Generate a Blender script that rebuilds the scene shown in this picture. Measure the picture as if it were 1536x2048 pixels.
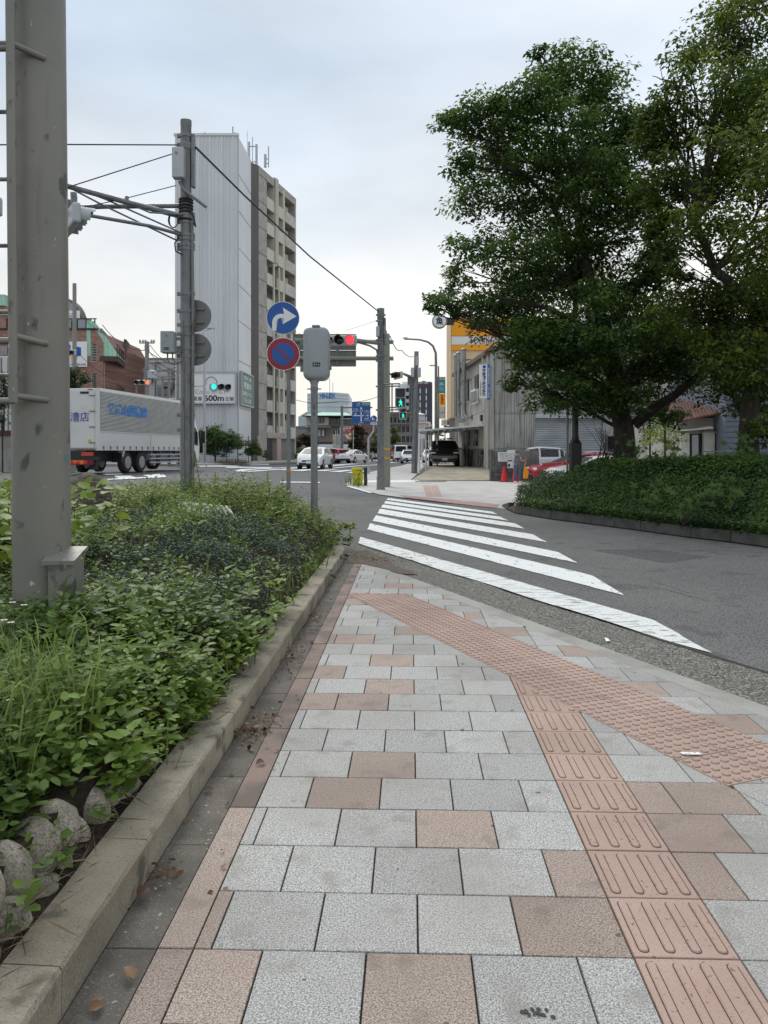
import bpy, bmesh, math, random
import numpy as np
from mathutils import Vector, Matrix, Euler, noise
random.seed(7); R = random.Random(11); NR = np.random.RandomState(5)
for o in list(bpy.data.objects): bpy.data.objects.remove(o)
S = bpy.context.scene; COL = S.collection
# ---------------------------------------------------------------- camera, sky, sun, exposure
F, H, V0 = 1560.0, 1.454, 904.0
cam_d = bpy.data.cameras.new('camera'); cam = bpy.data.objects.new('camera', cam_d); COL.objects.link(cam)
cam.location = (0, 0, H); cam.rotation_euler = (math.radians(90), 0, 0)
cam_d.sensor_fit = 'VERTICAL'; cam_d.sensor_height = 36; cam_d.sensor_width = 27
cam_d.lens = F / 2048 * 36; cam_d.shift_y = -(1024 - V0) / 2048
cam_d.clip_start = .05; cam_d.clip_end = 6000
S.camera = cam
S.view_settings.view_transform = 'Standard'; S.view_settings.look = 'None'
S.view_settings.exposure = 0.40; S.view_settings.gamma = 1; S.view_settings.use_curve_mapping = False
SUN_EL, SUN_AZ = math.radians(42), math.radians(-22)      # azimuth from +Y, west of the view
W = bpy.data.worlds.new('World'); S.world = W; W.use_nodes = True
nt = W.node_tree; nt.nodes.clear(); N = nt.nodes.new; Lk = nt.links.new
out = N('ShaderNodeOutputWorld'); mix = N('ShaderNodeMixShader'); b1 = N('ShaderNodeBackground'); b2 = N('ShaderNodeBackground')
sky = N('ShaderNodeTexSky'); sky.sky_type = 'NISHITA'; sky.sun_disc = False; sky.sun_elevation = SUN_EL; sky.sun_rotation = -SUN_AZ
sky.air_density = 1.2; sky.dust_density = 3
b1.inputs[1].default_value = .1; Lk(sky.outputs[0], b1.inputs[0])
tc = N('ShaderNodeTexCoord'); sep = N('ShaderNodeSeparateXYZ'); Lk(tc.outputs['Generated'], sep.inputs[0])
mp = N('ShaderNodeMapping'); mp.inputs['Scale'].default_value = (1, 1, 2.6); Lk(tc.outputs['Generated'], mp.inputs[0])
nz = N('ShaderNodeTexNoise'); nz.inputs['Scale'].default_value = 2.2; nz.inputs['Detail'].default_value = 6; nz.inputs['Roughness'].default_value = .5
nz.inputs['Distortion'].default_value = .35
Lk(mp.outputs[0], nz.inputs['Vector'])
ma = N('ShaderNodeMath'); ma.operation = 'MULTIPLY_ADD'; ma.inputs[1].default_value = .30; Lk(nz.outputs[0], ma.inputs[0]); 
ms = N('ShaderNodeMath'); ms.operation = 'SUBTRACT'; ms.inputs[1].default_value = .15; Lk(sep.outputs[2], ms.inputs[0]); Lk(ms.outputs[0], ma.inputs[2])
cr = N('ShaderNodeValToRGB'); Lk(ma.outputs[0], cr.inputs[0])
els = cr.color_ramp.elements
els[0].position = 0.0; els[0].color = (.80, .785, .735, 1); els[1].position = 1.0; els[1].color = (.84, .90, .97, 1)
for p, c in ((.10, (.83, .815, .765, 1)), (.20, (.755, .76, .745, 1)), (.31, (.62, .665, .71, 1)), (.44, (.475, .565, .665, 1)), (.66, (.60, .68, .76, 1))):
    e = els.new(p); e.color = c
nz2 = N('ShaderNodeTexNoise'); nz2.inputs['Scale'].default_value = 3.2; nz2.inputs['Detail'].default_value = 7; Lk(mp.outputs[0], nz2.inputs['Vector'])
mr = N('ShaderNodeMapRange'); mr.inputs[1].default_value = .3; mr.inputs[2].default_value = .7; mr.inputs[3].default_value = .87; mr.inputs[4].default_value = 1.08
Lk(nz2.outputs[0], mr.inputs[0]); Lk(cr.outputs[0], b2.inputs[0]); Lk(mr.outputs[0], b2.inputs[1])
mix.inputs[0].default_value = .93; Lk(b1.outputs[0], mix.inputs[1]); Lk(b2.outputs[0], mix.inputs[2]); Lk(mix.outputs[0], out.inputs[0])
sd = bpy.data.lights.new('sun', 'SUN'); sd.energy = 1.4; sd.angle = math.radians(22); sd.color = (1, .95, .86)
sun = bpy.data.objects.new('sun', sd); COL.objects.link(sun)
sun.rotation_euler = Vector((math.sin(SUN_AZ) * math.cos(SUN_EL), math.cos(SUN_AZ) * math.cos(SUN_EL), math.sin(SUN_EL))).to_track_quat('Z', 'Y').to_euler()
S.cycles.use_denoising = True; S.cycles.max_bounces = 6; S.cycles.transparent_max_bounces = 6
# ---------------------------------------------------------------- measuring helpers
TH = .034; CT, ST = math.cos(TH), math.sin(TH)
def lin(c): return tuple(((x / 255) / 12.92 if x / 255 <= .04045 else ((x / 255 + .055) / 1.055) ** 2.4) for x in c)
def sm(x): x = max(0, min(1, x)); return x * x * (3 - 2 * x)
def zt(X, Y):
    w = sm((-X - 1) / 6)
    l = float(np.interp(Y, [0, 17, 32, 42, 55], [0, 0, .45, .45, .35])); r = float(np.interp(Y, [0, 24, 34, 40, 55], [0, 0, .04, .12, .35]))
    return l * w + r * (1 - w)
def P(u, v, D): return Vector(((u - 768) * D / F, D, H - (v - V0) * D / F))
def G(u, v, dz=0):
    k = (v - V0) / F; a = (u - 768) / F; D = .5; st = .25
    while D < 900 and H - k * D > zt(a * D, D) + dz: D += st; st = max(.25, D * .01)
    lo, hi = max(.01, D - st), D
    for _ in range(24):
        m = (lo + hi) / 2
        if H - k * m > zt(a * m, m) + dz: lo = m
        else: hi = m
    return Vector((a * hi, hi, zt(a * hi, hi) + dz))
def xu(u, D): return (u - 768) * D / F
def zv(v, D): return H - (v - V0) * D / F
def W_(t, s, z=0): return Vector((t * CT + s * ST, -t * ST + s * CT, z))      # pavement frame -> world
def TSf(x, y): return (x * CT - y * ST, x * ST + y * CT)
def Pt(u, v, t):
    D = t / ((u - 768) / F - ST); return P(u, v, D)
# ---------------------------------------------------------------- materials
MATS = {}
def mat(name, col, rough=.6, metal=0, layers=(), bump=None, spec=.5, rnd=0, emit=None, coat=0, alpha=None, trans=0):
    """layers: (scale, detail, lo, hi, colour, amount[, (sx,sy,sz)]) each mixed over the base by a noise mask"""
    if name in MATS: return MATS[name]
    m = bpy.data.materials.new(name); m.use_nodes = True; n = m.node_tree; b = n.nodes['Principled BSDF']; MATS[name] = m
    b.inputs['Roughness'].default_value = rough; b.inputs['Metallic'].default_value = metal
    b.inputs['Specular IOR Level'].default_value = spec
    if coat: b.inputs['Coat Weight'].default_value = coat; b.inputs['Coat Roughness'].default_value = .06
    if trans: b.inputs['Transmission Weight'].default_value = trans
    if emit: b.inputs['Emission Color'].default_value = (*emit[0], 1); b.inputs['Emission Strength'].default_value = emit[1]
    geo = n.nodes.new('ShaderNodeNewGeometry')
    src = None
    b.inputs['Base Color'].default_value = (*col, 1)
    def mixc(fac, a, c2):
        x = n.nodes.new('ShaderNodeMix'); x.data_type = 'RGBA'
        n.links.new(fac, x.inputs[0])
        if a is None: x.inputs[6].default_value = (*col, 1)
        else: n.links.new(a, x.inputs[6])
        x.inputs[7].default_value = (*c2, 1); return x.outputs[2]
    for L in layers:
        t = n.nodes.new('ShaderNodeTexNoise'); t.inputs['Scale'].default_value = L[0]; t.inputs['Detail'].default_value = L[1]
        v = geo.outputs['Position']
        if len(L) > 6:
            mpp = n.nodes.new('ShaderNodeMapping'); mpp.inputs['Scale'].default_value = L[6]; n.links.new(v, mpp.inputs[0]); v = mpp.outputs[0]
        n.links.new(v, t.inputs['Vector'])
        r = n.nodes.new('ShaderNodeMapRange'); r.inputs[1].default_value = L[2]; r.inputs[2].default_value = L[3]; r.inputs[3].default_value = 0; r.inputs[4].default_value = L[5]
        n.links.new(t.outputs[0], r.inputs[0]); src = mixc(r.outputs[0], src, L[4])
    if rnd:
        oi = n.nodes.new('ShaderNodeObjectInfo'); r = n.nodes.new('ShaderNodeMapRange'); r.inputs[3].default_value = 1 - rnd; r.inputs[4].default_value = 1 + rnd
        n.links.new(oi.outputs['Random'], r.inputs[0])
        h = n.nodes.new('ShaderNodeHueSaturation'); n.links.new(r.outputs[0], h.inputs['Value'])
        if src is None: h.inputs['Color'].default_value = (*col, 1)
        else: n.links.new(src, h.inputs['Color'])
        src = h.outputs[0]
    if src is not None: n.links.new(src, b.inputs['Base Color'])
    if bump:
        t = n.nodes.new('ShaderNodeTexNoise'); t.inputs['Scale'].default_value = bump[0]; t.inputs['Detail'].default_value = 4; n.links.new(geo.outputs['Position'], t.inputs['Vector'])
        bb = n.nodes.new('ShaderNodeBump'); bb.inputs['Strength'].default_value = bump[1]; bb.inputs['Distance'].default_value = bump[2] if len(bump) > 2 else .01
        n.links.new(t.outputs[0], bb.inputs['Height']); n.links.new(bb.outputs[0], b.inputs['Normal'])
    return m
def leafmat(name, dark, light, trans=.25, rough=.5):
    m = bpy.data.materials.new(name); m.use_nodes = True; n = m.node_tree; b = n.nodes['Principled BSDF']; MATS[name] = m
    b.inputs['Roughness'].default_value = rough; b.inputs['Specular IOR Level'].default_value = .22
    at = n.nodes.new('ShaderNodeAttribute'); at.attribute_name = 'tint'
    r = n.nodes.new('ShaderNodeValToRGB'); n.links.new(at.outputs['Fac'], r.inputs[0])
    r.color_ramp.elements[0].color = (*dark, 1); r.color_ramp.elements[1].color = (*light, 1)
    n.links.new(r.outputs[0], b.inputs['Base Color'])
    t = n.nodes.new('ShaderNodeBsdfTranslucent'); hs = n.nodes.new('ShaderNodeHueSaturation'); hs.inputs['Value'].default_value = 1.5; hs.inputs['Hue'].default_value = .48
    n.links.new(r.outputs[0], hs.inputs['Color']); n.links.new(hs.outputs[0], t.inputs[0])
    mx = n.nodes.new('ShaderNodeMixShader'); mx.inputs[0].default_value = trans
    n.links.new(b.outputs[0], mx.inputs[1]); n.links.new(t.outputs[0], mx.inputs[2]); n.links.new(mx.outputs[0], n.nodes['Material Output'].inputs[0])
    return m
K = (.012, .012, .013)
GR = .22
M_asph = mat('asphalt', (.095, .097, .102), .85, layers=[(1.1, 5, .4, .65, (.125, .126, .128), .7), (.25, 3, .45, .6, (.075, .076, .08), .5), (140, 2, .35, .65, (.16, .16, .16), .55), (90, 2, .55, .7, (.03, .03, .03), .6)], bump=(220, .5, .006), spec=.3)
M_asph2 = mat('side_asphalt', (.10, .10, .10), .9, layers=[(.7, 6, .36, .62, (.15, .149, .145), .9), (.35, 4, .5, .62, (.07, .07, .072), .6), (75, 3, .46, .60, (.27, .265, .25), .75), (60, 3, .53, .66, (.02, .02, .02), .85), (2.2, 6, .58, .66, (.07, .07, .07), .5)], bump=(200, .9, .008), spec=.3)
M_gut = mat('gutter_aggregate', (.10, .098, .09), .95, layers=[(70, 2, .48, .6, (.38, .36, .31), .9), (60, 2, .58, .68, (.012, .012, .012), .9), (3, 5, .4, .65, (.16, .15, .13), .5)], bump=(75, 1, .012), spec=.2)
M_paint = mat('road_paint', (.74, .75, .74), .7, layers=[(60, 4, .58, .66, (.30, .30, .30), .7), (2.5, 6, .6, .68, (.5, .5, .48), .6), (14, 5, .62, .66, (.2, .2, .2), .7, (1, .25, 1))], bump=(90, .3, .003))
M_paintw = mat('road_paint_worn', (.70, .71, .69), .7, layers=[(60, 4, .55, .66, (.30, .30, .30), .7), (9, 7, .57, .62, (.14, .14, .13), .9, (.5, 2.2, 1))], bump=(90, .3, .003))
M_gran = mat('grey_granite', (.40, .385, .362), .75, layers=[(150, 3, .44, .58, (.15, .15, .15), .85), (230, 2, .52, .64, (.74, .72, .685), .8), (1.1, 6, .44, .66, (.29, .275, .25), .7), (7, 6, .56, .68, (.25, .235, .21), .6), (38, 3, .64, .7, (.2, .19, .175), .5), (16, 1, .765, .775, (.09, .085, .08), .85)], rnd=.13, bump=(160, .12, .002), spec=.3)
M_pink = mat('pink_granite', (.37, .285, .235), .75, layers=[(150, 3, .44, .58, (.16, .115, .095), .85), (230, 2, .52, .64, (.60, .53, .475), .75), (1.1, 6, .44, .66, (.26, .20, .165), .7), (7, 6, .56, .68, (.21, .165, .135), .6), (16, 1, .765, .775, (.09, .08, .07), .85)], rnd=.13, bump=(160, .12, .002), spec=.3)
M_pinkd = mat('dirty_pink_granite', (.29, .205, .175), .8, layers=[(200, 2, .42, .6, (.12, .085, .07), .85), (330, 1, .5, .68, (.46, .36, .32), .6), (3, 6, .45, .62, (.11, .09, .08), .75)], rnd=.1, bump=(160, .2, .002), spec=.3)
M_darkt = mat('grimy_border_slab', (.135, .118, .098), .85, layers=[(180, 2, .55, .7, (.30, .29, .27), .7), (5, 6, .4, .65, (.075, .068, .058), .7), (40, 3, .66, .72, (.4, .39, .36), .8)], rnd=.12, bump=(140, .3, .003), spec=.3)
M_tac = mat('tactile_pink', (.44, .315, .26), .8, layers=[(1.1, 6, .46, .66, (.32, .225, .185), .6), (260, 2, .5, .66, (.30, .18, .135), .6), (3, 5, .5, .7, (.36, .235, .19), .5), (60, 3, .64, .7, (.12, .08, .07), .7)], rnd=.07, bump=(200, .15, .002), spec=.3)
M_grime = mat('joint_grime', (.045, .04, .035), .95, layers=[(60, 3, .5, .7, (.02, .02, .02), .7)])
M_joint = mat('joint_sand', (.04, .037, .032), .95, layers=[(30, 4, .5, .65, (.09, .085, .07), .7)])
M_kerb = mat('kerb_concrete', (.34, .29, .215), .9, layers=[(3.5, 7, .45, .66, (.18, .165, .132), .8), (120, 3, .45, .62, (.36, .335, .28), .6), (160, 2, .6, .7, (.05, .048, .04), .8), (1.1, 4, .5, .62, (.14, .122, .088), .55), (6, 7, .58, .68, (.03, .033, .024), .6)], rnd=.05, bump=(90, .5, .006), spec=.2)
M_kerbd = mat('kerb_concrete_dark', (.085, .083, .077), .9, layers=[(4, 6, .42, .62, (.05, .05, .045), .8), (110, 3, .5, .65, (.15, .145, .13), .6)], bump=(90, .5, .006), spec=.2)
M_soil = mat('soil', (.030, .024, .018), .98, layers=[(9, 6, .45, .6, (.062, .047, .034), .7), (60, 3, .5, .7, (.015, .012, .01), .8)], bump=(40, 1, .02), spec=.1)
M_conc = mat('pale_concrete', (.34, .33, .30), .9, layers=[(2, 7, .45, .62, (.22, .21, .19), .7), (90, 3, .5, .65, (.45, .44, .4), .4)], bump=(80, .3, .004), spec=.2)
M_ramp = mat('driveway_concrete', (.40, .36, .27), .9, layers=[(1.4, 7, .42, .62, (.27, .24, .18), .8), (90, 3, .5, .65, (.48, .44, .35), .4)], bump=(80, .3, .004), spec=.2)
M_ps = mat('pole_steel', (.225, .215, .185), .5, .05, layers=[(1.6, 6, .42, .68, (.15, .15, .135), .6), (3, 6, .6, .7, (.16, .11, .075), .45, (4, 4, .35)), (9, 7, .60, .66, (.05, .05, .045), .8, (1, 1, .6)), (22, 4, .70, .73, (.62, .6, .56), .7, (1, 1, .5))], bump=(30, .1, .004))
M_galv = mat('galvanised_steel', (.20, .21, .215), .5, .3, layers=[(5, 5, .45, .65, (.14, .145, .15), .7), (25, 5, .62, .68, (.1, .08, .07), .7, (1, 1, .3))])
M_galvl = mat('pale_steel', (.42, .44, .46), .45, .1, layers=[(6, 5, .5, .7, (.33, .34, .35), .5)])
M_olive = mat('olive_pole_paint', (.235, .245, .19), .5, 0, layers=[(6, 5, .5, .7, (.18, .185, .15), .6)])
M_box = mat('signal_box_grey', (.30, .325, .34), .4, 0, layers=[(3, 5, .5, .7, (.24, .26, .275), .6, (1, 1, .5))], spec=.4)
M_blk = mat('matt_black', (.014, .014, .015), .5)
M_rub = mat('rubber', (.018, .018, .018), .8)
M_white = mat('white_paint', (.78, .79, .79), .35, coat=.4, spec=.5)
M_carw = mat('white_car_paint', (.80, .81, .82), .3, coat=.8)
M_carr = mat('red_car_paint', (.45, .012, .025), .3, coat=.8)
M_carb = mat('black_car_paint', (.008, .008, .011), .18, coat=1)
M_cars = mat('silver_car_paint', (.55, .56, .57), .3, .4, coat=.6)
M_glass = mat('dark_glass', (.02, .024, .028), .2, 0, spec=.12)
M_glassl = mat('pale_glass', (.20, .25, .28), .08, 0, spec=.8)
M_rim = mat('wheel_rim', (.40, .41, .42), .35, .7)
M_tail = mat('tail_lamp', (.45, .01, .01), .25, coat=.5)
M_head = mat('head_lamp', (.75, .77, .8), .15, coat=.8)
M_plate = mat('blank_plate', (.70, .70, .66), .5)
M_sw = mat('sign_white', (.74, .75, .76), .45); M_sblue = mat('sign_blue', lin((6, 82, 156)), .4, layers=[(4, 3, .4, .7, lin((10, 70, 140)), .4)])
M_sred = mat('sign_red', lin((150, 14, 40)), .4, layers=[(4, 3, .4, .7, lin((125, 14, 36)), .4)]); M_sgrey = mat('sign_back_grey', (.17, .175, .165), .5, .2, layers=[(5, 5, .45, .65, (.13, .135, .13), .6)])
M_sgreen = mat('sign_green', lin((20, 110, 85)), .5); M_teal = mat('sign_teal', lin((20, 140, 165)), .5); M_orange = mat('sign_orange', lin((240, 160, 10)), .5)
M_yel = mat('yellow_sheet', lin((215, 205, 25)), .55, layers=[(9, 4, .5, .6, lin((150, 140, 20)), .6)], bump=(12, .6, .03))
M_red = mat('letter_red', lin((175, 30, 50)), .5); M_ink = mat('letter_black', (.02, .02, .025), .5); M_lblue = mat('letter_blue', lin((40, 120, 200)), .5)
M_dblue = mat('letter_navy', lin((30, 60, 150)), .5)
# ---------------------------------------------------------------- mesh builder
class MB:
    def __init__(s): s.v = []; s.f = []; s.m = []; s.T = Matrix.Identity(4); s.c = 0
    def add(s, vs, fs, m=None):
        b = len(s.v); s.v += [s.T @ Vector(p) for p in vs]; s.f += [[i + b for i in f] for f in fs]; s.m += [s.c if m is None else m] * len(fs); return s
    def bx(s, x0, x1, y0, y1, z0, z1, m=None):
        return s.add([(x0, y0, z0), (x1, y0, z0), (x1, y1, z0), (x0, y1, z0), (x0, y0, z1), (x1, y0, z1), (x1, y1, z1), (x0, y1, z1)],
                     [(3, 2, 1, 0), (4, 5, 6, 7), (0, 1, 5, 4), (1, 2, 6, 5), (2, 3, 7, 6), (3, 0, 4, 7)], m)
    def cb(s, c, z, m=None): return s.bx(c[0] - z[0] / 2, c[0] + z[0] / 2, c[1] - z[1] / 2, c[1] + z[1] / 2, c[2] - z[2] / 2, c[2] + z[2] / 2, m)
    def tube(s, pts, r, n=8, m=None, caps=True):
        pts = [Vector(p) for p in pts]; rs = r if isinstance(r, (list, tuple)) else [r] * len(pts); vs = []; fs = []; ref = None
        for i, p in enumerate(pts):
            d = ((pts[min(i + 1, len(pts) - 1)] - pts[max(i - 1, 0)])).normalized()
            if ref is None: ref = Vector((0, 0, 1)) if abs(d.z) < .9 else Vector((1, 0, 0))
            a = d.cross(ref).normalized(); b = a.cross(d).normalized(); ref = b
            if ref.length < .1: ref = Vector((0, 0, 1))
            for k in range(n):
                t = 2 * math.pi * k / n; vs.append(p + (a * math.cos(t) + b * math.sin(t)) * rs[i])
        for i in range(len(pts) - 1):
            for k in range(n):
                k2 = (k + 1) % n; fs.append((i * n + k, i * n + k2, (i + 1) * n + k2, (i + 1) * n + k))
        if caps: fs.append(tuple(range(n - 1, -1, -1))); fs.append(tuple(range((len(pts) - 1) * n, len(pts) * n)))
        b0 = len(s.v); s.add(vs, fs, m); return s
    def ex(s, poly, vec, m=None):
        """extrude a 3D polygon by vec"""
        n = len(poly); vec = Vector(vec); p = [Vector(q) for q in poly]
        return s.add(p + [q + vec for q in p], [tuple(range(n - 1, -1, -1)), tuple(range(n, 2 * n))] + [(i, (i + 1) % n, n + (i + 1) % n, n + i) for i in range(n)], m)
    def poly(s, pts, m=None): return s.add(pts, [tuple(range(len(pts)))], m)
    def lathe(s, prof, c=(0, 0, 0), n=16, m=None, M=None):
        vs = []; fs = []
        for r, z in prof:
            for k in range(n):
                t = 2 * math.pi * k / n; q = Vector((r * math.cos(t), r * math.sin(t), z)); q = (M @ q if M else q) + Vector(c); vs.append(q)
        for i in range(len(prof) - 1):
            for k in range(n): k2 = (k + 1) % n; fs.append((i * n + k, i * n + k2, (i + 1) * n + k2, (i + 1) * n + k))
        if prof[0][0] > 1e-6: fs.append(tuple(range(n - 1, -1, -1)))
        if prof[-1][0] > 1e-6: fs.append(tuple(range((len(prof) - 1) * n, len(prof) * n)))
        return s.add(vs, fs, m)
    def mesh(s, name, mats, smooth=False, bevel=0, seg=1):
        me = bpy.data.meshes.new(name); me.from_pydata([tuple(v) for v in s.v], [], s.f)
        for mm in (mats if isinstance(mats, (list, tuple)) else [mats]): me.materials.append(mm)
        me.polygons.foreach_set('material_index', s.m)
        bm = bmesh.new(); bm.from_mesh(me); bmesh.ops.recalc_face_normals(bm, faces=bm.faces)
        if bevel:
            ed = [e for e in bm.edges if len(e.link_faces) == 2 and e.calc_face_angle(0) > .6]
            bmesh.ops.bevel(bm, geom=ed, offset=bevel, segments=seg, affect='EDGES', profile=.5, clamp_overlap=True)
        bm.to_mesh(me); bm.free()
        if smooth:
            me.polygons.foreach_set('use_smooth', [True] * len(me.polygons)); me.set_sharp_from_angle(angle=math.radians(40))
        return me
    def build(s, name, mats, parent=None, smooth=False, bevel=0, seg=1):
        return link(name, s.mesh(name, mats, smooth, bevel, seg), parent)
def link(name, me, parent=None, loc=None, rot=None):
    o = bpy.data.objects.new(name, me); COL.objects.link(o)
    if parent: o.parent = parent
    if loc is not None: o.location = loc
    if rot is not None: o.rotation_euler = rot
    return o
def tag(o, label=None, cat=None, group=None, kind=None):
    if label: o['label'] = label
    if cat: o['category'] = cat
    if group: o['group'] = group
    if kind: o['kind'] = kind
    return o
def thing(name, label, cat, loc=(0, 0, 0), rz=0, group=None, kind=None):
    o = link(name, None, None, loc, (0, 0, rz)); return tag(o, label, cat, group, kind)
def clone(o, parent=None):
    c = o.copy(); COL.objects.link(c)
    if parent: c.parent = parent
    for ch in [x for x in COL.objects if x.parent == o]: clone(ch, c)
    return c
def text(body, w, h, loc, mat_, parent, rz=0, bold=0, depth=.002, name='lettering', keep=False, M=None):
    """lettering standing upright, facing local -Y, centred on loc and fitted to w x h"""
    c = bpy.data.curves.new('t', 'FONT'); c.body = body; c.offset = bold; c.extrude = 0; c.resolution_u = 3; c.align_x = 'CENTER'; c.space_line = .95
    o = bpy.data.objects.new('t', c); COL.objects.link(o); me = bpy.data.meshes.new_from_object(o); bpy.data.objects.remove(o)
    me.name = name; n = len(me.vertices); co = np.empty(n * 3); me.vertices.foreach_get('co', co); co = co.reshape(-1, 3)
    a, b = co.min(0), co.max(0); co -= (a + b) / 2; sx = w / max(1e-6, b[0] - a[0]); sz = h / max(1e-6, b[1] - a[1])
    if keep: sx = sz = min(sx, sz)
    cn = np.stack([co[:, 0] * sx, np.zeros(n), co[:, 1] * sz], 1); me.vertices.foreach_set('co', cn.ravel()); me.materials.clear(); me.materials.append(mat_); me.update()
    return link(name, me, parent, loc, (0, 0, rz))
# leaves as one mesh ----------------------------------------------------------
def leafmesh(name, C, Nn, size, tint, mats, width=.5, fold=.18, hexa=False, Dv=None):
    """C centres (n,3), Nn normals (n,3), size (n,), tint (n,)"""
    n = len(C); Nn = Nn / np.linalg.norm(Nn, axis=1, keepdims=True)
    if Dv is None: Dv = NR.normal(size=(n, 3))
    Dv = Dv - (Dv * Nn).sum(1, keepdims=True) * Nn; Dv /= np.linalg.norm(Dv, axis=1, keepdims=True) + 1e-9
    Sv = np.cross(Nn, Dv); s = size[:, None]
    if hexa:
        pts = [(0, 0, 0), (.28, .5, .5), (.68, .42, .42), (1, 0, -.25), (.68, -.42, .42), (.28, -.5, .5), (.5, 0, .08)]
        fs = np.array([[0, 1, 6], [1, 2, 6], [2, 3, 6], [3, 4, 6], [4, 5, 6], [5, 0, 6]])
    else:
        pts = [(0, 0, 0), (.42, .5, 1), (1, 0, -.3), (.42, -.5, 1)]; fs = np.array([[0, 1, 2], [0, 2, 3]])
    V = np.stack([C + s * (Dv * (a - .1) + Sv * (b * width) + Nn * (c * fold * width)) for a, b, c in pts], 1).reshape(-1, 3)
    k = len(pts); Fc = (fs[None] + (np.arange(n) * k)[:, None, None]).reshape(-1, 3); nf = len(Fc)
    me = bpy.data.meshes.new(name); me.vertices.add(len(V)); me.vertices.foreach_set('co', V.astype(np.float32).ravel())
    me.loops.add(nf * 3); me.loops.foreach_set('vertex_index', Fc.astype(np.int32).ravel())
    me.polygons.add(nf); me.polygons.foreach_set('loop_start', np.arange(0, nf * 3, 3, dtype=np.int32)); me.polygons.foreach_set('loop_total', np.full(nf, 3, dtype=np.int32))
    me.update(calc_edges=True); at = me.attributes.new('tint', 'FLOAT', 'FACE'); at.data.foreach_set('value', np.repeat(tint, len(fs)).astype(np.float32))
    me.materials.append(mats); return me
def lobes_world(lobes, D):
    out = []
    for L in lobes:
        u, v, r = L[:3]; d = D + (L[3] if len(L) > 3 else 0); p = P(u, v, d); out.append((p.x, p.y, p.z, r * d / F))
    return out
def cloud(name, LW, dens, lsize, m, parent=None, clump=.16, k=14, width=.5, sq=.8, shell=.45, lump=.5):
    """foliage through ellipsoid lobes (x,y,z,r): tufts of overlapping leaves, thin in places so that gaps stay"""
    Cs = []; Ts = []; Rs = []; q = 3.4
    for x, y, z, r in LW:
        nc = max(3, int(dens * r * r / q)); d = NR.normal(size=(nc, 3)); d /= np.linalg.norm(d, axis=1, keepdims=True)
        rad = r * (NR.rand(nc, 1) ** shell); rad *= 1 + .24 * np.sin(5 * d[:, :1] + x) * np.cos(6 * d[:, 1:2] + z)
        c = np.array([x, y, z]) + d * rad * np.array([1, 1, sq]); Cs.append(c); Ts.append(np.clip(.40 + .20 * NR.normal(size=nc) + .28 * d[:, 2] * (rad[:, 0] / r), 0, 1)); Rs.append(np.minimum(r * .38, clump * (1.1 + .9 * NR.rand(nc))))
    C = np.concatenate(Cs); T = np.concatenate(Ts); Rd = np.concatenate(Rs)
    keep = np.array([noise.noise(Vector((p[0] * 1.1, p[1] * 1.1, p[2] * 1.1))) > -.17 - .1 * lump for p in C]); C = C[keep]; T = T[keep]; Rd = Rd[keep]; n = len(C); kk = int(k * q)
    dv = NR.normal(size=(n * kk, 3)); dv /= np.linalg.norm(dv, axis=1, keepdims=True); rr_ = (NR.rand(n * kk, 1) ** .5) * np.repeat(Rd, kk)[:, None]
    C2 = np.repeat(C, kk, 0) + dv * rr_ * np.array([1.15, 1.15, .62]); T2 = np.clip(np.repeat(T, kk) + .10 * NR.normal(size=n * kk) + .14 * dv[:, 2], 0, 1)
    Nn = dv * .8 + NR.normal(size=(n * kk, 3)) * .5; Nn[:, 2] = np.abs(Nn[:, 2]) + .5
    Dd = dv * np.array([1, 1, .4]) + NR.normal(size=(n * kk, 3)) * .45; Dd[:, 2] -= .25
    sz = lsize * (.65 + .7 * NR.rand(n * kk))
    return link(name, leafmesh(name, C2, Nn, sz, T2, m, width, .18, False, Dd), parent)
# ================================================================= GROUND
def sheet(name, poly, dz, m, step=1.0, thick=0, kind='structure'):
    """a flat outline (x,y) laid on the terrain, dz above it"""
    bm = bmesh.new(); bm.faces.new([bm.verts.new((p[0], p[1], 0)) for p in poly])
    xs = [p[0] for p in poly]; ys = [p[1] for p in poly]
    if step:
        for ax, a, b in ((0, min(xs), max(xs)), (1, min(ys), max(ys))):
            q = math.floor(a / step) * step + step
            while q < b:
                if ax == 0 and -9 < q < 1 or ax == 1 and 14 < q < 58:
                    bmesh.ops.bisect_plane(bm, geom=bm.verts[:] + bm.edges[:] + bm.faces[:], plane_co=(q, 0, 0) if ax == 0 else (0, q, 0), plane_no=(1, 0, 0) if ax == 0 else (0, 1, 0))
                q += step
    for v in bm.verts: v.co.z = zt(v.co.x, v.co.y) + dz
    bmesh.ops.recalc_face_normals(bm, faces=bm.faces)
    for f in bm.faces:
        if f.normal.z < 0: f.normal_flip()
    if thick:
        r = bmesh.ops.extrude_face_region(bm, geom=bm.faces[:])
        for v in [g for g in r['geom'] if isinstance(g, bmesh.types.BMVert)]: v.co.z += thick
        bmesh.ops.recalc_face_normals(bm, faces=bm.faces)
    me = bpy.data.meshes.new(name); bm.to_mesh(me); bm.free(); me.materials.append(m); o = link(name, me); o['kind'] = kind
    return o
# the ground as one sheet to the horizon
xs = [-1500, -400, -150, -60, -30] + list(range(-20, 3)) + [6, 12, 25, 60, 150, 400, 1500]
ys = [-60, -20, 0, 8] + list(range(14, 59)) + [70, 100, 160, 300, 700, 2500]
vs = [(x, y, zt(x, y) - .03) for y in ys for x in xs]; nx = len(xs)
fs = [(j * nx + i, j * nx + i + 1, (j + 1) * nx + i + 1, (j + 1) * nx + i) for j in range(len(ys) - 1) for i in range(nx - 1)]
me = bpy.data.meshes.new('road'); me.from_pydata(vs, [], fs); me.materials.append(M_asph); tag(link('road', me), kind='structure')
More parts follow.
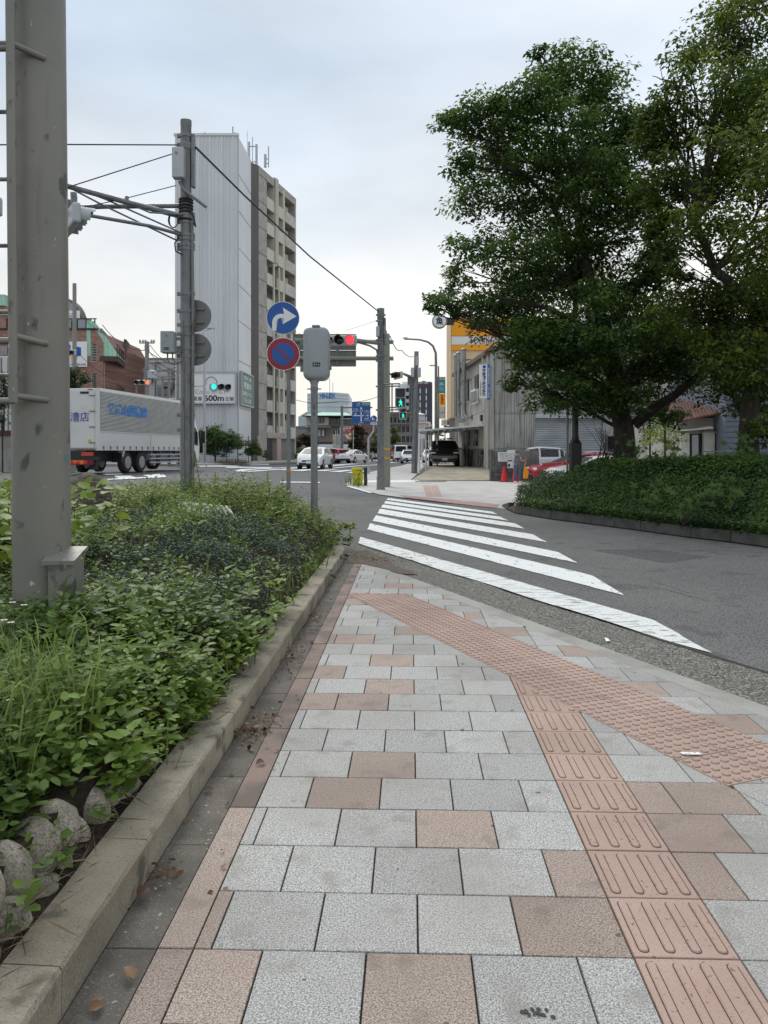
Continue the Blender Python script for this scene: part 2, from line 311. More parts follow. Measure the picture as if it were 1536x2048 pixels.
# side street (coarser, paler asphalt) that the zebra crossing spans
gx = lambda *a: [G(u, v).xy for u, v in a]
ss = [W_(-.9, 12.2).xy, W_(2.5, 4.6).xy, W_(4.2, 1).xy, W_(9, -3).xy, (40, -6), (40, 3), G(1536, 1093).xy, G(1380, 1074).xy, G(1180, 1047).xy, G(1100, 1037).xy, G(1030, 1026).xy, G(1005, 1014).xy, G(850, 1003).xy, G(768, 992).xy, G(590, 990).xy, (-4.2, 19), W_(-3.2, 15.6).xy]
sheet('side_street', ss, -.012, M_asph2, 1.0)
# rough aggregate gutter between pavement and street
nd = (.912, .41); dd = (.41, -.912)
def B(n_, e): # band frame -> pavement frame t,s
    return (n_ * nd[0] + e * dd[0], n_ * nd[1] + e * dd[1])
def WB(n_, e, z=0): t, s = B(n_, e); return W_(t, s, z)
sheet('gutter', [WB(3.72, -10.2).xy, WB(3.72, 4).xy, WB(4.29, 4).xy, WB(4.29, -11.8).xy, W_(-1.0, 11.3).xy], -.008, M_gut, 0)
sheet('pavement_edge', [WB(3.555, -9.4).xy, WB(3.555, 4).xy, WB(3.72, 4).xy, WB(3.72, -10.2).xy, W_(-.9, 10.6).xy], -.002, M_conc, 0)
# dark sealed seam between gutter and street
mb = MB(); pts = [WB(4.30 + .012 * math.sin(e * 3.1), e) for e in np.arange(-11.6, 4, .15)]
for i in range(len(pts) - 1):
    d = (pts[i + 1] - pts[i]).normalized(); nrm = Vector((-d.y, d.x, 0)) * (.016 + .008 * R.random())
    mb.poly([pts[i] - nrm + Vector((0, 0, -.004)), pts[i + 1] - nrm + Vector((0, 0, -.004)), pts[i + 1] + nrm + Vector((0, 0, -.004)), pts[i] + nrm + Vector((0, 0, -.004))])
tag(mb.build('road_seam', M_grime), kind='structure')
# ---- zebra stripes, measured corner by corner
ST_ = [[(720, 1073), (800, 1095), (1040, 1163), (1310, 1240), (1425, 1305), (1300, 1270), (1000, 1178), (717, 1086)],
       [(740, 1046), (1185, 1150), (1250, 1190), (735, 1058)], [(752, 1030), (1115, 1103), (1155, 1125), (745, 1041)],
       [(760, 1017), (1065, 1068), (1095, 1084), (755, 1026)], [(766, 1008.5), (1030, 1046), (1050, 1057), (762, 1014.5)],
       [(771, 1001.5), (1000, 1033), (1018, 1041), (768, 1006.5)], [(776, 995.5), (985, 1023), (995, 1028.5), (773, 999.5)]]
def wavy(poly, amp=.008, step=.12):
    out = []
    for i in range(len(poly)):
        a, b = Vector(poly[i]).to_2d(), Vector(poly[(i + 1) % len(poly)]).to_2d(); n = max(1, int((b - a).length / step))
        for k in range(n): p = a.lerp(b, k / n); out.append((p.x + R.uniform(-amp, amp), p.y + R.uniform(-amp, amp)))
    return out
for i, q in enumerate(ST_):
    tag(sheet('crossing_stripe', wavy([G(u, v).xy for u, v in q]), -.004, M_paintw if i == 0 else M_paint, 0), kind='structure')
for q in [[(640, 963.6), (560, 962.6), (560, 964.4), (640, 965.6)], [(692, 972), (740, 986), (744, 985), (700, 971)],
          # far zebra of the main road, bay arrow and lane lines
          [(228, 951), (262, 951), (275, 956), (236, 957)], [(285, 950), (322, 947), (332, 952), (300, 954)], [(200, 947), (238, 944), (247, 948), (214, 950)],
          [(205, 960), (330, 954), (333, 952), (322, 947), (318, 947), (326, 952), (205, 958)],
          [(392, 930), (470, 931), (485, 933), (400, 933)], [(455, 933.5), (545, 934), (540, 936), (450, 935.5)], [(498, 929), (538, 928.4), (538, 929.8), (500, 930.4)],
          [(470, 941), (480, 938.5), (520, 936.5), (560, 935), (561, 936.2), (522, 938), (486, 940.5), (500, 941.5), (540, 938.8), (560, 938), (560, 939.5), (540, 940.3), (505, 943), (475, 942.6)],
          [(560, 935), (640, 933), (720, 926), (722, 927), (642, 935), (562, 936.5)], [(550, 939), (582, 937), (600, 937), (570, 940)], [(575, 941), (612, 938), (640, 938), (605, 942)], [(618, 941), (655, 938.5), (682, 938), (650, 942)],
          [(655, 943), (692, 939.5), (712, 939.5), (680, 944)], [(690, 944.5), (725, 941), (744, 940.5), (712, 946)], [(600, 934), (640, 932.5), (640, 933.8), (602, 935)],
          [(735, 921.5), (800, 917.5), (860, 914.6), (860, 915.3), (800, 918.6), (736, 922.8)], [(640, 931), (735, 924.6), (735, 925.6), (640, 932.2)], [(760, 925.5), (830, 921), (830, 922), (762, 926.8)], [(640, 938), (700, 932), (770, 928), (770, 929), (702, 933.2), (640, 939.3)]]:
    tag(sheet('lane_marking', [G(u, v).xy for u, v in q], -.005, M_paint, 0), kind='structure')
def crack(pts, w, n=40, m=None, name='road_crack'):
    P_ = [G(u, v) for u, v in pts]; mb = MB(); q = []
    for a, b in zip(P_, P_[1:]):
        for i in range(n): q.append(a.lerp(b, i / n) + Vector((R.gauss(0, .012), R.gauss(0, .012), -.0085)))
    for a, b in zip(q, q[1:]):
        d = (b - a).normalized(); nr = Vector((-d.y, d.x, 0)) * w * R.uniform(.4, 1.3); mb.poly([a - nr, b - nr, b + nr, a + nr])
    tag(mb.build(name, m or M_grime), kind='structure')
crack([(1255, 1103), (1330, 1101), (1430, 1100), (1536, 1104)], .006); crack([(1100, 1130), (1180, 1165), (1300, 1170), (1420, 1200)], .004); crack([(1010, 1062), (1120, 1075), (1250, 1080)], .006); crack([(600, 992), (700, 990), (760, 993)], .02); crack([(1290, 1155), (1380, 1185), (1500, 1190)], .003)
M_patch = mat('asphalt_patch', (.07, .07, .072), .9, layers=[(75, 3, .46, .60, (.19, .185, .18), .7), (60, 3, .53, .66, (.02, .02, .02), .85)], bump=(200, .8, .006), spec=.3)
tag(sheet('asphalt_patch', wavy([G(u, v).xy for u, v in [(1180, 1098), (1300, 1096), (1420, 1112), (1330, 1124)]], .02, .2), -.0095, M_patch, 0), kind='structure')
# ---------------------------------------------------------------- PAVEMENT: every slab its own piece
pav = sheet('pavement', [W_(-.95, 1.0).xy, W_(3.9, 1.0).xy, W_(3.6, 1.2).xy, WB(3.56, 0.5).xy, WB(3.56, -9.45).xy, W_(-.95, 10.4).xy], -.012, M_joint, 0)
def clip(poly, n_, c, keep_less=True):
    out = []
    sg = 1 if keep_less else -1
    for i in range(len(poly)):
        a, b = poly[i], poly[(i + 1) % len(poly)]; da = sg * (a[0] * n_[0] + a[1] * n_[1] - c); db = sg * (b[0] * n_[0] + b[1] * n_[1] - c)
        if da <= 0: out.append(a)
        if (da < 0 < db) or (db < 0 < da): t = da / (da - db); out.append((a[0] + (b[0] - a[0]) * t, a[1] + (b[1] - a[1]) * t))
    return out
def area(p): return abs(sum(p[i][0] * p[(i + 1) % len(p)][1] - p[(i + 1) % len(p)][0] * p[i][1] for i in range(len(p)))) / 2
def inset(p, g):
    c = (sum(q[0] for q in p) / len(p), sum(q[1] for q in p) / len(p)); n = len(p); ar = sum(p[i][0] * p[(i + 1) % n][1] - p[(i + 1) % n][0] * p[i][1] for i in range(n))
    if ar < 0: p = p[::-1]
    q = p
    for i in range(n):
        a, b = p[i], p[(i + 1) % n]; dx, dy = b[0] - a[0], b[1] - a[1]; L = math.hypot(dx, dy)
        if L < 1e-6: continue
        nn = (dy / L, -dx / L); q = clip(q, nn, nn[0] * a[0] + nn[1] * a[1] - g)
        if len(q) < 3: return []
    return q
tmesh = {}
def slab(poly, m, name='paving_tile', gap=.0028, h=.0, bumps=None, par=None):
    par = par or pav
    q = inset(poly, gap)
    if len(q) < 3 or area(q) < .0006: return None
    q = [p for i, p in enumerate(q) if math.dist(p, q[i - 1]) > .002]
    if len(q) < 3: return None
    cx = sum(p[0] for p in q) / len(q); cy = sum(p[1] for p in q) / len(q); key = (m.name, name, tuple((round(p[0] - cx, 3), round(p[1] - cy, 3)) for p in q)) if not bumps else None
    if key in tmesh and key: me = tmesh[key]
    else:
        mb = MB(); loc = [(p[0] - cx, p[1] - cy) for p in q]
        top = []
        for p in loc:
            L = math.hypot(*p) or 1; top.append((p[0] - p[0] / L * .0022, p[1] - p[1] / L * .0022, 0))
        n = len(loc); lo = [(p[0], p[1], -.0022) for p in loc]; bo = [(p[0], p[1], -.03) for p in loc]
        mb.add(top + lo + bo, [tuple(range(n))] + [(i, n + i, n + (i + 1) % n, (i + 1) % n) for i in range(n)] + [(n + i, 2 * n + i, 2 * n + (i + 1) % n, n + (i + 1) % n) for i in range(n)])
        if bumps: bumps(mb, cx, cy, q)
        me = mb.mesh(name, [m, M_grime]); 
        if key: tmesh[key] = me
    w = W_(cx, cy); o = link(name, me, par, (w.x, w.y, h + R.uniform(-.0008, .0008)), (R.uniform(-.003, .003), R.uniform(-.003, .003), -TH)); return o
PT = .303; S0 = 2.265; BLO, BUP, TEDGE = 2.672, 3.243, 3.552
pinks = {(-1, -.635), (-1, -.128), (0, -.635), (0, .325), (1, .478), (2, .022), (3, -.431), (4, -.281), (5, .325), (6, .478), (4, .628)}
rowpink = {0: [.325], 1: [.478], 2: [.022], 3: [-.431], 4: [-.281], 5: [.325], 6: [.478], -1: [-.635, -.128], 8: [-.281], 9: [-.635], 10: [-.281], 12: [-.584]}
def is_pink(n, t):
    if n in rowpink and t < .7: return any(abs(t - q) < .06 for q in rowpink[n])
    return ((n * 7919 + int(round((t + 5) / .15)) * 104729 + n * int(round((t + 5) / .15)) * 31) % 97) < 17
def tile_regions(sq):
    if min(q[1] for q in sq) >= S0 + PT * 19 - .01:
        a = clip(sq, nd, TEDGE); return [a] if len(a) >= 3 and area(a) > .001 else []
    a = clip(sq, nd, BLO); b = clip(clip(sq, nd, BUP, False), nd, TEDGE)
    c = clip(sq, nd, BLO, False); c = clip(c, nd, BUP) if len(c) > 2 else []; c = clip(c, dd, -2.576, False) if len(c) > 2 else []
    return [r for r in (a, b, c) if len(r) >= 3 and area(r) > .001]
for n in range(-4, 26):
    s0 = S0 + PT * n; s1 = s0 + PT; base = (-.128 if n % 2 else -.281)   # odd/even rows stagger
    ts = [-.635] + [base + PT * k for k in range(-2, 3) if -.62 < base + PT * k < .62] + [.642]
    for a, b in zip(ts, ts[1:]):
        if b - a < .02: continue
        for r in tile_regions([(a, s0), (b, s0), (b, s1), (a, s1)]): slab(r, M_pink if is_pink(n, a) or (n == 0 and a < -.63) else M_gran)
    b0 = 1.1 if n % 2 else .945 + PT   # beyond the guiding strip
    ts = [.945] + [b0 + PT * k for k in range(0, 9)]
    for a, b in zip(ts, ts[1:]):
        pk = is_pink(n, a) or (n in (1, 3) and a < 1)
        for r in tile_regions([(a, s0), (b, s0), (b, s1), (a, s1)]): slab(r, M_pink if pk else M_gran)
    # strip columns beyond the warning band
    r = clip(clip([(.642, s0), (.945, s0), (.945, s1), (.642, s1)], nd, BUP, False), nd, TEDGE)
    if len(r) > 2: slab(r, M_pink if is_pink(n, .7) else M_gran)
    # guiding strip with four bars each
    g = clip([(.642, s0), (.945, s0), (.945, s1), (.642, s1)], nd, BLO)
    if len(g) > 2:
        def bars(mb, cx, cy, q, s0=s0):
            for k in range(4):
                x = .642 + .038 + .0757 * k - cx; y0, y1 = s0 + .022, s0 + PT - .022
                yy = [y for y in np.linspace(y0, y1, 40) if (x + cx) * nd[0] + y * nd[1] < BLO - .02]
                if len(yy) < 6: continue
                y0, y1 = yy[0] - cy, yy[-1] - cy
                def ring(w, z):
                    o = []
                    for t in np.linspace(0, math.pi, 6): o.append((x + w * math.cos(t), y1 - .0135 + w * math.sin(t), z))
                    for t in np.linspace(math.pi, 2 * math.pi, 6): o.append((x + w * math.cos(t), y0 + .0135 + w * math.sin(t), z))
                    return o
                a, b, c = ring(.0165, .0003), ring(.0135, .0012), ring(.0105, .0050); L = len(a)
                mb.add(a + b, [(i, (i + 1) % L, L + (i + 1) % L, L + i) for i in range(L)], 1)
                mb.add(b + c, [(i, (i + 1) % L, L + (i + 1) % L, L + i) for i in range(L)] + [tuple(range(L, 2 * L))], 0)
        slab(g, M_tac, 'tactile_tile', .003, .0015, bars)
# border: pink strip and grimy strip along the kerb
s = S0 - PT * 4.0
for k in range(-2, 10):
    a, b = S0 + .909 * k, S0 + .909 * (k + 1)
    r = clip([(-.742, a), (-.635, a), (-.635, b), (-.742, b)], nd, TEDGE)
    if len(r) > 2: slab(r, M_pinkd if k > 0 else M_pink, 'border_tile')
for k in range(-3, 14):
    a, b = S0 + .606 * k, S0 + .606 * (k + 1)
    r = clip([(-.897, a), (-.742, a), (-.742, b), (-.897, b)], nd, TEDGE)
    if len(r) > 2: slab(r, M_darkt, 'border_tile', .002, -.004)
# warning band: two tiles wide, dots 5 x 5
bw = (BUP - BLO) / 2
for k in range(0, 17):
    e1 = -2.576 - .304 * k; e0 = e1 - .304
    for j in (0, 1):
        n0 = BLO + bw * j; q = [B(n0, e0), B(n0 + bw, e0), B(n0 + bw, e1), B(n0, e1)]; q = clip(clip(q, (0, 1), S0 + PT * 19), (1, 0), -.632, False)
        if len(q) < 3: continue
        def dots(mb, cx, cy, qq, n0=n0, e0=e0):
            for a in range(5):
                for b in range(5):
                    t, s_ = B(n0 + bw * (a + .5) / 5, e0 + .304 * (b + .5) / 5)
                    if s_ > S0 + PT * 19 - .02 or t < -.61: continue
                    x, y = t - cx, s_ - cy
                    ring = lambda r, z: [(x + r * math.cos(i * math.pi / 5), y + r * math.sin(i * math.pi / 5), z) for i in range(10)]
                    A_, B_, C_ = ring(.0195, .0003), ring(.016, .0012), ring(.0105, .0055)
                    mb.add(A_ + B_, [(i, (i + 1) % 10, 10 + (i + 1) % 10, 10 + i) for i in range(10)], 1)
                    mb.add(B_ + C_, [(i, (i + 1) % 10, 10 + (i + 1) % 10, 10 + i) for i in range(10)] + [tuple(range(10, 20))], 0)
        slab(q, M_tac, 'tactile_tile', .0022, .0015, dots)
# second short arm of dots at the band's near end
# ---------------------------------------------------------------- KERB of the planter, stone by stone
kerb = thing('planter_kerb', None, None); kerb['kind'] = 'structure'
s = .6; k = 0
segs = [.6, 1.36, 1.98, 2.64, 3.3, 3.94, 4.6, 5.22, 5.9, 6.5, 7.2, 7.8, 8.5, 9.1, 9.8, 10.6]
for a, b in zip(segs, segs[1:]):
    mb = MB(); n = 6; tt = [(-.900, -.02), (-.897, .118), (-.905, .130), (-1.055, .132), (-1.062, .12), (-1.062, -.02)]; vs = []
    for i in range(n + 1):
        s_ = a + .002 + (b - a - .004) * i / n
        for j, (t, z) in enumerate(tt):
            w = W_(t + R.uniform(-.0015, .0015) * (j in (1, 2)), s_, z + R.uniform(-.002, .002) * (j in (1, 2, 3))); vs.append(w)
    L = len(tt); fs = [(i * L + j, i * L + (j + 1) % L, (i + 1) * L + (j + 1) % L, (i + 1) * L + j) for i in range(n) for j in range(L)] + [tuple(range(L))[::-1], tuple(range(n * L, n * L + L))]
    mb.add(vs, fs); mb.build('kerb_stone', M_kerb, kerb)
# kerb that turns round the planter tip beside the street
tip = [W_(-.98, 10.6), W_(-1.05, 11.2), W_(-1.35, 12.3), W_(-2.0, 13.9), W_(-2.9, 15.8), W_(-3.6, 16.6), W_(-4.6, 16.4), W_(-6, 15.2), W_(-9, 12.6), W_(-13, 9.4)]
for a, b in zip(tip, tip[1:]):
    d = (b - a).normalized(); nrm = Vector((-d.y, d.x, 0)) * .08; mb = MB()
    mb.ex([a - nrm + Vector((0, 0, -.02)), b - nrm + Vector((0, 0, -.02)), b + nrm + Vector((0, 0, -.02)), a + nrm + Vector((0, 0, -.02))], (0, 0, .15)); mb.build('kerb_stone', M_kerb, kerb, bevel=.012)
# ---------------------------------------------------------------- far pavement across the crossing
fp = [G(u, v).xy for u, v in [(690, 968), (705, 974), (760, 989), (850, 1000), (960, 1011), (1006, 1017)]] + [(3.4, 20.2), (3.75, 21), (12, 19.5), (12, 34), (9, 34.5)] + [G(u, v).xy for u, v in [(978, 962), (820, 961), (838, 944), (868, 922), (862, 917), (850, 917), (800, 932), (740, 944), (716, 950)]]
M_farp = mat('far_paving', (.52, .50, .47), .85, layers=[(1.2, 6, .42, .62, (.40, .38, .36), .7), (3, 5, .55, .62, (.30, .28, .26), .5, (.3, 2.5, 1)), (80, 2, .5, .65, (.62, .6, .58), .5)], bump=(60, .3, .004), spec=.2)
farp = sheet('far_pavement', fp, -.004, M_farp, 1.0)
def gsheet(name, q, dz, m): return tag(sheet(name, [G(u, v).xy for u, v in q], dz, m, 0), kind='structure')
M_pkstrip = mat('pink_strip', (.36, .20, .19), .85, layers=[(4, 5, .45, .65, (.45, .32, .30), .7)], bump=(60, .3, .004))
gsheet('pink_paving_strip', [(800, 990), (870, 996), (1000, 1009), (990, 1016), (900, 1006), (810, 995)], .003, M_pkstrip)
M_tacf = mat('far_tactile', (.50, .36, .31), .85, layers=[(40, 2, .5, .6, (.35, .2, .17), .6)])
far_t = tag(link('tactile_strip', None), kind='structure')
for i in range(9):          # the far guiding strip: rows of ribbed tiles
    v0_, v1_ = 970.5 + i * 2.5, 972.6 + i * 2.5
    for j in range(2):
        ul0 = 845 + (v0_ - 970) * .35 + j * 16; ul1 = 845 + (v1_ - 970) * .35 + j * 16
        o = sheet('tactile_tile', [G(ul0, v0_).xy, G(ul0 + 14, v0_).xy, G(ul1 + 14.4, v1_).xy, G(ul1, v1_).xy], .0, M_tacf, 0, thick=.008, kind=None); o.parent = far_t; del o['kind']
gsheet('pale_road_line', [(725, 961), (832, 960), (845, 963), (800, 965), (726, 965)], .003, M_paint)
# drain grate by the driveway
gr = thing('drain_grate', 'small metal drain grate at the foot of the concrete driveway', 'drain grate', G(862, 963, .004)); mb = MB()
for i in range(7): mb.bx(-.7 + i * .2, -.62 + i * .2, -.3, .3, 0, .012)
mb.bx(-.75, .75, -.34, -.3, 0, .014); mb.bx(-.75, .75, .3, .34, 0, .014); mb.build('grate', M_galv, gr)
dr = [(P(u, 959.5, 37.6).x, 37.6, .10) for u in (822, 900, 979)] + [(P(979, 940, 44).x, 44.0, .56), (P(868, 936, 44).x, 44.0, .56), (P(850, 940, 42).x, 42.0, .40)]
mb = MB(); mb.add(dr + [(x, y, -.1) for x, y, z in dr], [(0, 1, 5), (1, 4, 5), (1, 2, 3, 4)] + [(i, (i + 1) % 6, 6 + (i + 1) % 6, 6 + i) for i in range(6)]); tag(mb.build('driveway', M_ramp), kind='structure')
# raised yard of the workshop behind the drive
mb = MB(); mb.ex([(P(868, 936, 44).x, 44.0, .558), (5.95, 44.0, .558), (5.25, 57, .558), (3.0, 60, .558), (P(858, 936, 50).x, 52, .558)], (0, 0, -.5)); tag(mb.build('yard', M_ramp), kind='structure')
mb = MB(); mb.ex([(5.95, 37.2, -.03), (20, 37.2, -.03), (20, 50, -.03), (5.95, 50, -.03)], (0, 0, .14)); tag(mb.build('parking_ground', M_conc), kind='structure')
# ---------------------------------------------------------------- kerb and edging on the far side of the street
rk = [G(u, v) for u, v in [(1003, 1013), (1030, 1026), (1100, 1038), (1180, 1048), (1280, 1061), (1380, 1075), (1460, 1084), (1545, 1096)]] + [Vector((7.0, 10.6, 0)), Vector((9.5, 7.3, 0))]
sk = tag(link('street_kerb', None), kind='structure')
for i, (a, b) in enumerate(zip(rk, rk[1:])):
    n = max(1, round((b - a).length / .95))
    for k in range(n):
        p, q = a.lerp(b, k / n), a.lerp(b, (k + 1) / n); d = (q - p).normalized(); nr = Vector((-d.y, d.x, 0)) * .17; g = d * .004
        h0 = .06 if i == 0 else .18; h1 = .18; mb = MB()
        mb.add([p + g, q - g, q - g + nr, p + g + nr, p + g + nr * .12 + Vector((0, 0, h0)), q - g + nr * .12 + Vector((0, 0, h1)), q - g + nr + Vector((0, 0, h1)), p + g + nr + Vector((0, 0, h0))],
               [(3, 2, 1, 0), (4, 5, 6, 7), (0, 1, 5, 4), (1, 2, 6, 5), (2, 3, 7, 6), (3, 0, 4, 7)]); mb.build('kerb_stone', M_kerbd, sk, bevel=.012)
edg = thing('brick_edging', 'low dark block edging between street kerb and clipped hedge', 'edging wall')
M_edb = mat('edging_block', (.13, .125, .115), .9, layers=[(9, 5, .45, .65, (.07, .068, .06), .8)], rnd=.25, bump=(60, .5, .005))
bl = None
for a, b in list(zip(rk, rk[1:]))[1:]:
    L = (b - a).length; n = int(L / .21); d = (b - a).normalized(); nr = Vector((-d.y, d.x, 0))
    for k in range(n):
        for r_ in range(2):
            c = a + d * ((k + .5 + (r_ % 2) * .5) * L / n) + nr * .29 + Vector((0, 0, .16 + .1 * r_))
            if bl is None: bl = MB().cb((0, 0, .045), (.2, .12, .09)).mesh('edging_block', M_edb, bevel=.008)
            o = link('edging_block', bl, edg, c, (0, 0, math.atan2(d.y, d.x) + R.uniform(-.03, .03)))
# ================================================================= PLANTER: soil, stones, plants
def hp(x, y):
    t, s = TSf(x, y); return .12 + .18 * sm((-t - (1.22 - .16 * sm((s - 2.9) / .5))) / .25) + .26 * sm((-t - 1.15) / 1.5) * sm((s - 2.5) / 4) * (1 - .35 * sm((s - 11) / 4))
pl_poly = [W_(-1.06, .5), W_(-1.06, 10.5), W_(-1.12, 11.2), W_(-1.42, 12.3), W_(-2.07, 13.8), W_(-2.95, 15.6), W_(-3.6, 16.4), W_(-4.6, 16.3), W_(-6, 15.1), W_(-9, 12.5), W_(-13, 9.2), W_(-13, .5)]
bm = bmesh.new(); bm.faces.new([bm.verts.new((p.x, p.y, 0)) for p in pl_poly])
for ax, rng in ((0, np.arange(-12.75, 1, .25)), (1, np.arange(.25, 17, .25))):
    for q in rng: bmesh.ops.bisect_plane(bm, geom=bm.verts[:] + bm.edges[:] + bm.faces[:], plane_co=(q, 0, 0) if ax == 0 else (0, q, 0), plane_no=(1, 0, 0) if ax == 0 else (0, 1, 0))
for v in bm.verts: v.co.z = hp(v.co.x, v.co.y) + .035 * noise.noise(Vector((v.co.x * 3, v.co.y * 3, 0)))
for f in bm.faces:
    if f.normal.z < 0: f.normal_flip()
bmesh.ops.recalc_face_normals(bm, faces=bm.faces)
me = bpy.data.meshes.new('planter_soil'); bm.to_mesh(me); bm.free(); me.materials.append(M_soil); tag(link('planter_soil', me), kind='structure')
def inpoly(x, y, P_):
    c = False; n = len(P_)
    for i in range(n):
        a, b = P_[i], P_[i - 1]
        if (a[1] > y) != (b[1] > y) and x < (b[0] - a[0]) * (y - a[1]) / (b[1] - a[1]) + a[0]: c = not c
    return c
plp = [(p.x, p.y) for p in pl_poly]
# boulders of the edging, each one placed where it shows
M_stone = mat('granite_boulder', (.33, .285, .22), .85, layers=[(130, 3, .45, .62, (.09, .08, .068), .8), (5, 6, .48, .62, (.15, .135, .10), .6), (240, 2, .55, .7, (.40, .37, .31), .6), (7, 6, .6, .7, (.06, .07, .04), .5)], rnd=.16, bump=(110, .5, .004))
wallst = thing('boulder_edging', 'rounded granite boulders set along the inner side of the concrete planter kerb', 'stone edging')
def boulder(c, r, seed, rot=(0, 0, 0), m=None, name='boulder', par=None, sub=3, amp=.10):
    bm = bmesh.new(); bmesh.ops.create_icosphere(bm, subdivisions=sub, radius=1)
    for v in bm.verts:
        d = v.co.copy(); k = 1 + amp * noise.noise(d * 1.1 + Vector((seed * 3.7, 0, 0))) * 2 + .02 * noise.noise(d * 4 + Vector((0, seed, 0))); k *= .94 + .06 * (abs(d.x) ** 4 + abs(d.y) ** 4 + abs(d.z) ** 4)
        v.co = Vector((d.x * r[0], d.y * r[1], d.z * r[2])) * k
    me = bpy.data.meshes.new(name); bm.to_mesh(me); bm.free(); me.materials.append(m or M_stone); me.polygons.foreach_set('use_smooth', [True] * len(me.polygons))
    return link(name, me, par, c, rot)
BL = [(33, 1752, 34, 63, -1.15), (78, 1697, 43, 52, -1.17), (122, 1655, 38, 50, -1.17), (165, 1682, 22, 44, -1.13), (128, 1742, 24, 34, -1.12), (80, 1800, 38, 40, -1.12), (20, 1845, 34, 42, -1.11), (190, 1625, 32, 44, -1.15), (206, 1650, 22, 34, -1.13),
      (236, 1600, 28, 40, -1.14), (268, 1590, 24, 30, -1.11), (290, 1535, 28, 36, -1.13), (-25, 1790, 36, 60, -1.15), (-40, 1900, 40, 50, -1.12), (-70, 1850, 40, 70, -1.2), (150, 1600, 30, 30, -1.28), (60, 1640, 34, 36, -1.32), (222, 1638, 24, 30, -1.13), (180, 1700, 16, 22, -1.11), (250, 1568, 30, 38, -1.13), (40, 1850, 30, 34, -1.10), (10, 1925, 30, 34, -1.09), (112, 1780, 22, 26, -1.10), (215, 1600, 26, 34, -1.15)]
for i, (u, v, rx, rz, t) in enumerate(BL):
    c = Pt(u, v, t); k = c.y / F; boulder(c - Vector((.02, 0, 0)), (rx * k * 1.3, rx * k * 1.4, rz * k * 1.12), i, (R.uniform(-.2, .2), R.uniform(-.25, .25), R.uniform(-.3, .3)), par=wallst)
mb = MB(); q = [W_(-1.16, .5, .05), W_(-1.16, 3.8, .1), W_(-1.16, 3.8, .26), W_(-1.16, .5, .28)]; mb.ex(q, W_(-.1, 0) - W_(0, 0)); mb.build('mortar_bed', M_soil, wallst)
# big dark landscape rocks
M_rock = mat('dark_rock', (.085, .062, .052), .9, layers=[(3, 7, .42, .62, (.04, .033, .03), .8), (1, 5, .5, .7, (.14, .115, .10), .6), (30, 4, .6, .68, (.2, .18, .16), .5)], bump=(12, .9, .05))
def bigrock(c, r, seed, label, rot):
    o = boulder(c, r, seed, rot, M_rock, 'rock', None, 4, .16)
    for v in o.data.vertices:
        d = v.co; v.co = d * (1 + .05 * noise.noise(d * 5)) * (1 - .10 * abs(noise.noise(d * 1.9 + Vector((seed, 0, 0)))))
    return tag(o, label, 'rock', 'dark landscape rocks in the planter')
bigrock((-4.12, 10.3, .50), (.50, .6, .66), 3, 'tall dark brown rock peeping from behind the thick grey post', (0, .25, .3))
bigrock((-4.95, 9.6, .45), (.55, .5, .52), 8, 'low dark brown rock on the far side of the ladder post', (0, -.2, .5))
# ---------------------------------------------------------------- foliage of the planter
L_weed = leafmat('weed_leaf', (.030, .060, .012), (.21, .30, .040), .3)
L_big = leafmat('broad_leaf', (.032, .070, .016), (.17, .265, .045), .28, .5)
L_jun = leafmat('juniper_leaf', (.022, .046, .026), (.08, .13, .07), .1)
L_dry = leafmat('dry_leaf', (.05, .022, .012), (.22, .13, .07), .1)
L_grass = leafmat('grass_blade', (.035, .085, .015), (.17, .26, .05), .3)
L_dgrass = leafmat('pale_grass_blade', (.08, .14, .03), (.30, .38, .11), .3)
L_dead = leafmat('dead_stem', (.05, .038, .022), (.20, .16, .09), .1)
def nz3(x, y, k, o=0): return noise.noise(Vector((x * k + o, y * k - o, o)))
def juniper_w(x, y):
    t, s = TSf(x, y); a = sm((s - 4.6) / 1.0) * sm((10.6 - s) / 1.6) * sm((2.1 - abs(t + 1.75) * 2.0) / 1.0); b = sm((nz3(x, y, .9, 5) - .12) * 6) * sm((s - 2.2)) * .8
    return max(a, b)
def shoots(n, box, dens_pow, fn):
    """random rooted shoots in the planter, thinned away from the camera"""
    C, Nn, Sz, T, Dv = [], [], [], [], []; k = 0
    while k < n:
        y = box[2] + (box[3] - box[2]) * (R.random() ** dens_pow); x = R.uniform(box[0], box[1])
        if abs((x / y) * F) > 900 or not inpoly(x, y, plp): n -= .3; continue
        k += 1; fn(x, y, C, Nn, Sz, T, Dv)
    return [np.array(a) for a in (C, Nn, Sz, T, Dv)]
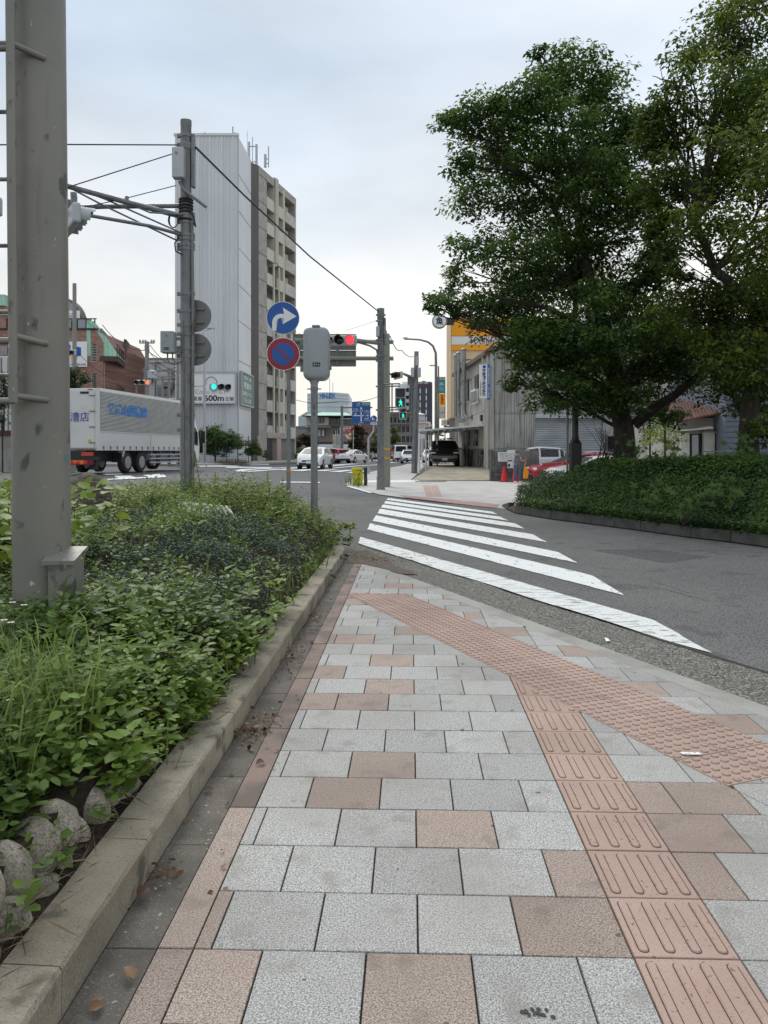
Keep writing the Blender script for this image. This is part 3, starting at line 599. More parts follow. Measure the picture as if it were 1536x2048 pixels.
def weed(x, y, C, Nn, Sz, T, Dv):
    t, s = TSf(x, y); jw = juniper_w(x, y)
    if R.random() < jw * .93: return
    d = nz3(x, y, 1.1); edge = max(sm((-t - 1.02) / .25), sm((s - 3.6) / .8)); hh = (.12 + .26 * max(0, .5 + d)) * (.55 + .45 * edge) * (1 + .5 * sm((s - 9) / 3)); h = hp(x, y)
    if nz3(x, y, 1.7, 9) < -.34 and R.random() < .8: return
    if s < 2.85 and t > -1.23 + .06 * nz3(x, y, 3) and R.random() < .95: return
    ht = hh * R.uniform(.4, 1.15); lean = Vector((R.gauss(0, .35) + (.75 if t > -1.3 and s > 3.5 else 0), R.gauss(0, .35), 1)).normalized(); ls = (.040 + .022 * nz3(x, y, .8, 3)) * R.choice((.6, .8, 1, 1, 1.2, 1.6)) * R.uniform(.8, 1.2) * (1 + .035 * y)
    a0 = R.uniform(0, 6.3); n = R.randint(4, 8); tt = min(1, max(0, .50 + .5 * nz3(x, y, .7, 21) + R.gauss(0, .16)))
    for i in range(n):
        f = 1 - .55 * (i / n) * R.uniform(.6, 1.4); a = a0 + i * 2.39; p = Vector((x, y, h)) + lean * ht * f; dv = Vector((math.cos(a), math.sin(a), R.uniform(-.25, .35)))
        C.append(p + dv * ls * .15); Nn.append(Vector((R.gauss(0, .28), R.gauss(0, .28) - .12, 1)) - dv * .25); Sz.append(ls * (.7 + .5 * i / n)); T.append(min(1, max(0, tt + .18 * (f - .7) + R.gauss(0, .1)))); Dv.append(dv)
C, Nn, Sz, T, Dv = shoots(23000, (-9, -.7, 1.5, 16.4), 1.0, weed)
o = link('weeds', leafmesh('weeds', C, Nn, Sz, T, L_weed, .52, .2, False, Dv)); tag(o, 'mixed green weeds covering the planter', None, None, 'stuff')
# nearer weeds carry finer, fuller leaves
def weed_near(x, y, C, Nn, Sz, T, Dv):
    if y > 6.5: return
    weed(x, y, C, Nn, Sz, T, Dv)
C, Nn, Sz, T, Dv = shoots(6500, (-3.6, -.85, 1.6, 6.4), 1.0, weed_near)
o = link('leafy_undergrowth', leafmesh('leafy_undergrowth', C, Nn, Sz * 1.12, T, L_big, .56, .2, True, Dv)); tag(o, 'broad leaved undergrowth close to the kerb', None, None, 'stuff')
def jun(x, y, C, Nn, Sz, T, Dv):
    jw = juniper_w(x, y)
    if R.random() > jw: return
    h = hp(x, y) + .09 + .12 * nz3(x, y, 1.6, 2)
    for i in range(11):
        a = R.uniform(0, 6.3); dv = Vector((math.cos(a), math.sin(a), R.uniform(.1, 1.1))); p = Vector((x + R.gauss(0, .05), y + R.gauss(0, .05), h + R.uniform(-.07, .05)))
        C.append(p); Nn.append(Vector((R.gauss(0, .6), R.gauss(0, .6), 1))); Sz.append(R.uniform(.022, .045) * (1 + .03 * y)); T.append(min(1, max(0, .4 + .3 * nz3(x, y, 2) + R.gauss(0, .2)))); Dv.append(dv)
C, Nn, Sz, T, Dv = shoots(15000, (-6, -.9, 1.9, 12.5), .9, jun)
tag(link('creeping_juniper', leafmesh('creeping_juniper', C, Nn, Sz, T, L_jun, .28, .1, False, Dv)), 'dull blue green creeping juniper mat', None, None, 'stuff')
ov = thing('shrub', 'loose green shrub spilling over the kerb where the planter meets the crossing', 'shrub')
LO = [(xu(u, D), D, zv(v, D), r * D / F) for u, v, r, D in ((668, 1078, 36, 11.2), (652, 1112, 40, 9.9), (632, 1155, 38, 8.7), (684, 1058, 26, 11.7), (608, 1200, 32, 7.7), (588, 1245, 28, 6.8), (640, 1060, 40, 11.8), (615, 1110, 45, 10.2), (600, 1040, 36, 13), (540, 1012, 40, 13.6), (470, 1005, 40, 13.8), (420, 1010, 36, 13.4), (320, 1010, 36, 12.5), (575, 1290, 22, 6.1))]
cloud('leaves', LO, 560, .058, L_weed, ov, .11, 9, .5, .8, .5)['kind'] = 'stuff'
# dead stems and litter on the soil
def dead(x, y, C, Nn, Sz, T, Dv):
    h = hp(x, y)
    for i in range(4):
        a = R.uniform(0, 6.3); C.append(Vector((x + R.gauss(0, .05), y + R.gauss(0, .05), h + R.uniform(0, .09)))); Dv.append(Vector((math.cos(a), math.sin(a), R.uniform(-.2, .6)))); Nn.append(Vector((R.gauss(0, 1), R.gauss(0, 1), 1))); Sz.append(R.uniform(.05, .14)); T.append(R.random())
C, Nn, Sz, T, Dv = shoots(9000, (-4.5, -.9, 1.6, 11), 1.3, dead)
tag(link('dead_stems_litter', leafmesh('dead_stems_litter', C, Nn, Sz, T, L_dead, .045, .1, False, Dv)), kind='stuff')
# grass blades -------------------------------------------------------------
def blades(name, roots, m, label, hmin, hmax, n, w=.006, spread=.05, par=None, droop=.5):
    mb = MB(); tints = []
    for (x, y, z) in roots:
        for i in range(n):
            a = R.uniform(0, 6.3); L = R.uniform(hmin, hmax); b = Vector((x + R.gauss(0, spread), y + R.gauss(0, spread), z)); dr = Vector((math.cos(a), math.sin(a), 0)); sd_ = Vector((-dr.y, dr.x, 0)) * w
            k = R.uniform(.15, droop); p1 = b + Vector((0, 0, L * .5)) + dr * L * k * .3; p2 = b + Vector((0, 0, L * .85)) + dr * L * k * .8; p3 = b + Vector((0, 0, L * (1 - k * .3))) + dr * L * k * 1.5
            mb.add([b - sd_, b + sd_, p1 + sd_ * .9, p1 - sd_ * .9, p2 + sd_ * .6, p2 - sd_ * .6, p3], [(0, 1, 2, 3), (3, 2, 4, 5), (5, 4, 6)]); tints += [min(1, max(0, R.gauss(.5, .25)))] * 3
    me = bpy.data.meshes.new(name); me.from_pydata([tuple(v) for v in mb.v], [], mb.f); me.materials.append(m); at = me.attributes.new('tint', 'FLOAT', 'FACE'); at.data.foreach_set('value', tints)
    return link(name, me, par)
g1 = [(x, y, hp(x, y)) for x, y in [(R.uniform(-1.55, -1.22), R.uniform(2.2, 3.3)) for _ in range(46)]]
o = blades('grass', g1, L_dgrass, '', .28, .52, 9, .0045); tag(o, 'long pale grass at the near end of the planter', None, None, 'stuff')
g2 = [(x, y, hp(x, y)) for x, y in [(R.uniform(-4.6, -1.1), R.uniform(3.2, 13)) for _ in range(95)]]
o = blades('grass', g2, L_grass, '', .12, .36, 5, .005); tag(o, 'thin grass growing through the weeds', None, None, 'stuff')
g3 = [(*W_(R.uniform(-1.14, -1.04), s_).xy, .13) for s_ in np.arange(3.2, 10.4, .16)]
o = blades('grass', g3, L_grass, '', .10, .30, 4, .004, droop=.9); tag(o, 'grass drooping over the planter kerb', None, None, 'stuff')
# single tall leafy plants (countable) --------------------------------------
def weed_plant(loc, h, nl, ls, seed, label, lean=(0, 0), tint=.5, mt=None, cat='weed', group=None):
    r = random.Random(seed); root = thing('weed_plant', label, cat, loc, 0, group); mb = MB(); pts = []
    for i in range(6): f = i / 5; pts.append((lean[0] * h * f * f + r.uniform(-.01, .01), lean[1] * h * f * f, h * f))
    mb.tube(pts, [.006 * (1 - .12 * i) * (1 + h) for i in range(6)], 5); mb.build('stem', L_dead if False else mat('green_stem', (.09, .13, .035), .6), root)
    C, Nn, Sz, T, Dv = [], [], [], [], []
    for i in range(nl):
        f = .25 + .75 * (i / max(1, nl - 1)); p = Vector((lean[0] * h * f * f, lean[1] * h * f * f, h * f)); a = i * 2.4 + r.uniform(-.3, .3); dv = Vector((math.cos(a), math.sin(a), .15 + .9 * (f > .85) + r.uniform(-.2, .2)))
        C.append(p); Dv.append(dv); Nn.append(Vector((0, 0, 1)) - dv * .35); Sz.append(ls * (1.1 - .45 * f) * r.uniform(.8, 1.2)); T.append(min(1, max(0, tint + r.gauss(0, .12))))
    a = [np.array([tuple(v) for v in q]) if hasattr(q[0], 'x') else np.array(q) for q in (C, Nn, Sz, T, Dv)]
    link('leaves', leafmesh('leaves', a[0], a[1], a[2], a[3], mt or L_weed, .5, .2, True, a[4]), root); return root
WP = [(118, 1235, 4.25, .42, 14, .085, 'tall shoot with broad leaves growing against the foot of the thick grey post', .35),
      (462, 1190, 5.6, .30, 9, .12, 'upright bright green shoot with long leaves in the middle of the planter', .9),
      (545, 1190, 6.6, .30, 8, .10, 'bright shoot beside the juniper mat near the pavement kerb', .8),
      (170, 1000, 8.4, .55, 16, .11, 'tall yellow green weed in front of the tall dark rock', .85),
      (150, 1045, 7.8, .45, 14, .11, 'bushy yellow green weed just beside the edge of the thick grey post', .8),
      (225, 1010, 9.2, .40, 13, .10, 'yellow green weed at the foot of the tall dark rock', .7),
      (402, 1010, 13.2, .85, 26, .11, 'tallest leafy weed standing before the signal mast base', .85),
      (430, 1005, 13.0, .60, 22, .10, 'leafy weed growing next to the signal mast base', .75),
      (495, 1000, 12.9, .60, 22, .11, 'leafy weed midway between the signal mast and the round signs', .7),
      (540, 1005, 12.8, .62, 24, .11, 'bushy weed a little before the round sign pole', .75),
      (565, 1010, 13.4, .55, 22, .10, 'bushy weed wrapped about the round sign pole foot', .7),
      (505, 1160, 6.3, .24, 9, .10, 'small light green shoot amid low weeds before the juniper', .8),
      (335, 1080, 8.2, .30, 10, .09, 'thin stemmed weed amid low plants before the white board', .6),
      (700, 1075, 11.2, .30, 12, .09, 'leafy tip of the shrub reaching out over the street end', .75),
      (640, 1045, 11.6, .35, 16, .10, 'light green weed at the foot of the grey signal cabinet pole', .8),
      (270, 1480, 3.3, .10, 9, .075, 'broad leaved weed hanging over the boulder edging', .45),
      (190, 1460, 3.25, .14, 10, .075, 'low broad leaved plant behind the boulder edging', .5),
      (130, 1520, 2.75, .12, 10, .07, 'broad leaved plant nearest the pale long grass', .5),
      (345, 1330, 4.3, .22, 10, .08, 'weed with a glossy whorl of leaves midway along the kerb', .5),
      (470, 1300, 4.6, .20, 10, .08, 'weed with shiny leaves close to the kerb top', .6),
      (15, 960, 6.0, .60, 22, .10, 'bright green leafy plant beyond the ladder side of the thick post', .9)]
for i, (u, v, D, h, nl, ls, lab, ti) in enumerate(WP):
    x = xu(u, D); weed_plant((x, D, hp(x, D)), h, nl, ls, i, lab, (R.uniform(-.2, .2), R.uniform(-.2, .1)), ti, L_weed if ti > .55 else L_big, 'weed', 'tall weeds standing in the planter')
# heart leaved bright plants left of the post
C = []; 
for i in range(420):
    x, y = R.uniform(-3.6, -2.35), R.uniform(5.0, 7.2); C.append((x, y, hp(x, y) + R.uniform(.1, .62)))
C = np.array(C); tag(link('bright_undergrowth', leafmesh('bright_undergrowth', C, NR.normal(size=C.shape) * .35 + np.array([0, -.25, 1]), .09 + .05 * NR.rand(len(C)), np.clip(.75 + .2 * NR.normal(size=len(C)), 0, 1), L_weed, .7, .15, True)), kind='stuff')
# fleabane flowers
M_pet = mat('white_petal', (.75, .74, .75), .6); M_yc = mat('flower_centre', (.65, .45, .03), .6)
for i, (u, v, D) in enumerate([(25, 1205, 3.3), (48, 1210, 3.35), (8, 1240, 3.1), (22, 1245, 3.12), (20, 1400, 2.9), (82, 1445, 2.95), (92, 1455, 2.95)]):
    p = P(u, v, D); z0 = hp(p.x, p.y); lab = 'white daisy with yellow centre, ' + ['topmost beside the thick post', 'second from the top beside the thick post', 'at the picture edge among two close blooms', 'flat bloom beside the thick post foot', 'single bloom amid the weeds above the pale grass', 'upper bloom of the low pair near the broad leaves', 'lower bloom of the low pair near the broad leaves'][i]
    r = thing('daisy', lab, 'flower', (p.x, p.y, z0), 0, 'white daisies in the planter'); hh = p.z - z0
    MB().tube([(.02 * math.sin(i), .01, -.02), (0.01, 0, hh * .6), (0, 0, hh)], .0018, 4).build('stem', mat('green_stem', (.09, .13, .035), .6), r)
    mb = MB()
    for k in range(16): a = k * math.pi / 8; d = Vector((math.cos(a), math.sin(a) * .9, .1)); sdv = Vector((-d.y, d.x, 0)) * .0022; c = Vector((0, 0, hh)); mb.add([c + d * .003 - sdv, c + d * .003 + sdv, c + d * .014 + sdv, c + d * .014 - sdv], [(0, 1, 2, 3)])
    mb.build('petal', M_pet, r); MB().lathe([(.005, 0), (.0045, .002), (.002, .0035), (0, .004)], (0, 0, hh), 8).build('flower_centre', M_yc, r)
# white board lying in the planter
M_bd = mat('weathered_board', (.62, .62, .60), .8, layers=[(5, 6, .5, .6, (.25, .24, .2), .7), (40, 4, .6, .7, (.1, .1, .08), .7)])
bd = thing('fallen_board', 'weathered white slatted board lying among the weeds in the planter', 'board', P(415, 1024, 10.2), .55)
MB().bx(-.27, .05, -.22, .22, 0, .03).build('panel', M_bd, bd, bevel=.004); bd.rotation_euler = (.35, .12, .55)
for k in range(4): MB().bx(.08 + .075 * k, .125 + .075 * k, -.26, .24, -.01, .02).build('slat', M_bd, bd, bevel=.003)
# fallen leaves by the kerb
C = []; Sz = []
for i in range(620):
    if i < 150: t, s = R.gauss(-.80, .06), R.gauss(4.05, .16)
    elif i < 230: t, s = R.gauss(-.84, .04), R.gauss(5.5, .22)
    elif i < 300: t, s = R.gauss(-.82, .05), R.gauss(6.7, .4)
    elif i < 470: t, s = R.gauss(-.4, .30), R.gauss(10.6, .28); 
    elif i < 500: t, s = R.gauss(-.83, .03), R.gauss(2.62, .05)
    elif i < 560: t, s = -1.03 + R.gauss(0, .03), R.uniform(3.4, 6)
    else: t, s = R.uniform(-.9, -.62), R.uniform(1.7, 10)
    w = W_(t, s, .006 + R.random() * (.03 if i < 500 else .004) + (.13 if 500 <= i < 560 else 0)); C.append(tuple(w)); Sz.append(R.uniform(.010, .034))
C = np.array(C); tag(link('fallen_leaves', leafmesh('fallen_leaves', C, NR.normal(size=C.shape) * .45 + np.array([0, 0, 1]), np.array(Sz), NR.rand(len(C)), L_dry, .6, .3, True)), kind='stuff')
# moss and silt patch where the pavement meets the planter tip
mb = MB()
pt = [G(u, v).xy for u, v in [(690, 1118), (705, 1105), (735, 1100), (760, 1112), (790, 1130), (835, 1150), (800, 1148), (760, 1135), (728, 1128), (700, 1128)]]
tag(sheet('silt', wavy(pt, .02, .1), .003, mat('silt', (.10, .075, .055), .95, layers=[(12, 5, .45, .6, (.16, .13, .10), .7), (60, 3, .5, .7, (.05, .035, .03), .7)], bump=(30, 1, .01)), 0), kind='stuff')
def single_leaf(u, v, size, mt, lab, tint=.7, z=.01):
    p = G(u, v, z); C = np.array([tuple(p)]); o = link('dry_leaf', leafmesh('dry_leaf', C - np.array([0, 0, 0]), np.array([[.3, -.2, 1.]]), np.array([size]), np.array([tint]), mt, .7, .5, True)); 
    return tag(o, lab, 'leaf')
single_leaf(267, 1955, .05, L_dry, 'pale curled dry leaf on the dark border by the pink slabs', 1); single_leaf(180, 2020, .045, L_dry, 'crumpled brown leaf on the dark border low in the picture', .6)
single_leaf(527, 1523, .05, L_dry, 'brown leaf lying on the pink border strip', .5); single_leaf(424, 1580, .04, L_dry, 'reddish leaf on the dark border between two kerb joints', .4); single_leaf(292, 1775, .06, L_dry, 'dark red leaf caught against the kerb foot', .1, .03)
pp = thing('paper_scrap', 'torn white paper scrap on the dotted tactile tiles', 'litter', G(1383, 1507, .009)); mb = MB(); mb.ex([(-.045, -.012, 0), (.03, -.014, 0), (.048, -.004, 0), (.036, .016, 0), (-.01, .014, 0), (-.05, .018, 0)], (0, 0, .001)); mb.build('paper', mat('paper', (.8, .8, .78), .8), pp)
for k, (x, y) in enumerate([(-.012, -.002), (.018, .006), (-.032, -.008)]): MB().ex([(x - .006, y - .003, .0015), (x + .007, y - .002, .0015), (x + .006, y + .003, .0015), (x - .007, y + .003, .0015)], (0, 0, .0004)).build('stain', mat('paper_stain', (.35, .35, .36), .8), pp)
o = tag(MB().ex([tuple(G(u, v, .004)) for u, v in [(1209, 1275), (1216, 1277), (1220, 1282), (1212, 1283)]], (0, 0, .002)).build('gum_wrapper', mat('paper', (.8, .8, .78), .8)), 'tiny white scrap on the rough gutter', 'litter')
# dark stain spots on the granite
mb = MB(); c0 = G(1075, 2026, .0028)
for k in range(22):
    a, r_, q = R.uniform(0, 6.3), abs(R.gauss(0, .016)), R.uniform(.002, .008); c = c0 + Vector((r_ * math.cos(a) * 1.6, r_ * math.sin(a), .00005 * k)); mb.poly([c + Vector((q * math.cos(i * 1.05) * R.uniform(.6, 1.2), q * math.sin(i * 1.05) * R.uniform(.6, 1.2), 0)) for i in range(6)])
tag(mb.build('dark_stain', mat('oil_stain', (.03, .03, .032), .7)), kind='stuff')
# ================================================================= THICK POST WITH LADDER
post = thing('lighting_post', 'thick grey green steel post with a side ladder standing in the planter', 'post', (xu(86, 4.7), 4.7, .2))
post.rotation_euler = (0, -.0085, 0)
mb = MB(); prof = [(.166, -.3), (.164, 1.2), (.160, 3.5), (.152, 9.5)]; mb.lathe(prof, (0, 0, 0), 40); mb.build('shaft', M_ps, post, smooth=True)
mb = MB(); mb.cb((.185, -.10, .42), (.15, .17, .40)); mb.build('access_box', M_ps, post, bevel=.008)
bx_ = [o for o in post.children if o.name.startswith('access_box')][0]
mb = MB(); mb.add([(.085, -.205, .60), (.275, -.205, .60), (.275, 0.0, .66), (.085, 0.0, .66), (.085, -.205, .625), (.275, -.205, .625), (.275, 0.0, .685), (.085, 0.0, .685)], [(3, 2, 1, 0), (4, 5, 6, 7), (0, 1, 5, 4), (1, 2, 6, 5), (2, 3, 7, 6), (3, 0, 4, 7)]); mb.build('box_lid', M_ps, bx_)
stx = xu(122, 4.55) - post.location.x; th_ = math.asin(min(.99, stx / .163)); zz = zv(918, 4.56) - .2
mb = MB(); mb.T = Matrix.Translation((0, 0, zz)) @ Matrix.Rotation(th_, 4, 'Z'); n = 4
for i in range(n): a, b = -.12 + .24 * i / n, -.12 + .24 * (i + 1) / n; r_ = .1655; mb.add([(r_ * math.sin(a), -r_ * math.cos(a), -.026), (r_ * math.sin(b), -r_ * math.cos(b), -.026), (r_ * math.sin(b), -r_ * math.cos(b), .026), (r_ * math.sin(a), -r_ * math.cos(a), .026)], [(0, 1, 2, 3)])
mb.build('sticker', mat('round_sticker', lin((95, 120, 118)), .5, layers=[(60, 3, .5, .6, lin((60, 150, 150)), .7)]), post)
# ladder: rails, rungs, stand-offs
rx1 = xu(30, 4.45) + 2.055; rx0 = rx1 - .36; ry = -.24; zb = zv(805, 4.45) - .2
for x in (rx1, rx0): MB().tube([(x, ry, zb), (x, ry, 8.6)], .026, 12).build('ladder_rail', M_ps, post, smooth=True)
rung = MB().tube([(rx0, 0, 0), (rx1, 0, 0)], .0125, 8).mesh('ladder_rung', M_ps, True)
z = zv(800, 4.45) - .2
for v in (750, 623, 490, 357, 222, 84, -52, -188, -324, -460, -596, -732): link('ladder_rung', rung, post, (0, ry, zv(v, 4.45) - .2))
for v in (800, 678, 85, -560):
    z = zv(v, 4.4) - .2; z2 = z - (.0 if v == 800 else .03)
    MB().tube([(rx1, ry, z + .03), (.10, -.13, z + (-.005 if v != 800 else .01))], .019, 10).build('ladder_bracket', M_ps, post, smooth=True)
    MB().tube([(rx0, ry, z), (rx1, ry, z)], .019, 10).build('ladder_bracket', M_ps, post, smooth=True)
# ================================================================= POLES, SIGNALS, SIGNS
E_red = mat('lit_red', (.5, .02, .02), .4, emit=((1, .03, .05), 1.6)); E_green = mat('lit_green', (.02, .4, .3), .4, emit=((.02, .85, .62), 1.15)); E_org = mat('lit_orange', (.5, .1, .02), .4, emit=((1, .16, .04), 1.4))
M_lens = mat('unlit_lens', (.012, .012, .014), .25)
def face_mat(p): return Matrix.Translation(p) @ Matrix.Rotation(math.radians(90), 4, 'X')
def vsignal(loc, rz, w, lit, label, parent=None, M=M_galvl, group='road signals above the junction'):
    """three lamp horizontal signal facing local -Y, width w; lit = (index, material)"""
    r = thing('traffic_signal', label, 'traffic light', loc, rz, group); k = w / 1.25
    MB().bx(-.625 * k, .625 * k, -.03 * k, .12 * k, -.19 * k, .19 * k).build('housing', M, r, bevel=.05 * k, seg=2)
    for i in range(3):
        x = (-.40 + .40 * i) * k; m = lit[1] if lit and lit[0] == i else M_lens
        ln = MB().lathe([(.150 * k, .0), (.150 * k, .015 * k), (.09 * k, .035 * k), (0, .045 * k)], (x, -.03 * k, 0), 16, M=Matrix.Rotation(math.radians(90), 4, 'X')).build('lens', m, r, smooth=True)
        mb = MB(); n = 14; vs = []   # hood
        for j in range(n + 1):
            t = math.radians(-35 + 250 * j / n); d = (.27 if 20 < math.degrees(t) < 160 else .17) * k
            for rr, y in ((.165, 0), (.165, -d / k), (.158, -d / k), (.158, 0)): vs.append((x + rr * k * math.cos(t), -.03 * k + y * k, rr * k * math.sin(t)))
        fs = [(j * 4 + a, j * 4 + (a + 1) % 4, j * 4 + 4 + (a + 1) % 4, j * 4 + 4 + a) for j in range(n) for a in range(4)]
        mb.add(vs, fs); mb.build('hood', M if (m is not M_lens or math.degrees(rz) > 100) else M_blk, ln, smooth=True)
    return r
def pedsignal(loc, rz, w, label, gm=E_green):
    r = thing('pedestrian_signal', label, 'pedestrian light', loc, rz, 'green man signals at the far corner'); k = w / .45
    MB().bx(-.225 * k, .225 * k, 0, .2 * k, -.43 * k, .43 * k).build('housing', M_galvl, r, bevel=.04 * k, seg=2)
    for z in (.2, -.2): 
        ln = MB().bx(-.165 * k, .165 * k, -.012 * k, .0, (z - .165) * k, (z + .165) * k).build('lens', M_lens, r)
        if z < 0:
            mb = MB(); c = lambda pts: [((x) * k, -.016 * k, (z + y) * k) for x, y in pts]; V_ = (0, .003, 0)
            mb.lathe([(.026 * k, 0), (.026 * k, .004)], (0, -.018 * k, (z + .115) * k), 10, M=Matrix.Rotation(math.radians(90), 4, 'X'))
            for q in ([(-.03, .08), (.035, .08), (.045, .0), (-.02, -.02)], [(-.03, .08), (-.015, .06), (-.07, .01), (-.085, .025)], [(.035, .08), (.02, .06), (.06, -.01), (.078, .0)], [(-.02, -.02), (.015, -.02), (-.04, -.13), (-.07, -.13)], [(.01, -.02), (.045, .0), (.08, -.13), (.05, -.13)]): mb.ex(c(q), V_)
            mb.build('walking_man', gm, ln)
        mb = MB(); mb.bx(-.19 * k, .19 * k, -.12 * k, 0, (z + .17) * k, (z + .18) * k); mb.bx(-.19 * k, -.18 * k, -.1 * k, 0, (z - .1) * k, (z + .17) * k); mb.bx(.18 * k, .19 * k, -.1 * k, 0, (z - .1) * k, (z + .17) * k); mb.build('hood', M_blk, ln)
    return r
def band(mb, z, r, h=.05, n=16): mb.lathe([(r, z - h / 2), (r, z + h / 2)], (0, 0, 0), n)
def clampset(root, zs, r, name='clamp'):
    for z in zs:
        mb = MB(); mb.lathe([(r + .012, z - .03), (r + .012, z + .03)], (0, 0, 0), 14); mb.cb((r + .03, 0, z), (.06, .05, .06)); mb.cb((-r - .03, 0, z), (.06, .05, .06)); mb.build(name, M_galv, root)
def disc_sign(root, c, r, mface, name='sign_plate', back=False):
    o = MB().lathe([(r, 0), (r, .004)], c, 40, M=Matrix.Rotation(math.radians(90), 4, 'X')).build(name, M_sw if not back else M_sgrey, root)
    if mface: MB().lathe([(r * .965, 0), (r * .965, .003)], (c[0], c[1] - .004, c[2]), 40, M=Matrix.Rotation(math.radians(90), 4, 'X')).build('sign_face', mface, o)
    return o
# ---- signal mast near us ---------------------------------------------------
D1 = 14.0; x1 = xu(372, D1); b1_ = hp(x1, D1) - .1
mast = thing('signal_mast', 'tall slim grey signal mast with truss arm rising from the planter', 'pole', (x1, D1, b1_)); zt_ = zv(240, D1) - b1_
Z = lambda v, D=D1, b=b1_: zv(v, D) - b
MB().lathe([(.105, -.3), (.100, 2), (.095, zt_ - .12), (.099, zt_ - .11), (.099, zt_ - .01), (.08, zt_)], (0, 0, 0), 20).build('shaft', M_galv, mast, smooth=True)
mb = MB(); mb.tube([(.125, -.02, 0), (.125, -.02, Z(600)), (.115, -.03, Z(450)), (.09, -.02, Z(430))], .03, 10); mb.tube([(-.0, -.12, 0), (-.03, -.12, Z(640))], .012, 6); mb.build('conduit', mat('rusty_conduit', (.20, .20, .185), .6, .2, layers=[(7, 5, .55, .66, (.12, .07, .045), .8, (1, 1, .4))]), mast, smooth=True)
clampset(mast, [Z(v) for v in (272, 290, 296, 430, 436, 444, 470, 478, 490, 498, 588, 622, 650, 668, 696, 712, 830, 860)], .098)
mb = MB()
for v in (400, 405, 412, 418, 425, 440): mb.lathe([(.125, Z(v) - .018), (.135, Z(v)), (.125, Z(v) + .018)], (0, 0, 0), 14)
mb.build('cable_wrap', M_blk, mast)
o = MB().bx(xu(351, D1) - x1, xu(374, D1) - x1, -.25, -.08, Z(364), Z(304)).build('equipment_box', M_galvl, mast, bevel=.012); MB().lathe([(.022, 0), (.022, .01)], (xu(360, D1) - x1, -.25, Z(316)), 10, M=Matrix.Rotation(math.radians(90), 4, 'X')).build('knob', M_galv, o)
MB().bx(.10, .16, -.05, .07, Z(375), Z(275)).build('antenna_box', M_galv, mast, bevel=.01)
# truss arm: two tubes reaching out over the road, braced
e1 = Vector((xu(124, 12.6), 12.6, zv(369, 12.6))) - mast.location; mid = Vector((xu(252, 13.2), 13.2, zv(404, 13.2))) - mast.location
MB().tube([e1, mid, (-.08, -.05, Z(434))], [.045, .045, .05], 10).build('arm', M_galv, mast, smooth=True)
MB().tube([Vector((xu(132, 12.8), 12.8, zv(416, 12.8))) - mast.location, Vector((xu(210, 13.2), 13.2, zv(413, 13.2))) - mast.location, (-.06, .02, Z(411))], .04, 10).build('arm', M_galv, mast, smooth=True)
MB().tube([Vector((xu(124, 12.6), 12.6, zv(428, 12.6))) - mast.location, Vector((xu(185, 12.8), 12.8, zv(432, 12.8))) - mast.location, Vector((xu(300, 13.4), 13.4, zv(452, 13.4))) - mast.location, (-.10, -.05, Z(470)), (-.05, -.05, Z(478))], .03, 10).build('arm', M_galv, mast, smooth=True)
for q in ([(126, 367, 12.6), (210, 398, 13), (372, 470, 14)], [(127, 369, 12.6), (205, 410, 13), (352, 480, 13.95)], [(252, 405, 13.2), (300, 425, 13.5), (385, 430, 14)]): MB().tube([Vector((xu(u, D), D, zv(v, D))) - mast.location for u, v, D in q], .016, 8).build('brace', M_galv, mast, smooth=True)
for (u, v, D) in ((129, 365, 12.6), (254, 400, 13.2)): MB().cb(Vector((xu(u, D), D, zv(v, D))) - mast.location, (.05, .05, .12)).build('bracket', M_galv, mast)
MB().tube([(-.09, -.12, Z(368)), (0, -.14, Z(385)), (.39, -.1, Z(418))], .028, 8).build('cross_arm', M_galv, mast, smooth=True)
mb = MB()
for j in range(3): mb.tube([(-.18 + .075 * math.cos(t) * (1 + .1 * j), -.16 - .01 * j, Z(446) + .13 * math.sin(t)) for t in np.linspace(0, 6.2, 16)], .009, 5)
for q in ([(.08, -.1, Z(420)), (.17, -.1, Z(440)), (.20, -.1, Z(457)), (.16, -.1, Z(450))], [(-.1, -.1, Z(478)), (-.17, -.12, Z(490)), (-.16, -.1, Z(505)), (-.05, -.1, Z(512))]): mb.tube(q, .014, 6)
mb.build('cable_loop', M_blk, mast)
# control cabinet
cc = MB().bx(xu(330, D1) - x1, xu(356, D1) - x1, -.30, -.08, Z(709), Z(667)).build('control_cabinet', M_box, mast, bevel=.008)
MB().lathe([(.02, 0), (.02, .008)], (xu(342, D1) - x1, -.30, Z(676)), 6, M=Matrix.Rotation(math.radians(90), 4, 'X')).build('emblem', mat('brass', (.25, .2, .1), .4, .6), cc)
MB().lathe([(.014, 0), (.014, .02)], (xu(334.5, D1) - x1, -.30, Z(687)), 8, M=Matrix.Rotation(math.radians(90), 4, 'X')).build('handle', M_galvl, cc)
MB().bx(xu(337, D1) - x1, xu(347, D1) - x1, -.304, -.299, Z(704), Z(699)).build('name_plate', M_blk, cc); text('ソ-1', .07, .022, (xu(342, D1) - x1, -.306, Z(701.5)), M_sw, cc)
mb = MB(); mb.tube([(-.29, -.15, Z(709)), (-.29, -.15, Z(722)), (-.22, -.15, Z(730)), (-.10, -.1, Z(728)), (-.03, -.1, Z(720))], .014, 8); mb.tube([(-.20, -.15, Z(709)), (-.2, -.15, Z(720)), (-.12, -.13, Z(728))], .014, 8); mb.build('cabinet_pipe', M_galv, mast, smooth=True)
for v in (679, 703): MB().bx(-.20, -.05, -.12, -.06, Z(v) - .025, Z(v) + .025).build('cabinet_bracket', M_galv, mast)
MB().lathe([(.102, Z(927)), (.102, Z(922))], (0, 0, 0), 16).build('warning_band', mat('amber_band', lin((190, 130, 30)), .6), mast)
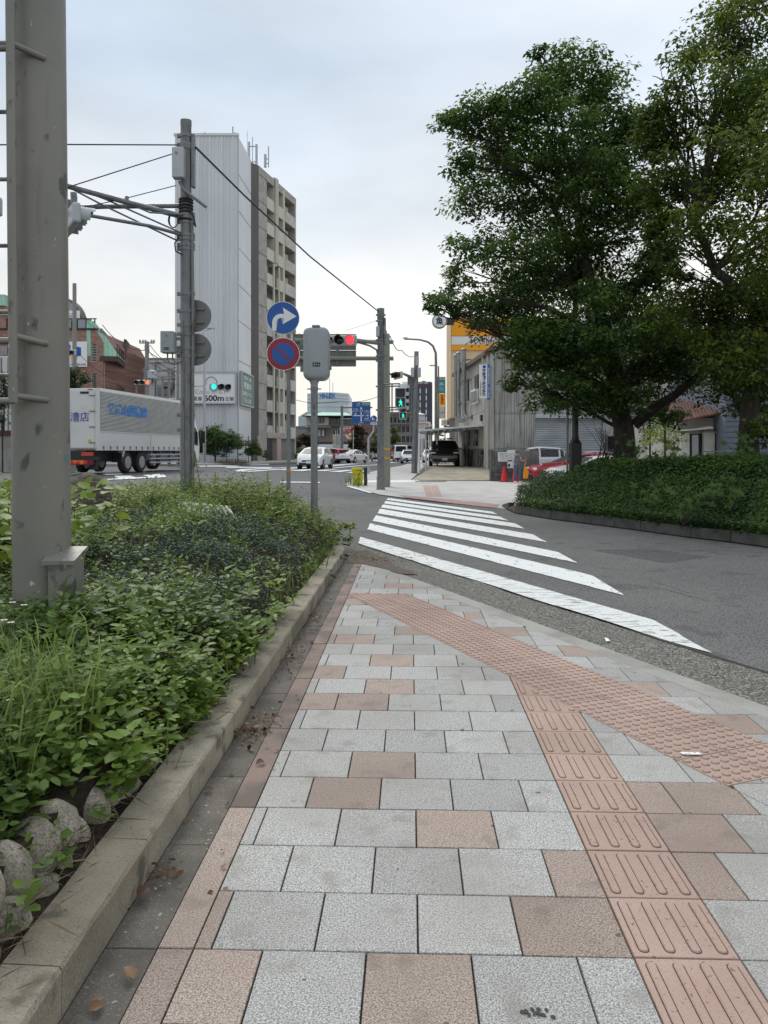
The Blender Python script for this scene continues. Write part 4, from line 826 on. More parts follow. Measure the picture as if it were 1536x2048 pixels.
for zc in (632, 699):
    s_ = thing('round_sign', 'grey back of the ' + ('upper' if zc == 632 else 'lower') + ' round road sign on the signal mast', 'road sign', (xu(391, 14.12), 14.12, zv(zc, 14.12)), 0, 'sign backs on the signal mast')
    disc_sign(s_, (0, 0, 0), .29, None, back=True)
    for dz in (.12, -.12):
        mb = MB(); mb.bx(-.2, .16, -.04, -.01, dz - .018, dz + .018); mb.bx(-.06, .16, -.05, -.035, dz - .006, dz + .006); mb.build('rail', M_galv, s_)
    MB().bx(-.03, .02, -.06, -.02, -.27, .27).build('post_strap', M_galv, s_)
rt = vsignal((xu(146, 12.75), 12.75, zv(442, 12.75)), math.radians(122), 1.1, None, 'grey signal head turned to the cross street under the truss arm')
for x in (-.33, .1): MB().bx(x - .04, x + .04, .0, .09, .19, .30).build('hanger', M_galv, rt); MB().lathe([(.05, .3), (.05, .36)], (x, .05, 0), 8).build('hanger_cap', M_galv, rt)
vsignal((xu(-62, 12.9), 12.9, zv(412, 12.9)), math.radians(0), 1.05, (2, E_green), 'signal with a green lamp cut off at the picture edge past the ladder')
# ---- wires ------------------------------------------------------------------
def wire(pts, r, label, sag=0):
    P_ = [Vector(p) for p in pts]; q = []
    for a, b in zip(P_, P_[1:]):
        for i in range(10): t = i / 10; q.append(a.lerp(b, t) - Vector((0, 0, sag * 4 * t * (1 - t))))
    q.append(P_[-1]); return tag(MB().tube(q, r, 5).build('overhead_wire', M_blk, None), label, 'cable')
PX = lambda u, v, D: P(u, v, D)
wire([PX(-60, 290, 12), PX(118, 289, 13), PX(357, 290, 13.9)], .012, 'level guy wire meeting the top of the near signal mast'); 
wire([PX(60, 402, 12.2), PX(125, 378, 12.5), PX(366, 301, 13.95)], .010, 'rising guy wire between truss arm end and mast top')
wire([PX(120, 425, 12.5), PX(250, 397, 13.2), PX(352, 371, 13.9)], .008, 'thin stay wire above the truss arm')
wire([PX(392, 295, 14), PX(490, 392, 17.5), PX(620, 513, 22.3), PX(758, 624, 29.9)], .022, 'thick black cable sagging from the near mast to the far signal pole', .0)
wire([PX(765, 630, 30), PX(780, 672, 34), PX(803, 700, 41), PX(833, 709, 51)], .02, 'short slack cable between the far signal pole and the leaning pole', .25)
wire([PX(690, 662, 33), PX(757, 640, 30)], .008, 'thin wire climbing to the far signal pole behind the gantry')
wire([PX(205, 650, 60), PX(293, 700, 55), PX(372, 722, 90)], .03, 'power line crossing the brick hotel roof', .6)
for i, (a, b) in enumerate([((170, 640, 66), (352, 752, 54)), ((300, 690, 54), (352, 730, 50)), ((296, 700, 54), (352, 742, 50)), ((210, 742, 60), (352, 735, 56)), ((300, 740, 54), (352, 757, 50)), ((150, 700, 66), (232, 760, 66))]): wire([PX(*a), PX(*b)], .022, ['long power line slanting past the brick hotel', 'upper power line from the pole top', 'second power line from the pole top', 'level power line across the white factory', 'lower power line behind the orange signal', 'power line before the hotel poster'][i], .3)
wire([PX(592, 800, 90), PX(680, 802, 88), PX(757, 793, 80)], .03, 'thin line spanning the gap before the big office block', .3)
# ---- round signs pole -------------------------------------------------------
D2 = 14.3; x2 = xu(577, D2); b2_ = hp(x2, D2) - .1; sp = thing('sign_pole', 'slim grey pole carrying two round road signs', 'sign pole', (x2, D2, b2_)); Z2 = lambda v: zv(v, D2) - b2_
MB().lathe([(.038, -.2), (.038, Z2(605))], (0, 0, 0), 14).build('shaft', M_galv, sp, smooth=True); MB().lathe([(.040, Z2(945)), (.040, Z2(938))], (0, 0, 0), 14).build('warning_band', mat('amber_band', lin((190, 130, 30)), .6), sp)
s_ = thing('round_sign', 'round blue sign with a white arrow bending to the east', 'road sign', (xu(566, 14.2), 14.2, zv(636, 14.2))); s_.rotation_euler = (0, math.radians(0), math.radians(8)); s_['label'] = 'round blue sign with a bent white turn arrow'
f = disc_sign(s_, (0, 0, 0), .30, M_sblue)
def arc(c, r, a0, a1, n): return [(c[0] + r * math.cos(math.radians(a0 + (a1 - a0) * i / n)), c[1] + r * math.sin(math.radians(a0 + (a1 - a0) * i / n))) for i in range(n + 1)]
o1 = arc((-.03, -.09), .165, 180, 90, 8); o2 = arc((-.03, -.09), .09, 90, 180, 8)
q = [(-.195, -.235)] + o1 + [(.02, .075), (-.005, .19), (.245, .035), (-.005, -.115), (.02, -.0)] + o2 + [(-.12, -.235)]
mb = MB(); v3 = [(x, -.0095, z) for x, z in q]; bmx = bmesh.new(); fc = bmx.faces.new([bmx.verts.new(v) for v in v3]); bmesh.ops.triangulate(bmx, faces=[fc]); me = bpy.data.meshes.new('arrow'); bmx.to_mesh(me); bmx.free(); me.materials.append(M_sw); link('arrow', me, s_)
s_ = thing('round_sign', 'round no parking sign, blue disc with red ring and red slash', 'road sign', (xu(566.5, 14.2), 14.2, zv(708, 14.2)), math.radians(8)); disc_sign(s_, (0, 0, 0), .30, M_sred)
MB().lathe([(.205, 0), (.205, .003)], (0, -.0075, 0), 36, M=Matrix.Rotation(math.radians(90), 4, 'X')).build('blue_disc', M_sblue, s_)
MB().ex([(-.165, -.0125, .14), (-.14, -.0125, .165), (.165, -.0125, -.14), (.14, -.0125, -.165)], (0, .002, 0)).build('slash', M_sred, s_)
# ---- grey cabinet signal on its pole ---------------------------------------
D3 = 11.5; x3 = xu(628.5, D3); b3 = hp(x3, D3) - .1; Z3 = lambda v: zv(v, D3) - b3
bp = thing('signal_cabinet_pole', 'grey rounded signal housing seen from behind on its own pole', 'pedestrian light', (x3, D3, b3))
MB().lathe([(.051, -.2), (.051, Z3(768)), (.047, Z3(745))], (0, 0, 0), 20).build('pole', M_galv, bp, smooth=True)
w = xu(658, D3) - x3; cx_ = (xu(659, D3) + xu(607, D3)) / 2 - x3; wd = (xu(659, D3) - xu(607, D3)) / 2
mb = MB(); 
def rr(hw, hz, y, r, n=5):
    o = []
    for sx, sz, a0 in ((1, 1, 0), (-1, 1, 90), (-1, -1, 180), (1, -1, 270)):
        for i in range(n + 1): a = math.radians(a0 + 90 * i / n); o.append((cx_ + sx * (hw - r) + r * math.cos(a), y, zc_ + sz * (hz - r) + r * math.sin(a)))
    return o
zc_ = (Z3(655) + Z3(761)) / 2; hz = (Z3(655) - Z3(761)) / 2
rings = [rr(wd * .70, hz * .85, -.13, .07), rr(wd * .86, hz * .93, -.12, .08), rr(wd * .96, hz * .98, -.09, .09), rr(wd, hz, -.03, .10), rr(wd, hz, .11, .10)]; L = len(rings[0]); vs = sum(rings, [])
mb.add(vs, [(j * L + i, j * L + (i + 1) % L, (j + 1) * L + (i + 1) % L, (j + 1) * L + i) for j in range(len(rings) - 1) for i in range(L)] + [tuple(range(L)), tuple(range((len(rings) - 1) * L, len(rings) * L))[::-1]]); hs = mb.build('housing', M_box, bp, smooth=True)
MB().lathe([(.11, Z3(744)), (.075, Z3(762)), (.055, Z3(768)), (.055, Z3(775))], (0, 0, 0), 18).build('collar', M_box, bp, smooth=True); MB().bx(cx_ - .06, cx_ + .06, -.12, .05, Z3(656), Z3(652)).build('cap', M_box, bp, bevel=.01)
MB().bx(cx_ - .075 + .03, cx_ + .035 + .03, -.134, -.130, Z3(735), Z3(727)).build('name_plate', M_blk, hs); text('歩ソ-6', .085, .035, (cx_ + .01, -.136, Z3(731)), M_sw, hs)
for v in (684, 736): MB().bx(cx_ + wd - .01, cx_ + wd + .03, -.03, .02, Z3(v) - .03, Z3(v) + .03).build('latch', M_galv, bp); MB().bx(cx_ - wd - .05, cx_ - wd, .02, .08, Z3(v) - .05, Z3(v) + .04).build('hinge', M_galv, bp)
mb = MB(); mb.bx(-.105, .105, -.015, .015, Z3(779), Z3(777)); mb.lathe([(.056, Z3(782)), (.056, Z3(774))], (0, 0, 0), 14); mb.build('strap', M_galv, bp)
for v in (815, 828): MB().cb((.0, -.052, Z3(v)), (.014, .01, .05)).build('slot', M_blk, bp)
# ---- far signal pole, gantry and guide sign ----------------------------------
D4 = 29.8; x4 = xu(761.5, D4); g4 = zt(x4, D4); Z4 = lambda v: zv(v, D4) - g4
fp4 = thing('signal_pole', 'far grey signal pole on the pavement corner, hung with pedestrian lights', 'pole', (x4, D4, g4))
MB().lathe([(.155, 0), (.155, Z4(952)), (.135, Z4(952) + .01), (.125, Z4(640)), (.14, Z4(639)), (.14, Z4(617))], (0, 0, 0), 16).build('shaft', M_galv, fp4, smooth=True)
clampset(fp4, [Z4(v) for v in (630, 642, 680, 686, 712, 722, 773, 820)], .13)
MB().bx(xu(752, D4) - x4, xu(759, D4) - x4, -.3, -.1, Z4(675), Z4(655)).build('equipment_box', M_galvl, fp4, bevel=.02)
MB().bx(.13, .2, -.1, .1, Z4(690), Z4(636)).build('antenna_box', M_galv, fp4, bevel=.02)
mb = MB(); mb.tube([(0, 0, Z4(687)), (xu(712, D4) - x4, -.1, Z4(681)), (xu(652, D4) - x4, -.1, Z4(680))], .075, 10); mb.build('arm', M_olive, fp4, smooth=True)
MB().tube([(-.1, -.05, Z4(713)), (-.16, -.05, Z4(700)), (xu(740, D4) - x4, -.05, Z4(692)), (xu(712, D4) - x4, -.08, Z4(684))], .035, 8).build('brace', M_galv, fp4, smooth=True)
for v, u2 in ((773, 800), (820, 803)):
    for dz in (.0, .09): MB().tube([(0, -.05, Z4(v) + dz), (xu(u2, D4) - x4, -.2, Z4(v) + dz)], .028, 8).build('bracket_arm', M_galv, fp4)
MB().tube([(xu(784, D4) - x4, -.12, Z4(830)), (xu(784, D4) - x4, -.12, Z4(768))], .03, 6).build('bracket_post', M_galv, fp4)
MB().bx(-.17, .17, -.17, .17, -.02, .03).build('foot_plate', M_galv, fp4)
vsignal((xu(679, 29.2), 29.2, zv(681, 29.2)), math.radians(-8), 1.30, (2, E_red), 'three lamp signal showing red beside the grey housing')
pedsignal((xu(801, 29.3), 29.3, zv(796, 29.3)), 0, .41, 'larger pedestrian signal with a green walking man on the far signal pole')
pedsignal((xu(806, 44), 44, zv(825, 44)), 0, .42, 'smaller, farther pedestrian signal with a green man below the first one')
D5 = 32.0; x5 = xu(771, D5); g5 = zt(x5, D5); Z5 = lambda v: zv(v, D5) - g5
gp = thing('gantry_pole', 'olive grey gantry pole with amber bands standing behind the signal pole', 'pole', (x5, D5, g5))
MB().lathe([(.20, 0), (.175, Z5(670)), (.17, Z5(668))], (0, 0, 0), 18).build('shaft', M_olive, gp, smooth=True)
for v in (683, 716): MB().tube([(.33, 0, Z5(v) - .02), (0, 0, Z5(v) - .02), (xu(590, D5) - x5, 0, Z5(v) - (.0 if v == 716 else -.05))], .085, 12).build('arm', M_olive, gp, smooth=True)
for v in (898, 916): MB().lathe([(.205, Z5(v) - .03), (.205, Z5(v) + .03)], (0, 0, 0), 16).build('amber_band', mat('amber_band2', lin((215, 160, 40)), .6), gp)
gs = thing('guide_sign', 'back of the wide grey road guide sign held by the gantry', 'road sign', (xu(648, D5 - .12), D5 + .12, 0)); zz0, zz1 = zv(733, D5), zv(667, D5); w2 = (xu(712, D5) - xu(585, D5)) / 2
for i in range(4): a, b = zz0 + (zz1 - zz0) * i / 4, zz0 + (zz1 - zz0) * (i + 1) / 4; MB().bx(-w2, w2, 0, .03, a + .012, b - .012).build('panel', M_sgrey, gs); MB().bx(-w2, w2, -.04, 0, b - .04, b - .01).build('stiffener', M_sgrey, gs)
for x in (-w2 * .8, -w2 * .15, w2 * .42): MB().bx(x - .06, x + .06, -.06, -.041, zz0, zz1).build('upright', M_sgrey, gs)
# ---- leaning pole farther along ------------------------------------------------
D6 = 46; x6 = xu(828, D6); g6 = zt(x6, D6); Z6 = lambda v: zv(v, D6) - g6
lp = thing('utility_pole', 'cluttered grey utility pole by the parking canopy with boxes near the top', 'pole', (x6, D6, g6)); top = xu(833, D6) - x6
MB().tube([(0, 0, 0), (top * .6, 0, Z6(800)), (top, 0, Z6(703))], [.16, .15, .13], 14).build('shaft', M_galv, lp, smooth=True)
MB().tube([(.14, -.1, 0), (.16 + top * .6, -.1, Z6(800))], .05, 8).build('conduit', M_galv, lp, smooth=True); MB().tube([(-.19, -.05, Z6(870)), (-.17 + top * .4, -.05, Z6(775))], .03, 8).build('conduit', M_galv, lp, smooth=True)
for u, v0_, v1_, d in ((825, 736, 755, -.3), (838, 736, 755, .1), (834, 714, 732, -.2)): MB().bx(xu(u, D6) - x6 - .1, xu(u, D6) - x6 + .1, -.3, -.05, Z6(v1_), Z6(v0_)).build('equipment_box', M_galvl, lp, bevel=.02)
MB().tube([(top, 0, Z6(757)), (xu(808, D6) - x6, -.1, Z6(748)), (xu(800, D6) - x6, -.1, Z6(748))], .06, 8).build('arm', M_galv, lp, smooth=True)
MB().tube([(0.05, 0, Z6(775)), (xu(818, D6) - x6, -.1, Z6(755)), (xu(808, D6) - x6, -.1, Z6(750))], .035, 8).build('brace', M_galv, lp, smooth=True)
MB().bx(xu(815, D6) - x6, xu(829, D6) - x6, -.02, .05, Z6(770), Z6(752)).build('sign_back', M_sgrey, lp)
clampset(lp, [Z6(v) for v in (742, 757, 775, 812, 838, 870)], .15)
mb = MB()
for i in range(6): mb.tube([(-.17, -.1, Z6(935 - i * 8)), (.17, -.1, Z6(933 - i * 8))], .02, 5)
mb.build('step_bolt', M_galv, lp)
sg = vsignal((xu(795, 46), 46, zv(751, 46)), math.radians(-72), 1.3, None, 'signal head seen nearly edge on at the end of the utility pole arm')
# ---- curved street lamp ---------------------------------------------------------
D7 = 60; x7 = xu(872, D7); g7 = zt(x7, D7) + .1; Z7 = lambda v: zv(v, D7) - g7; XX = lambda u: xu(u, D7) - x7
sl = thing('street_lamp', 'curved neck grey street lamp beside the tall coloured shop sign', 'street lamp', (x7, D7, g7))
MB().tube([(0, 0, 0), (0, 0, Z7(730)), (XX(871.5), 0, Z7(706)), (XX(866), 0, Z7(692)), (XX(856), 0, Z7(684)), (XX(840), 0, Z7(679.5)), (XX(816), 0, Z7(678))], [.13, .11, .10, .09, .08, .07, .06], 10).build('pole', M_galv, sl, smooth=True)
MB().tube([(XX(818), 0, Z7(678)), (XX(812), 0, Z7(677)), (XX(806), 0, Z7(676))], [.07, .13, .05], 8).build('lamp_head', M_galvl, sl, smooth=True)
D7 = 66; x7 = xu(877, D7); g7 = zt(x7, D7) + .1
sl = thing('street_lamp', 'thin straight street lamp with a short arm beside the beige building', 'street lamp', (x7, D7, g7)); MB().tube([(0, 0, 0), (0, 0, Z7(733)), (XX(866), 0, Z7(731)), (XX(864), 0, Z7(731))], [.08, .06, .05, .05], 8).build('pole', M_galv, sl, smooth=True); MB().cb((XX(865), 0, Z7(731)), (.5, .2, .1)).build('lamp_head', M_galvl, sl)
# lamp pole before the white tower
D8 = 70; x8 = xu(409, D8); g8 = zt(x8, D8); sl = thing('street_lamp', 'white street lamp pole in front of the ribbed white tower', 'street lamp', (x8, D8, g8))
MB().tube([(0, 0, 0), (0, 0, zv(700, D8) - g8), (xu(406, D8) - x8, 0, zv(662, D8) - g8), (xu(422, D8) - x8, 0, zv(658, D8) - g8)], [.14, .10, .07, .05], 10).build('pole', M_galvl, sl, smooth=True); MB().cb((xu(421, D8) - x8, 0, zv(656, D8) - g8), (.8, .25, .12)).build('lamp_head', M_galvl, sl, bevel=.04)
MB().tube([(0, 0, zv(772, D8) - g8), (xu(385, D8) - x8, 0, zv(773, D8) - g8), (xu(340, D8) - x8, 0, zv(768, D8) - g8)], .03, 6).build('signal_arm', M_galv, sl)
vsignal((xu(441, 68), 68, zv(774, 68)), math.radians(24), 1.9, (0, E_green), 'signal with a green lamp in front of the big white billboard')
D9 = 52; vsignal((xu(285, D9), D9, zv(765, D9)), 0, 1.1, (2, E_org), 'signal showing an orange red lamp above the lorry')
MB().tube([PX(273, 766, 52.2), PX(273, 800, 52.2)], .05, 6).build('post', M_galv, None)
po = [o for o in COL.objects if o.name == 'post'][0]; tag(po, 'short signal post behind the lorry roof', 'pole'); po.name = 'signal_post'
vsignal((xu(140, 56), 56, zv(706, 56)), math.radians(-38), 1.3, None, 'white signal head seen from the side before the hotel poster')
# utility poles on the left
def upole(u, vt, vb, D, r, label, wires=0):
    x = xu(u, D); g = zt(x, D); rt = thing('utility_pole', label, 'pole', (x, D, g)); MB().lathe([(r, 0), (r * .8, zv(vt, D) - g)], (0, 0, 0), 12).build('shaft', mat('concrete_pole', (.25, .24, .225), .8, layers=[(6, 4, .45, .6, (.2, .19, .18), .6)]), rt, smooth=True)
    return rt
upole(149, 567, 900, 66, .2, 'bare concrete pole in front of the hotel poster')
q = upole(294, 683, 900, 54, .17, 'concrete power pole with cross arms behind the orange signal'); z = lambda v: zv(v, 54) - q.location.z; X_ = lambda u: xu(u, 54) - q.location.x
MB().bx(-.13, .13, -.13, .13, z(702), z(690)).build('pole_cap', M_galv, q)
MB().bx(X_(279), X_(309), -.05, .05, z(687), z(685)).build('cross_arm', M_galv, q); MB().bx(X_(283), X_(302), -.05, .05, z(741), z(739)).build('cross_arm', M_galv, q)
for u in (280, 286, 291, 303, 308): MB().lathe([(.05, 0), (.09, .1), (.04, .2)], (X_(u), 0, z(685)), 8).build('insulator', M_galvl, q)
MB().lathe([(.32, z(757)), (.32, z(742)), (.2, z(741))], (X_(305), -.1, 0), 12).build('transformer', M_galvl, q)
MB().bx(X_(289), X_(298), -.2, -.1, z(770), z(735)).build('cable_tray', M_galv, q)
for u, vt, D in ((338, 735, 62), (356, 700, 58), (325, 752, 70)): 
    q = upole(u, vt, 900, D, .14, 'thin power pole amid cables before the white factory, ' + {338: 'with long cross arm', 356: 'close to the near mast', 325: 'shortest'}[u]); z = lambda v: zv(v, D) - q.location.z
    MB().bx(-.8, .8, -.04, .04, z(vt + 6), z(vt + 8)).build('cross_arm', M_galv, q); MB().bx(-.5, .5, -.04, .04, z(vt + 18), z(vt + 20)).build('cross_arm', M_galv, q)
# yellow wrapped guard and black bollard on the corner
p = G(716, 970); yg = thing('wrapped_guard', 'crumpled yellow sheeting tied round a guard on the pavement corner', 'guard', p, .2)
mb = MB(); k = p.y / F; 
for x0, x1_, z0, z1 in ((-.20, .22, .02, .62),):
    bm = bmesh.new(); bmesh.ops.create_cube(bm, size=1); bmesh.ops.subdivide_edges(bm, edges=bm.edges[:], cuts=5, use_grid_fill=True)
    for v in bm.verts: d = v.co.copy(); v.co = Vector((d.x * .40 * (1 + .12 * noise.noise(d * 4)), d.y * .3 * (1 + .2 * noise.noise(d * 5)), (d.z + .5) * .74 + .03 * noise.noise(d * 6))) + Vector((.05 * noise.noise(d * 3) - .05 * (d.z > .2), 0, 0))
    me = bpy.data.meshes.new('sheeting'); bm.to_mesh(me); bm.free(); me.materials.append(M_yel); me.polygons.foreach_set('use_smooth', [True] * len(me.polygons)); link('sheeting', me, yg)
for z in (.25, .45, .62): MB().tube([(.205 * math.cos(a), .165 * math.sin(a), z + .03 * math.sin(3 * a)) for a in np.linspace(0, 6.283, 17)], .012, 5).build('black_tie', M_blk, yg)
MB().tube([(-.15, -.17, .1), (0.0, -.19, .4), (.12, -.17, .7)], .01, 5).build('black_tie', M_blk, yg)
o = MB().lathe([(.075, 0), (.075, .72), (.06, .76), (0, .77)], tuple(G(731, 971)), 14).build('bollard', M_blk, None, smooth=True); tag(o, 'black bollard touching the yellow wrapped guard', 'bollard')
g4_ = [(*G(u, v).xy, zt(*G(u, v).xy)) for u, v in [(700, 969), (704, 971), (709, 972), (713, 974), (718, 974), (698, 967), (706, 968)]]
o = blades('grass', g4_, L_grass, '', .2, .55, 14, .008, .14); tag(o, 'grass tuft at the foot of the yellow guard', None, None, 'stuff')
# bent white pole with blue round pedestrian sign and lane guide sign
D = 45; x = xu(737, D); g = zt(x, D); q = thing('sign_pole', 'thin pale pole with a bend below a small round blue sign', 'sign pole', (x, D, g)); 
MB().tube([(0, 0, 0), (0, 0, zv(877, D) - g), (xu(747, D) - x, 0, zv(862, D) - g), (xu(748, D) - x, 0, zv(832, D) - g)], .06, 8).build('pole', M_galvl, q, smooth=True)
s_ = disc_sign(q, (xu(747.5, D) - x, -.1, zv(837.5, D) - g), .19, M_sblue); MB().bx(xu(741, D) - x, xu(754, D) - x, -.12, -.1, zv(849.5, D) - g, zv(845, D) - g).build('sub_plate', M_sw, q); text('自転車', .3, .09, (xu(747.5, D) - x, -.125, zv(847, D) - g), M_ink, q)
mb = MB(); zc = zv(837.5, D) - g; xx = xu(746, D) - x; mb.lathe([(.03, 0), (.03, .004)], (xx - .02, -.112, zc + .1), 8, M=Matrix.Rotation(math.radians(90), 4, 'X')); mb.ex([(xx - .06, -.112, zc + .06), (xx + .02, -.112, zc + .06), (xx, -.112, zc - .08), (xx - .05, -.112, zc - .08)], (0, .003, 0)); mb.ex([(xx + .03, -.112, zc - .02), (xx + .1, -.112, zc - .02), (xx + .07, -.112, zc - .1), (xx + .04, -.112, zc - .1)], (0, .003, 0)); mb.build('pictogram', M_sw, q)
D = 85; x = xu(684, D); g = zt(x, D); q = thing('sign_gantry', 'grey roadside post with an arm holding the blue direction sign', 'sign post', (x, D, g)); zz = lambda v: zv(v, D) - g; XX = lambda u: xu(u, D) - x
MB().lathe([(.16, 0), (.14, zz(812))], (0, 0, 0), 12).build('post', M_galv, q, smooth=True); MB().tube([(0, 0, zz(815)), (XX(745), 0, zz(815))], .08, 8).build('arm', M_galv, q); MB().tube([(0, 0, zz(838)), (XX(745), 0, zz(838))], .08, 8).build('arm', M_galv, q)
s_ = thing('direction_sign', 'large blue direction sign with white arrows and place names', 'road sign', (xu(722.5, D), D - .2, 0)); w3 = (xu(741, D) - xu(704, D)) / 2; Zd = lambda v: zv(v, D); Xd = lambda u: xu(u, D) - s_.location.x
MB().bx(-w3, w3, 0, .06, Zd(847.5), Zd(804)).build('panel', M_sblue, s_, bevel=.01); MB().bx(Xd(722.7), Xd(740), -.02, 0, Zd(812), Zd(804.6)).build('green_panel', M_sgreen, s_)
def t_(b, u0, u1, v0_, v1_, m=M_sw, y=-.03): text(b, abs(xu(u1, D) - xu(u0, D)), abs(zv(v1_, D) - zv(v0_, D)), ((Xd(u0) + Xd(u1)) / 2, y, (Zd(v0_) + Zd(v1_)) / 2), m, s_)
t_('大阪', 712, 720.5, 805.5, 809.7); t_('Osaka', 712.5, 720, 810.3, 812.3); t_('阪神高速', 724, 739.5, 805.5, 809.3); t_('EXPWAY', 726, 739, 809.8, 811.6)
t_('川西', 706.5, 716, 817, 821.5); t_('Kawanishi', 705.5, 716.5, 822, 824); t_('六甲山', 727.5, 740, 820.5, 824.7); t_('Mt. Rokko', 728, 739.5, 825.5, 827.4); t_('西宮', 729.5, 738, 835.5, 839.7); t_('Nishinomiya', 727.5, 740, 840.5, 842.3); t_('300m', 718, 727, 844, 846.8)
mb = MB(); bar = lambda u0, u1, v0_, v1_: mb.bx(Xd(u0), Xd(u1), -.03, -.002, Zd(v1_), Zd(v0_))
bar(721.3, 723.6, 825.5, 843); bar(707, 728, 830.5, 832.3); bar(732, 736, 830.5, 832.3); bar(710.5, 712, 827, 831)
for q_ in ([(720.2, 818), (722.5, 813.5), (724.8, 818)], [(735, 829.3), (738.5, 831.4), (735, 833.5)], [(709, 828), (711.2, 825.4), (713.4, 828)]): mb.ex([(Xd(a), -.03, Zd(b)) for a, b in q_], (0, .028, 0))
mb.tube([(Xd(722.5) + .13 * math.cos(a), -.03, Zd(822) + .13 * math.sin(a)) for a in np.linspace(0, 6.283, 13)], .03, 4); mb.build('arrows', M_sw, s_)
# ================================================================= BUILDINGS
def bld(name, label, p0, p1, cat='building'):
    """root at ground p0, local x along the visible face to p1, y into the building"""
    a, b = Vector(p0), Vector(p1); d = b - a; r = thing(name, label, cat, (a.x, a.y, 0), math.atan2(d.y, d.x)); return r, math.hypot(d.x, d.y)
def XY(u, D): return Vector((xu(u, D), D, 0))
def lu(root, u):
    """local x where the picture column u meets the face of root"""
    k = (u - 768) / F; c, s = math.cos(root.rotation_euler.z), math.sin(root.rotation_euler.z); X0, Y0 = root.location.x, root.location.y
    return (k * Y0 - X0) / (c - k * s)
def lD(root, x): return root.location.y + math.sin(root.rotation_euler.z) * x
def lz(root, x, v): return zv(v, lD(root, x))
G0 = .33
# ---- ribbed white tower ---------------------------------------------------------
M_rib = mat('ribbed_white_cladding', (.64, .655, .665), .5, .0, layers=[(.05, 4, .45, .6, (.57, .59, .60), .6), (.5, 5, .5, .66, (.46, .48, .49), .5, (1, 1, .06))])
M_smooth = mat('smooth_white_cladding', (.62, .645, .68), .45, .0, layers=[(.2, 4, .45, .6, (.56, .585, .62), .6), (.5, 5, .5, .66, (.47, .49, .51), .4, (1, 1, .06))])
wt, L = bld('white_tower', 'tall windowless white tower clad in ribbed metal with billboards near its foot', XY(350, 82), XY(476, 82)); ht = zv(272, 82)
wside = XY(502, 88.7) - XY(476, 82)
mb = MB(); mb.ex([(0, 0, G0 - 1), (L, 0, G0 - 1), (L + wside.x, wside.y, G0 - 1), (wside.x, wside.y + .5, G0 - 1)], (0, 0, ht - G0 + 1), 1); mb.build('wall', [M_rib, M_smooth], wt)
rows = [G0 - 1] + [zv(v, 82) for v in (815, 720, 640, 568, 494, 420, 347)] + [ht]
for a, b in zip(rows, rows[1:]):
    mb = MB(); x = 0.05; k = 0
    while x < L - .2:
        w = .10 if k % 3 else .16; mb.add([(x, 0, a + .02), (x + .04, -.11, a + .02), (x + w, -.11, a + .02), (x + w + .04, 0, a + .02), (x, 0, b - .02), (x + .04, -.11, b - .02), (x + w, -.11, b - .02), (x + w + .04, 0, b - .02)], [(0, 1, 5, 4), (1, 2, 6, 5), (2, 3, 7, 6), (4, 5, 6, 7), (0, 3, 2, 1)]); x += .42 if k % 4 else .34; k += 1
    o = mb.build('ribbed_panel', M_rib, wt); o['kind'] = 'stuff'
mb = MB(); mb.bx(-.1, L + .1, -.16, .2, ht, ht + .25); mb.build('parapet_cap', M_smooth, wt)
for z in rows[1:-1]: 
    d = wside; MB().ex([(L + .01, -.02, z - .02), (L + d.x + .01, d.y - .02, z - .02), (L + d.x + .03, d.y - .02, z - .02), (L + .03, -.02, z - .02)], (0, 0, .04)).build('joint', M_sgrey, wt)
MB().tube([(L + .03, -.06, G0), (L + .03, -.06, ht)], .07, 6).build('downpipe', M_galvl, wt)
for u, h in ((405, .8), (462, 1.4), (466, .8), (401, .7)): MB().tube([(lu(wt, u), 1, ht), (lu(wt, u), 1, ht + h)], .06, 6).build('roof_vent', M_galv, wt)
bb = thing('billboard', 'big white billboard for a curry house, 600 m ahead, on the ribbed tower', 'billboard', (xu(384, 81.6), 81.6, 0)); XB = lambda u: xu(u, 81.6) - bb.location.x; ZB = lambda v: zv(v, 81.6)
MB().bx(XB(352), XB(471), 0, .2, ZB(806), ZB(744)).build('panel', M_sw, bb)
mb = MB(); mb.bx(XB(352), XB(472.5), -.10, .22, ZB(746), ZB(743)); mb.bx(XB(352), XB(472.5), -.10, .22, ZB(808), ZB(805)); mb.bx(XB(470), XB(472.5), -.10, .22, ZB(805), ZB(746)); mb.build('frame', M_galvl, bb)
def tb(b, u0, u1, v0_, v1_, m, bold=0): text(b, XB(u1) - XB(u0), ZB(v0_) - ZB(v1_), ((XB(u0) + XB(u1)) / 2, -.01, (ZB(v0_) + ZB(v1_)) / 2), m, bb, bold=bold)
M_brn = mat('letter_faded', (.30, .24, .22), .6)
tb('CoCo', 390.5, 419, 779, 788, M_brn); tb('壱番屋', 422, 460, 779, 788, M_brn, .01); tb('直進', 386, 404, 793, 801.5, M_ink, .015); tb('600m', 408, 448, 790, 802.5, M_ink, .03); tb('左側', 450.5, 467, 793.5, 802, M_ink, .015)
mb = MB(); cx2, cz2 = XB(422.5), ZB(765); n = 18
for i in range(n):
    a0, a1 = math.radians(-10 + 210 * i / n), math.radians(-10 + 210 * (i + 1) / n); mb.ex([(cx2 + r_ * math.cos(a), -.02, cz2 + r_ * math.sin(a)) for r_, a in ((.52, a0), (.63, a0), (.63, a1), (.52, a1))], (0, .015, 0))
mb.build('arch_motif', M_brn, bb)
d = wside.normalized(); gb = thing('billboard', 'green vacancy billboard round the corner of the white tower', 'billboard', tuple(XY(479.5, 82.9) + Vector((.08, -.05, 0))), math.atan2(d.y, d.x)); gl = wside.length * .94
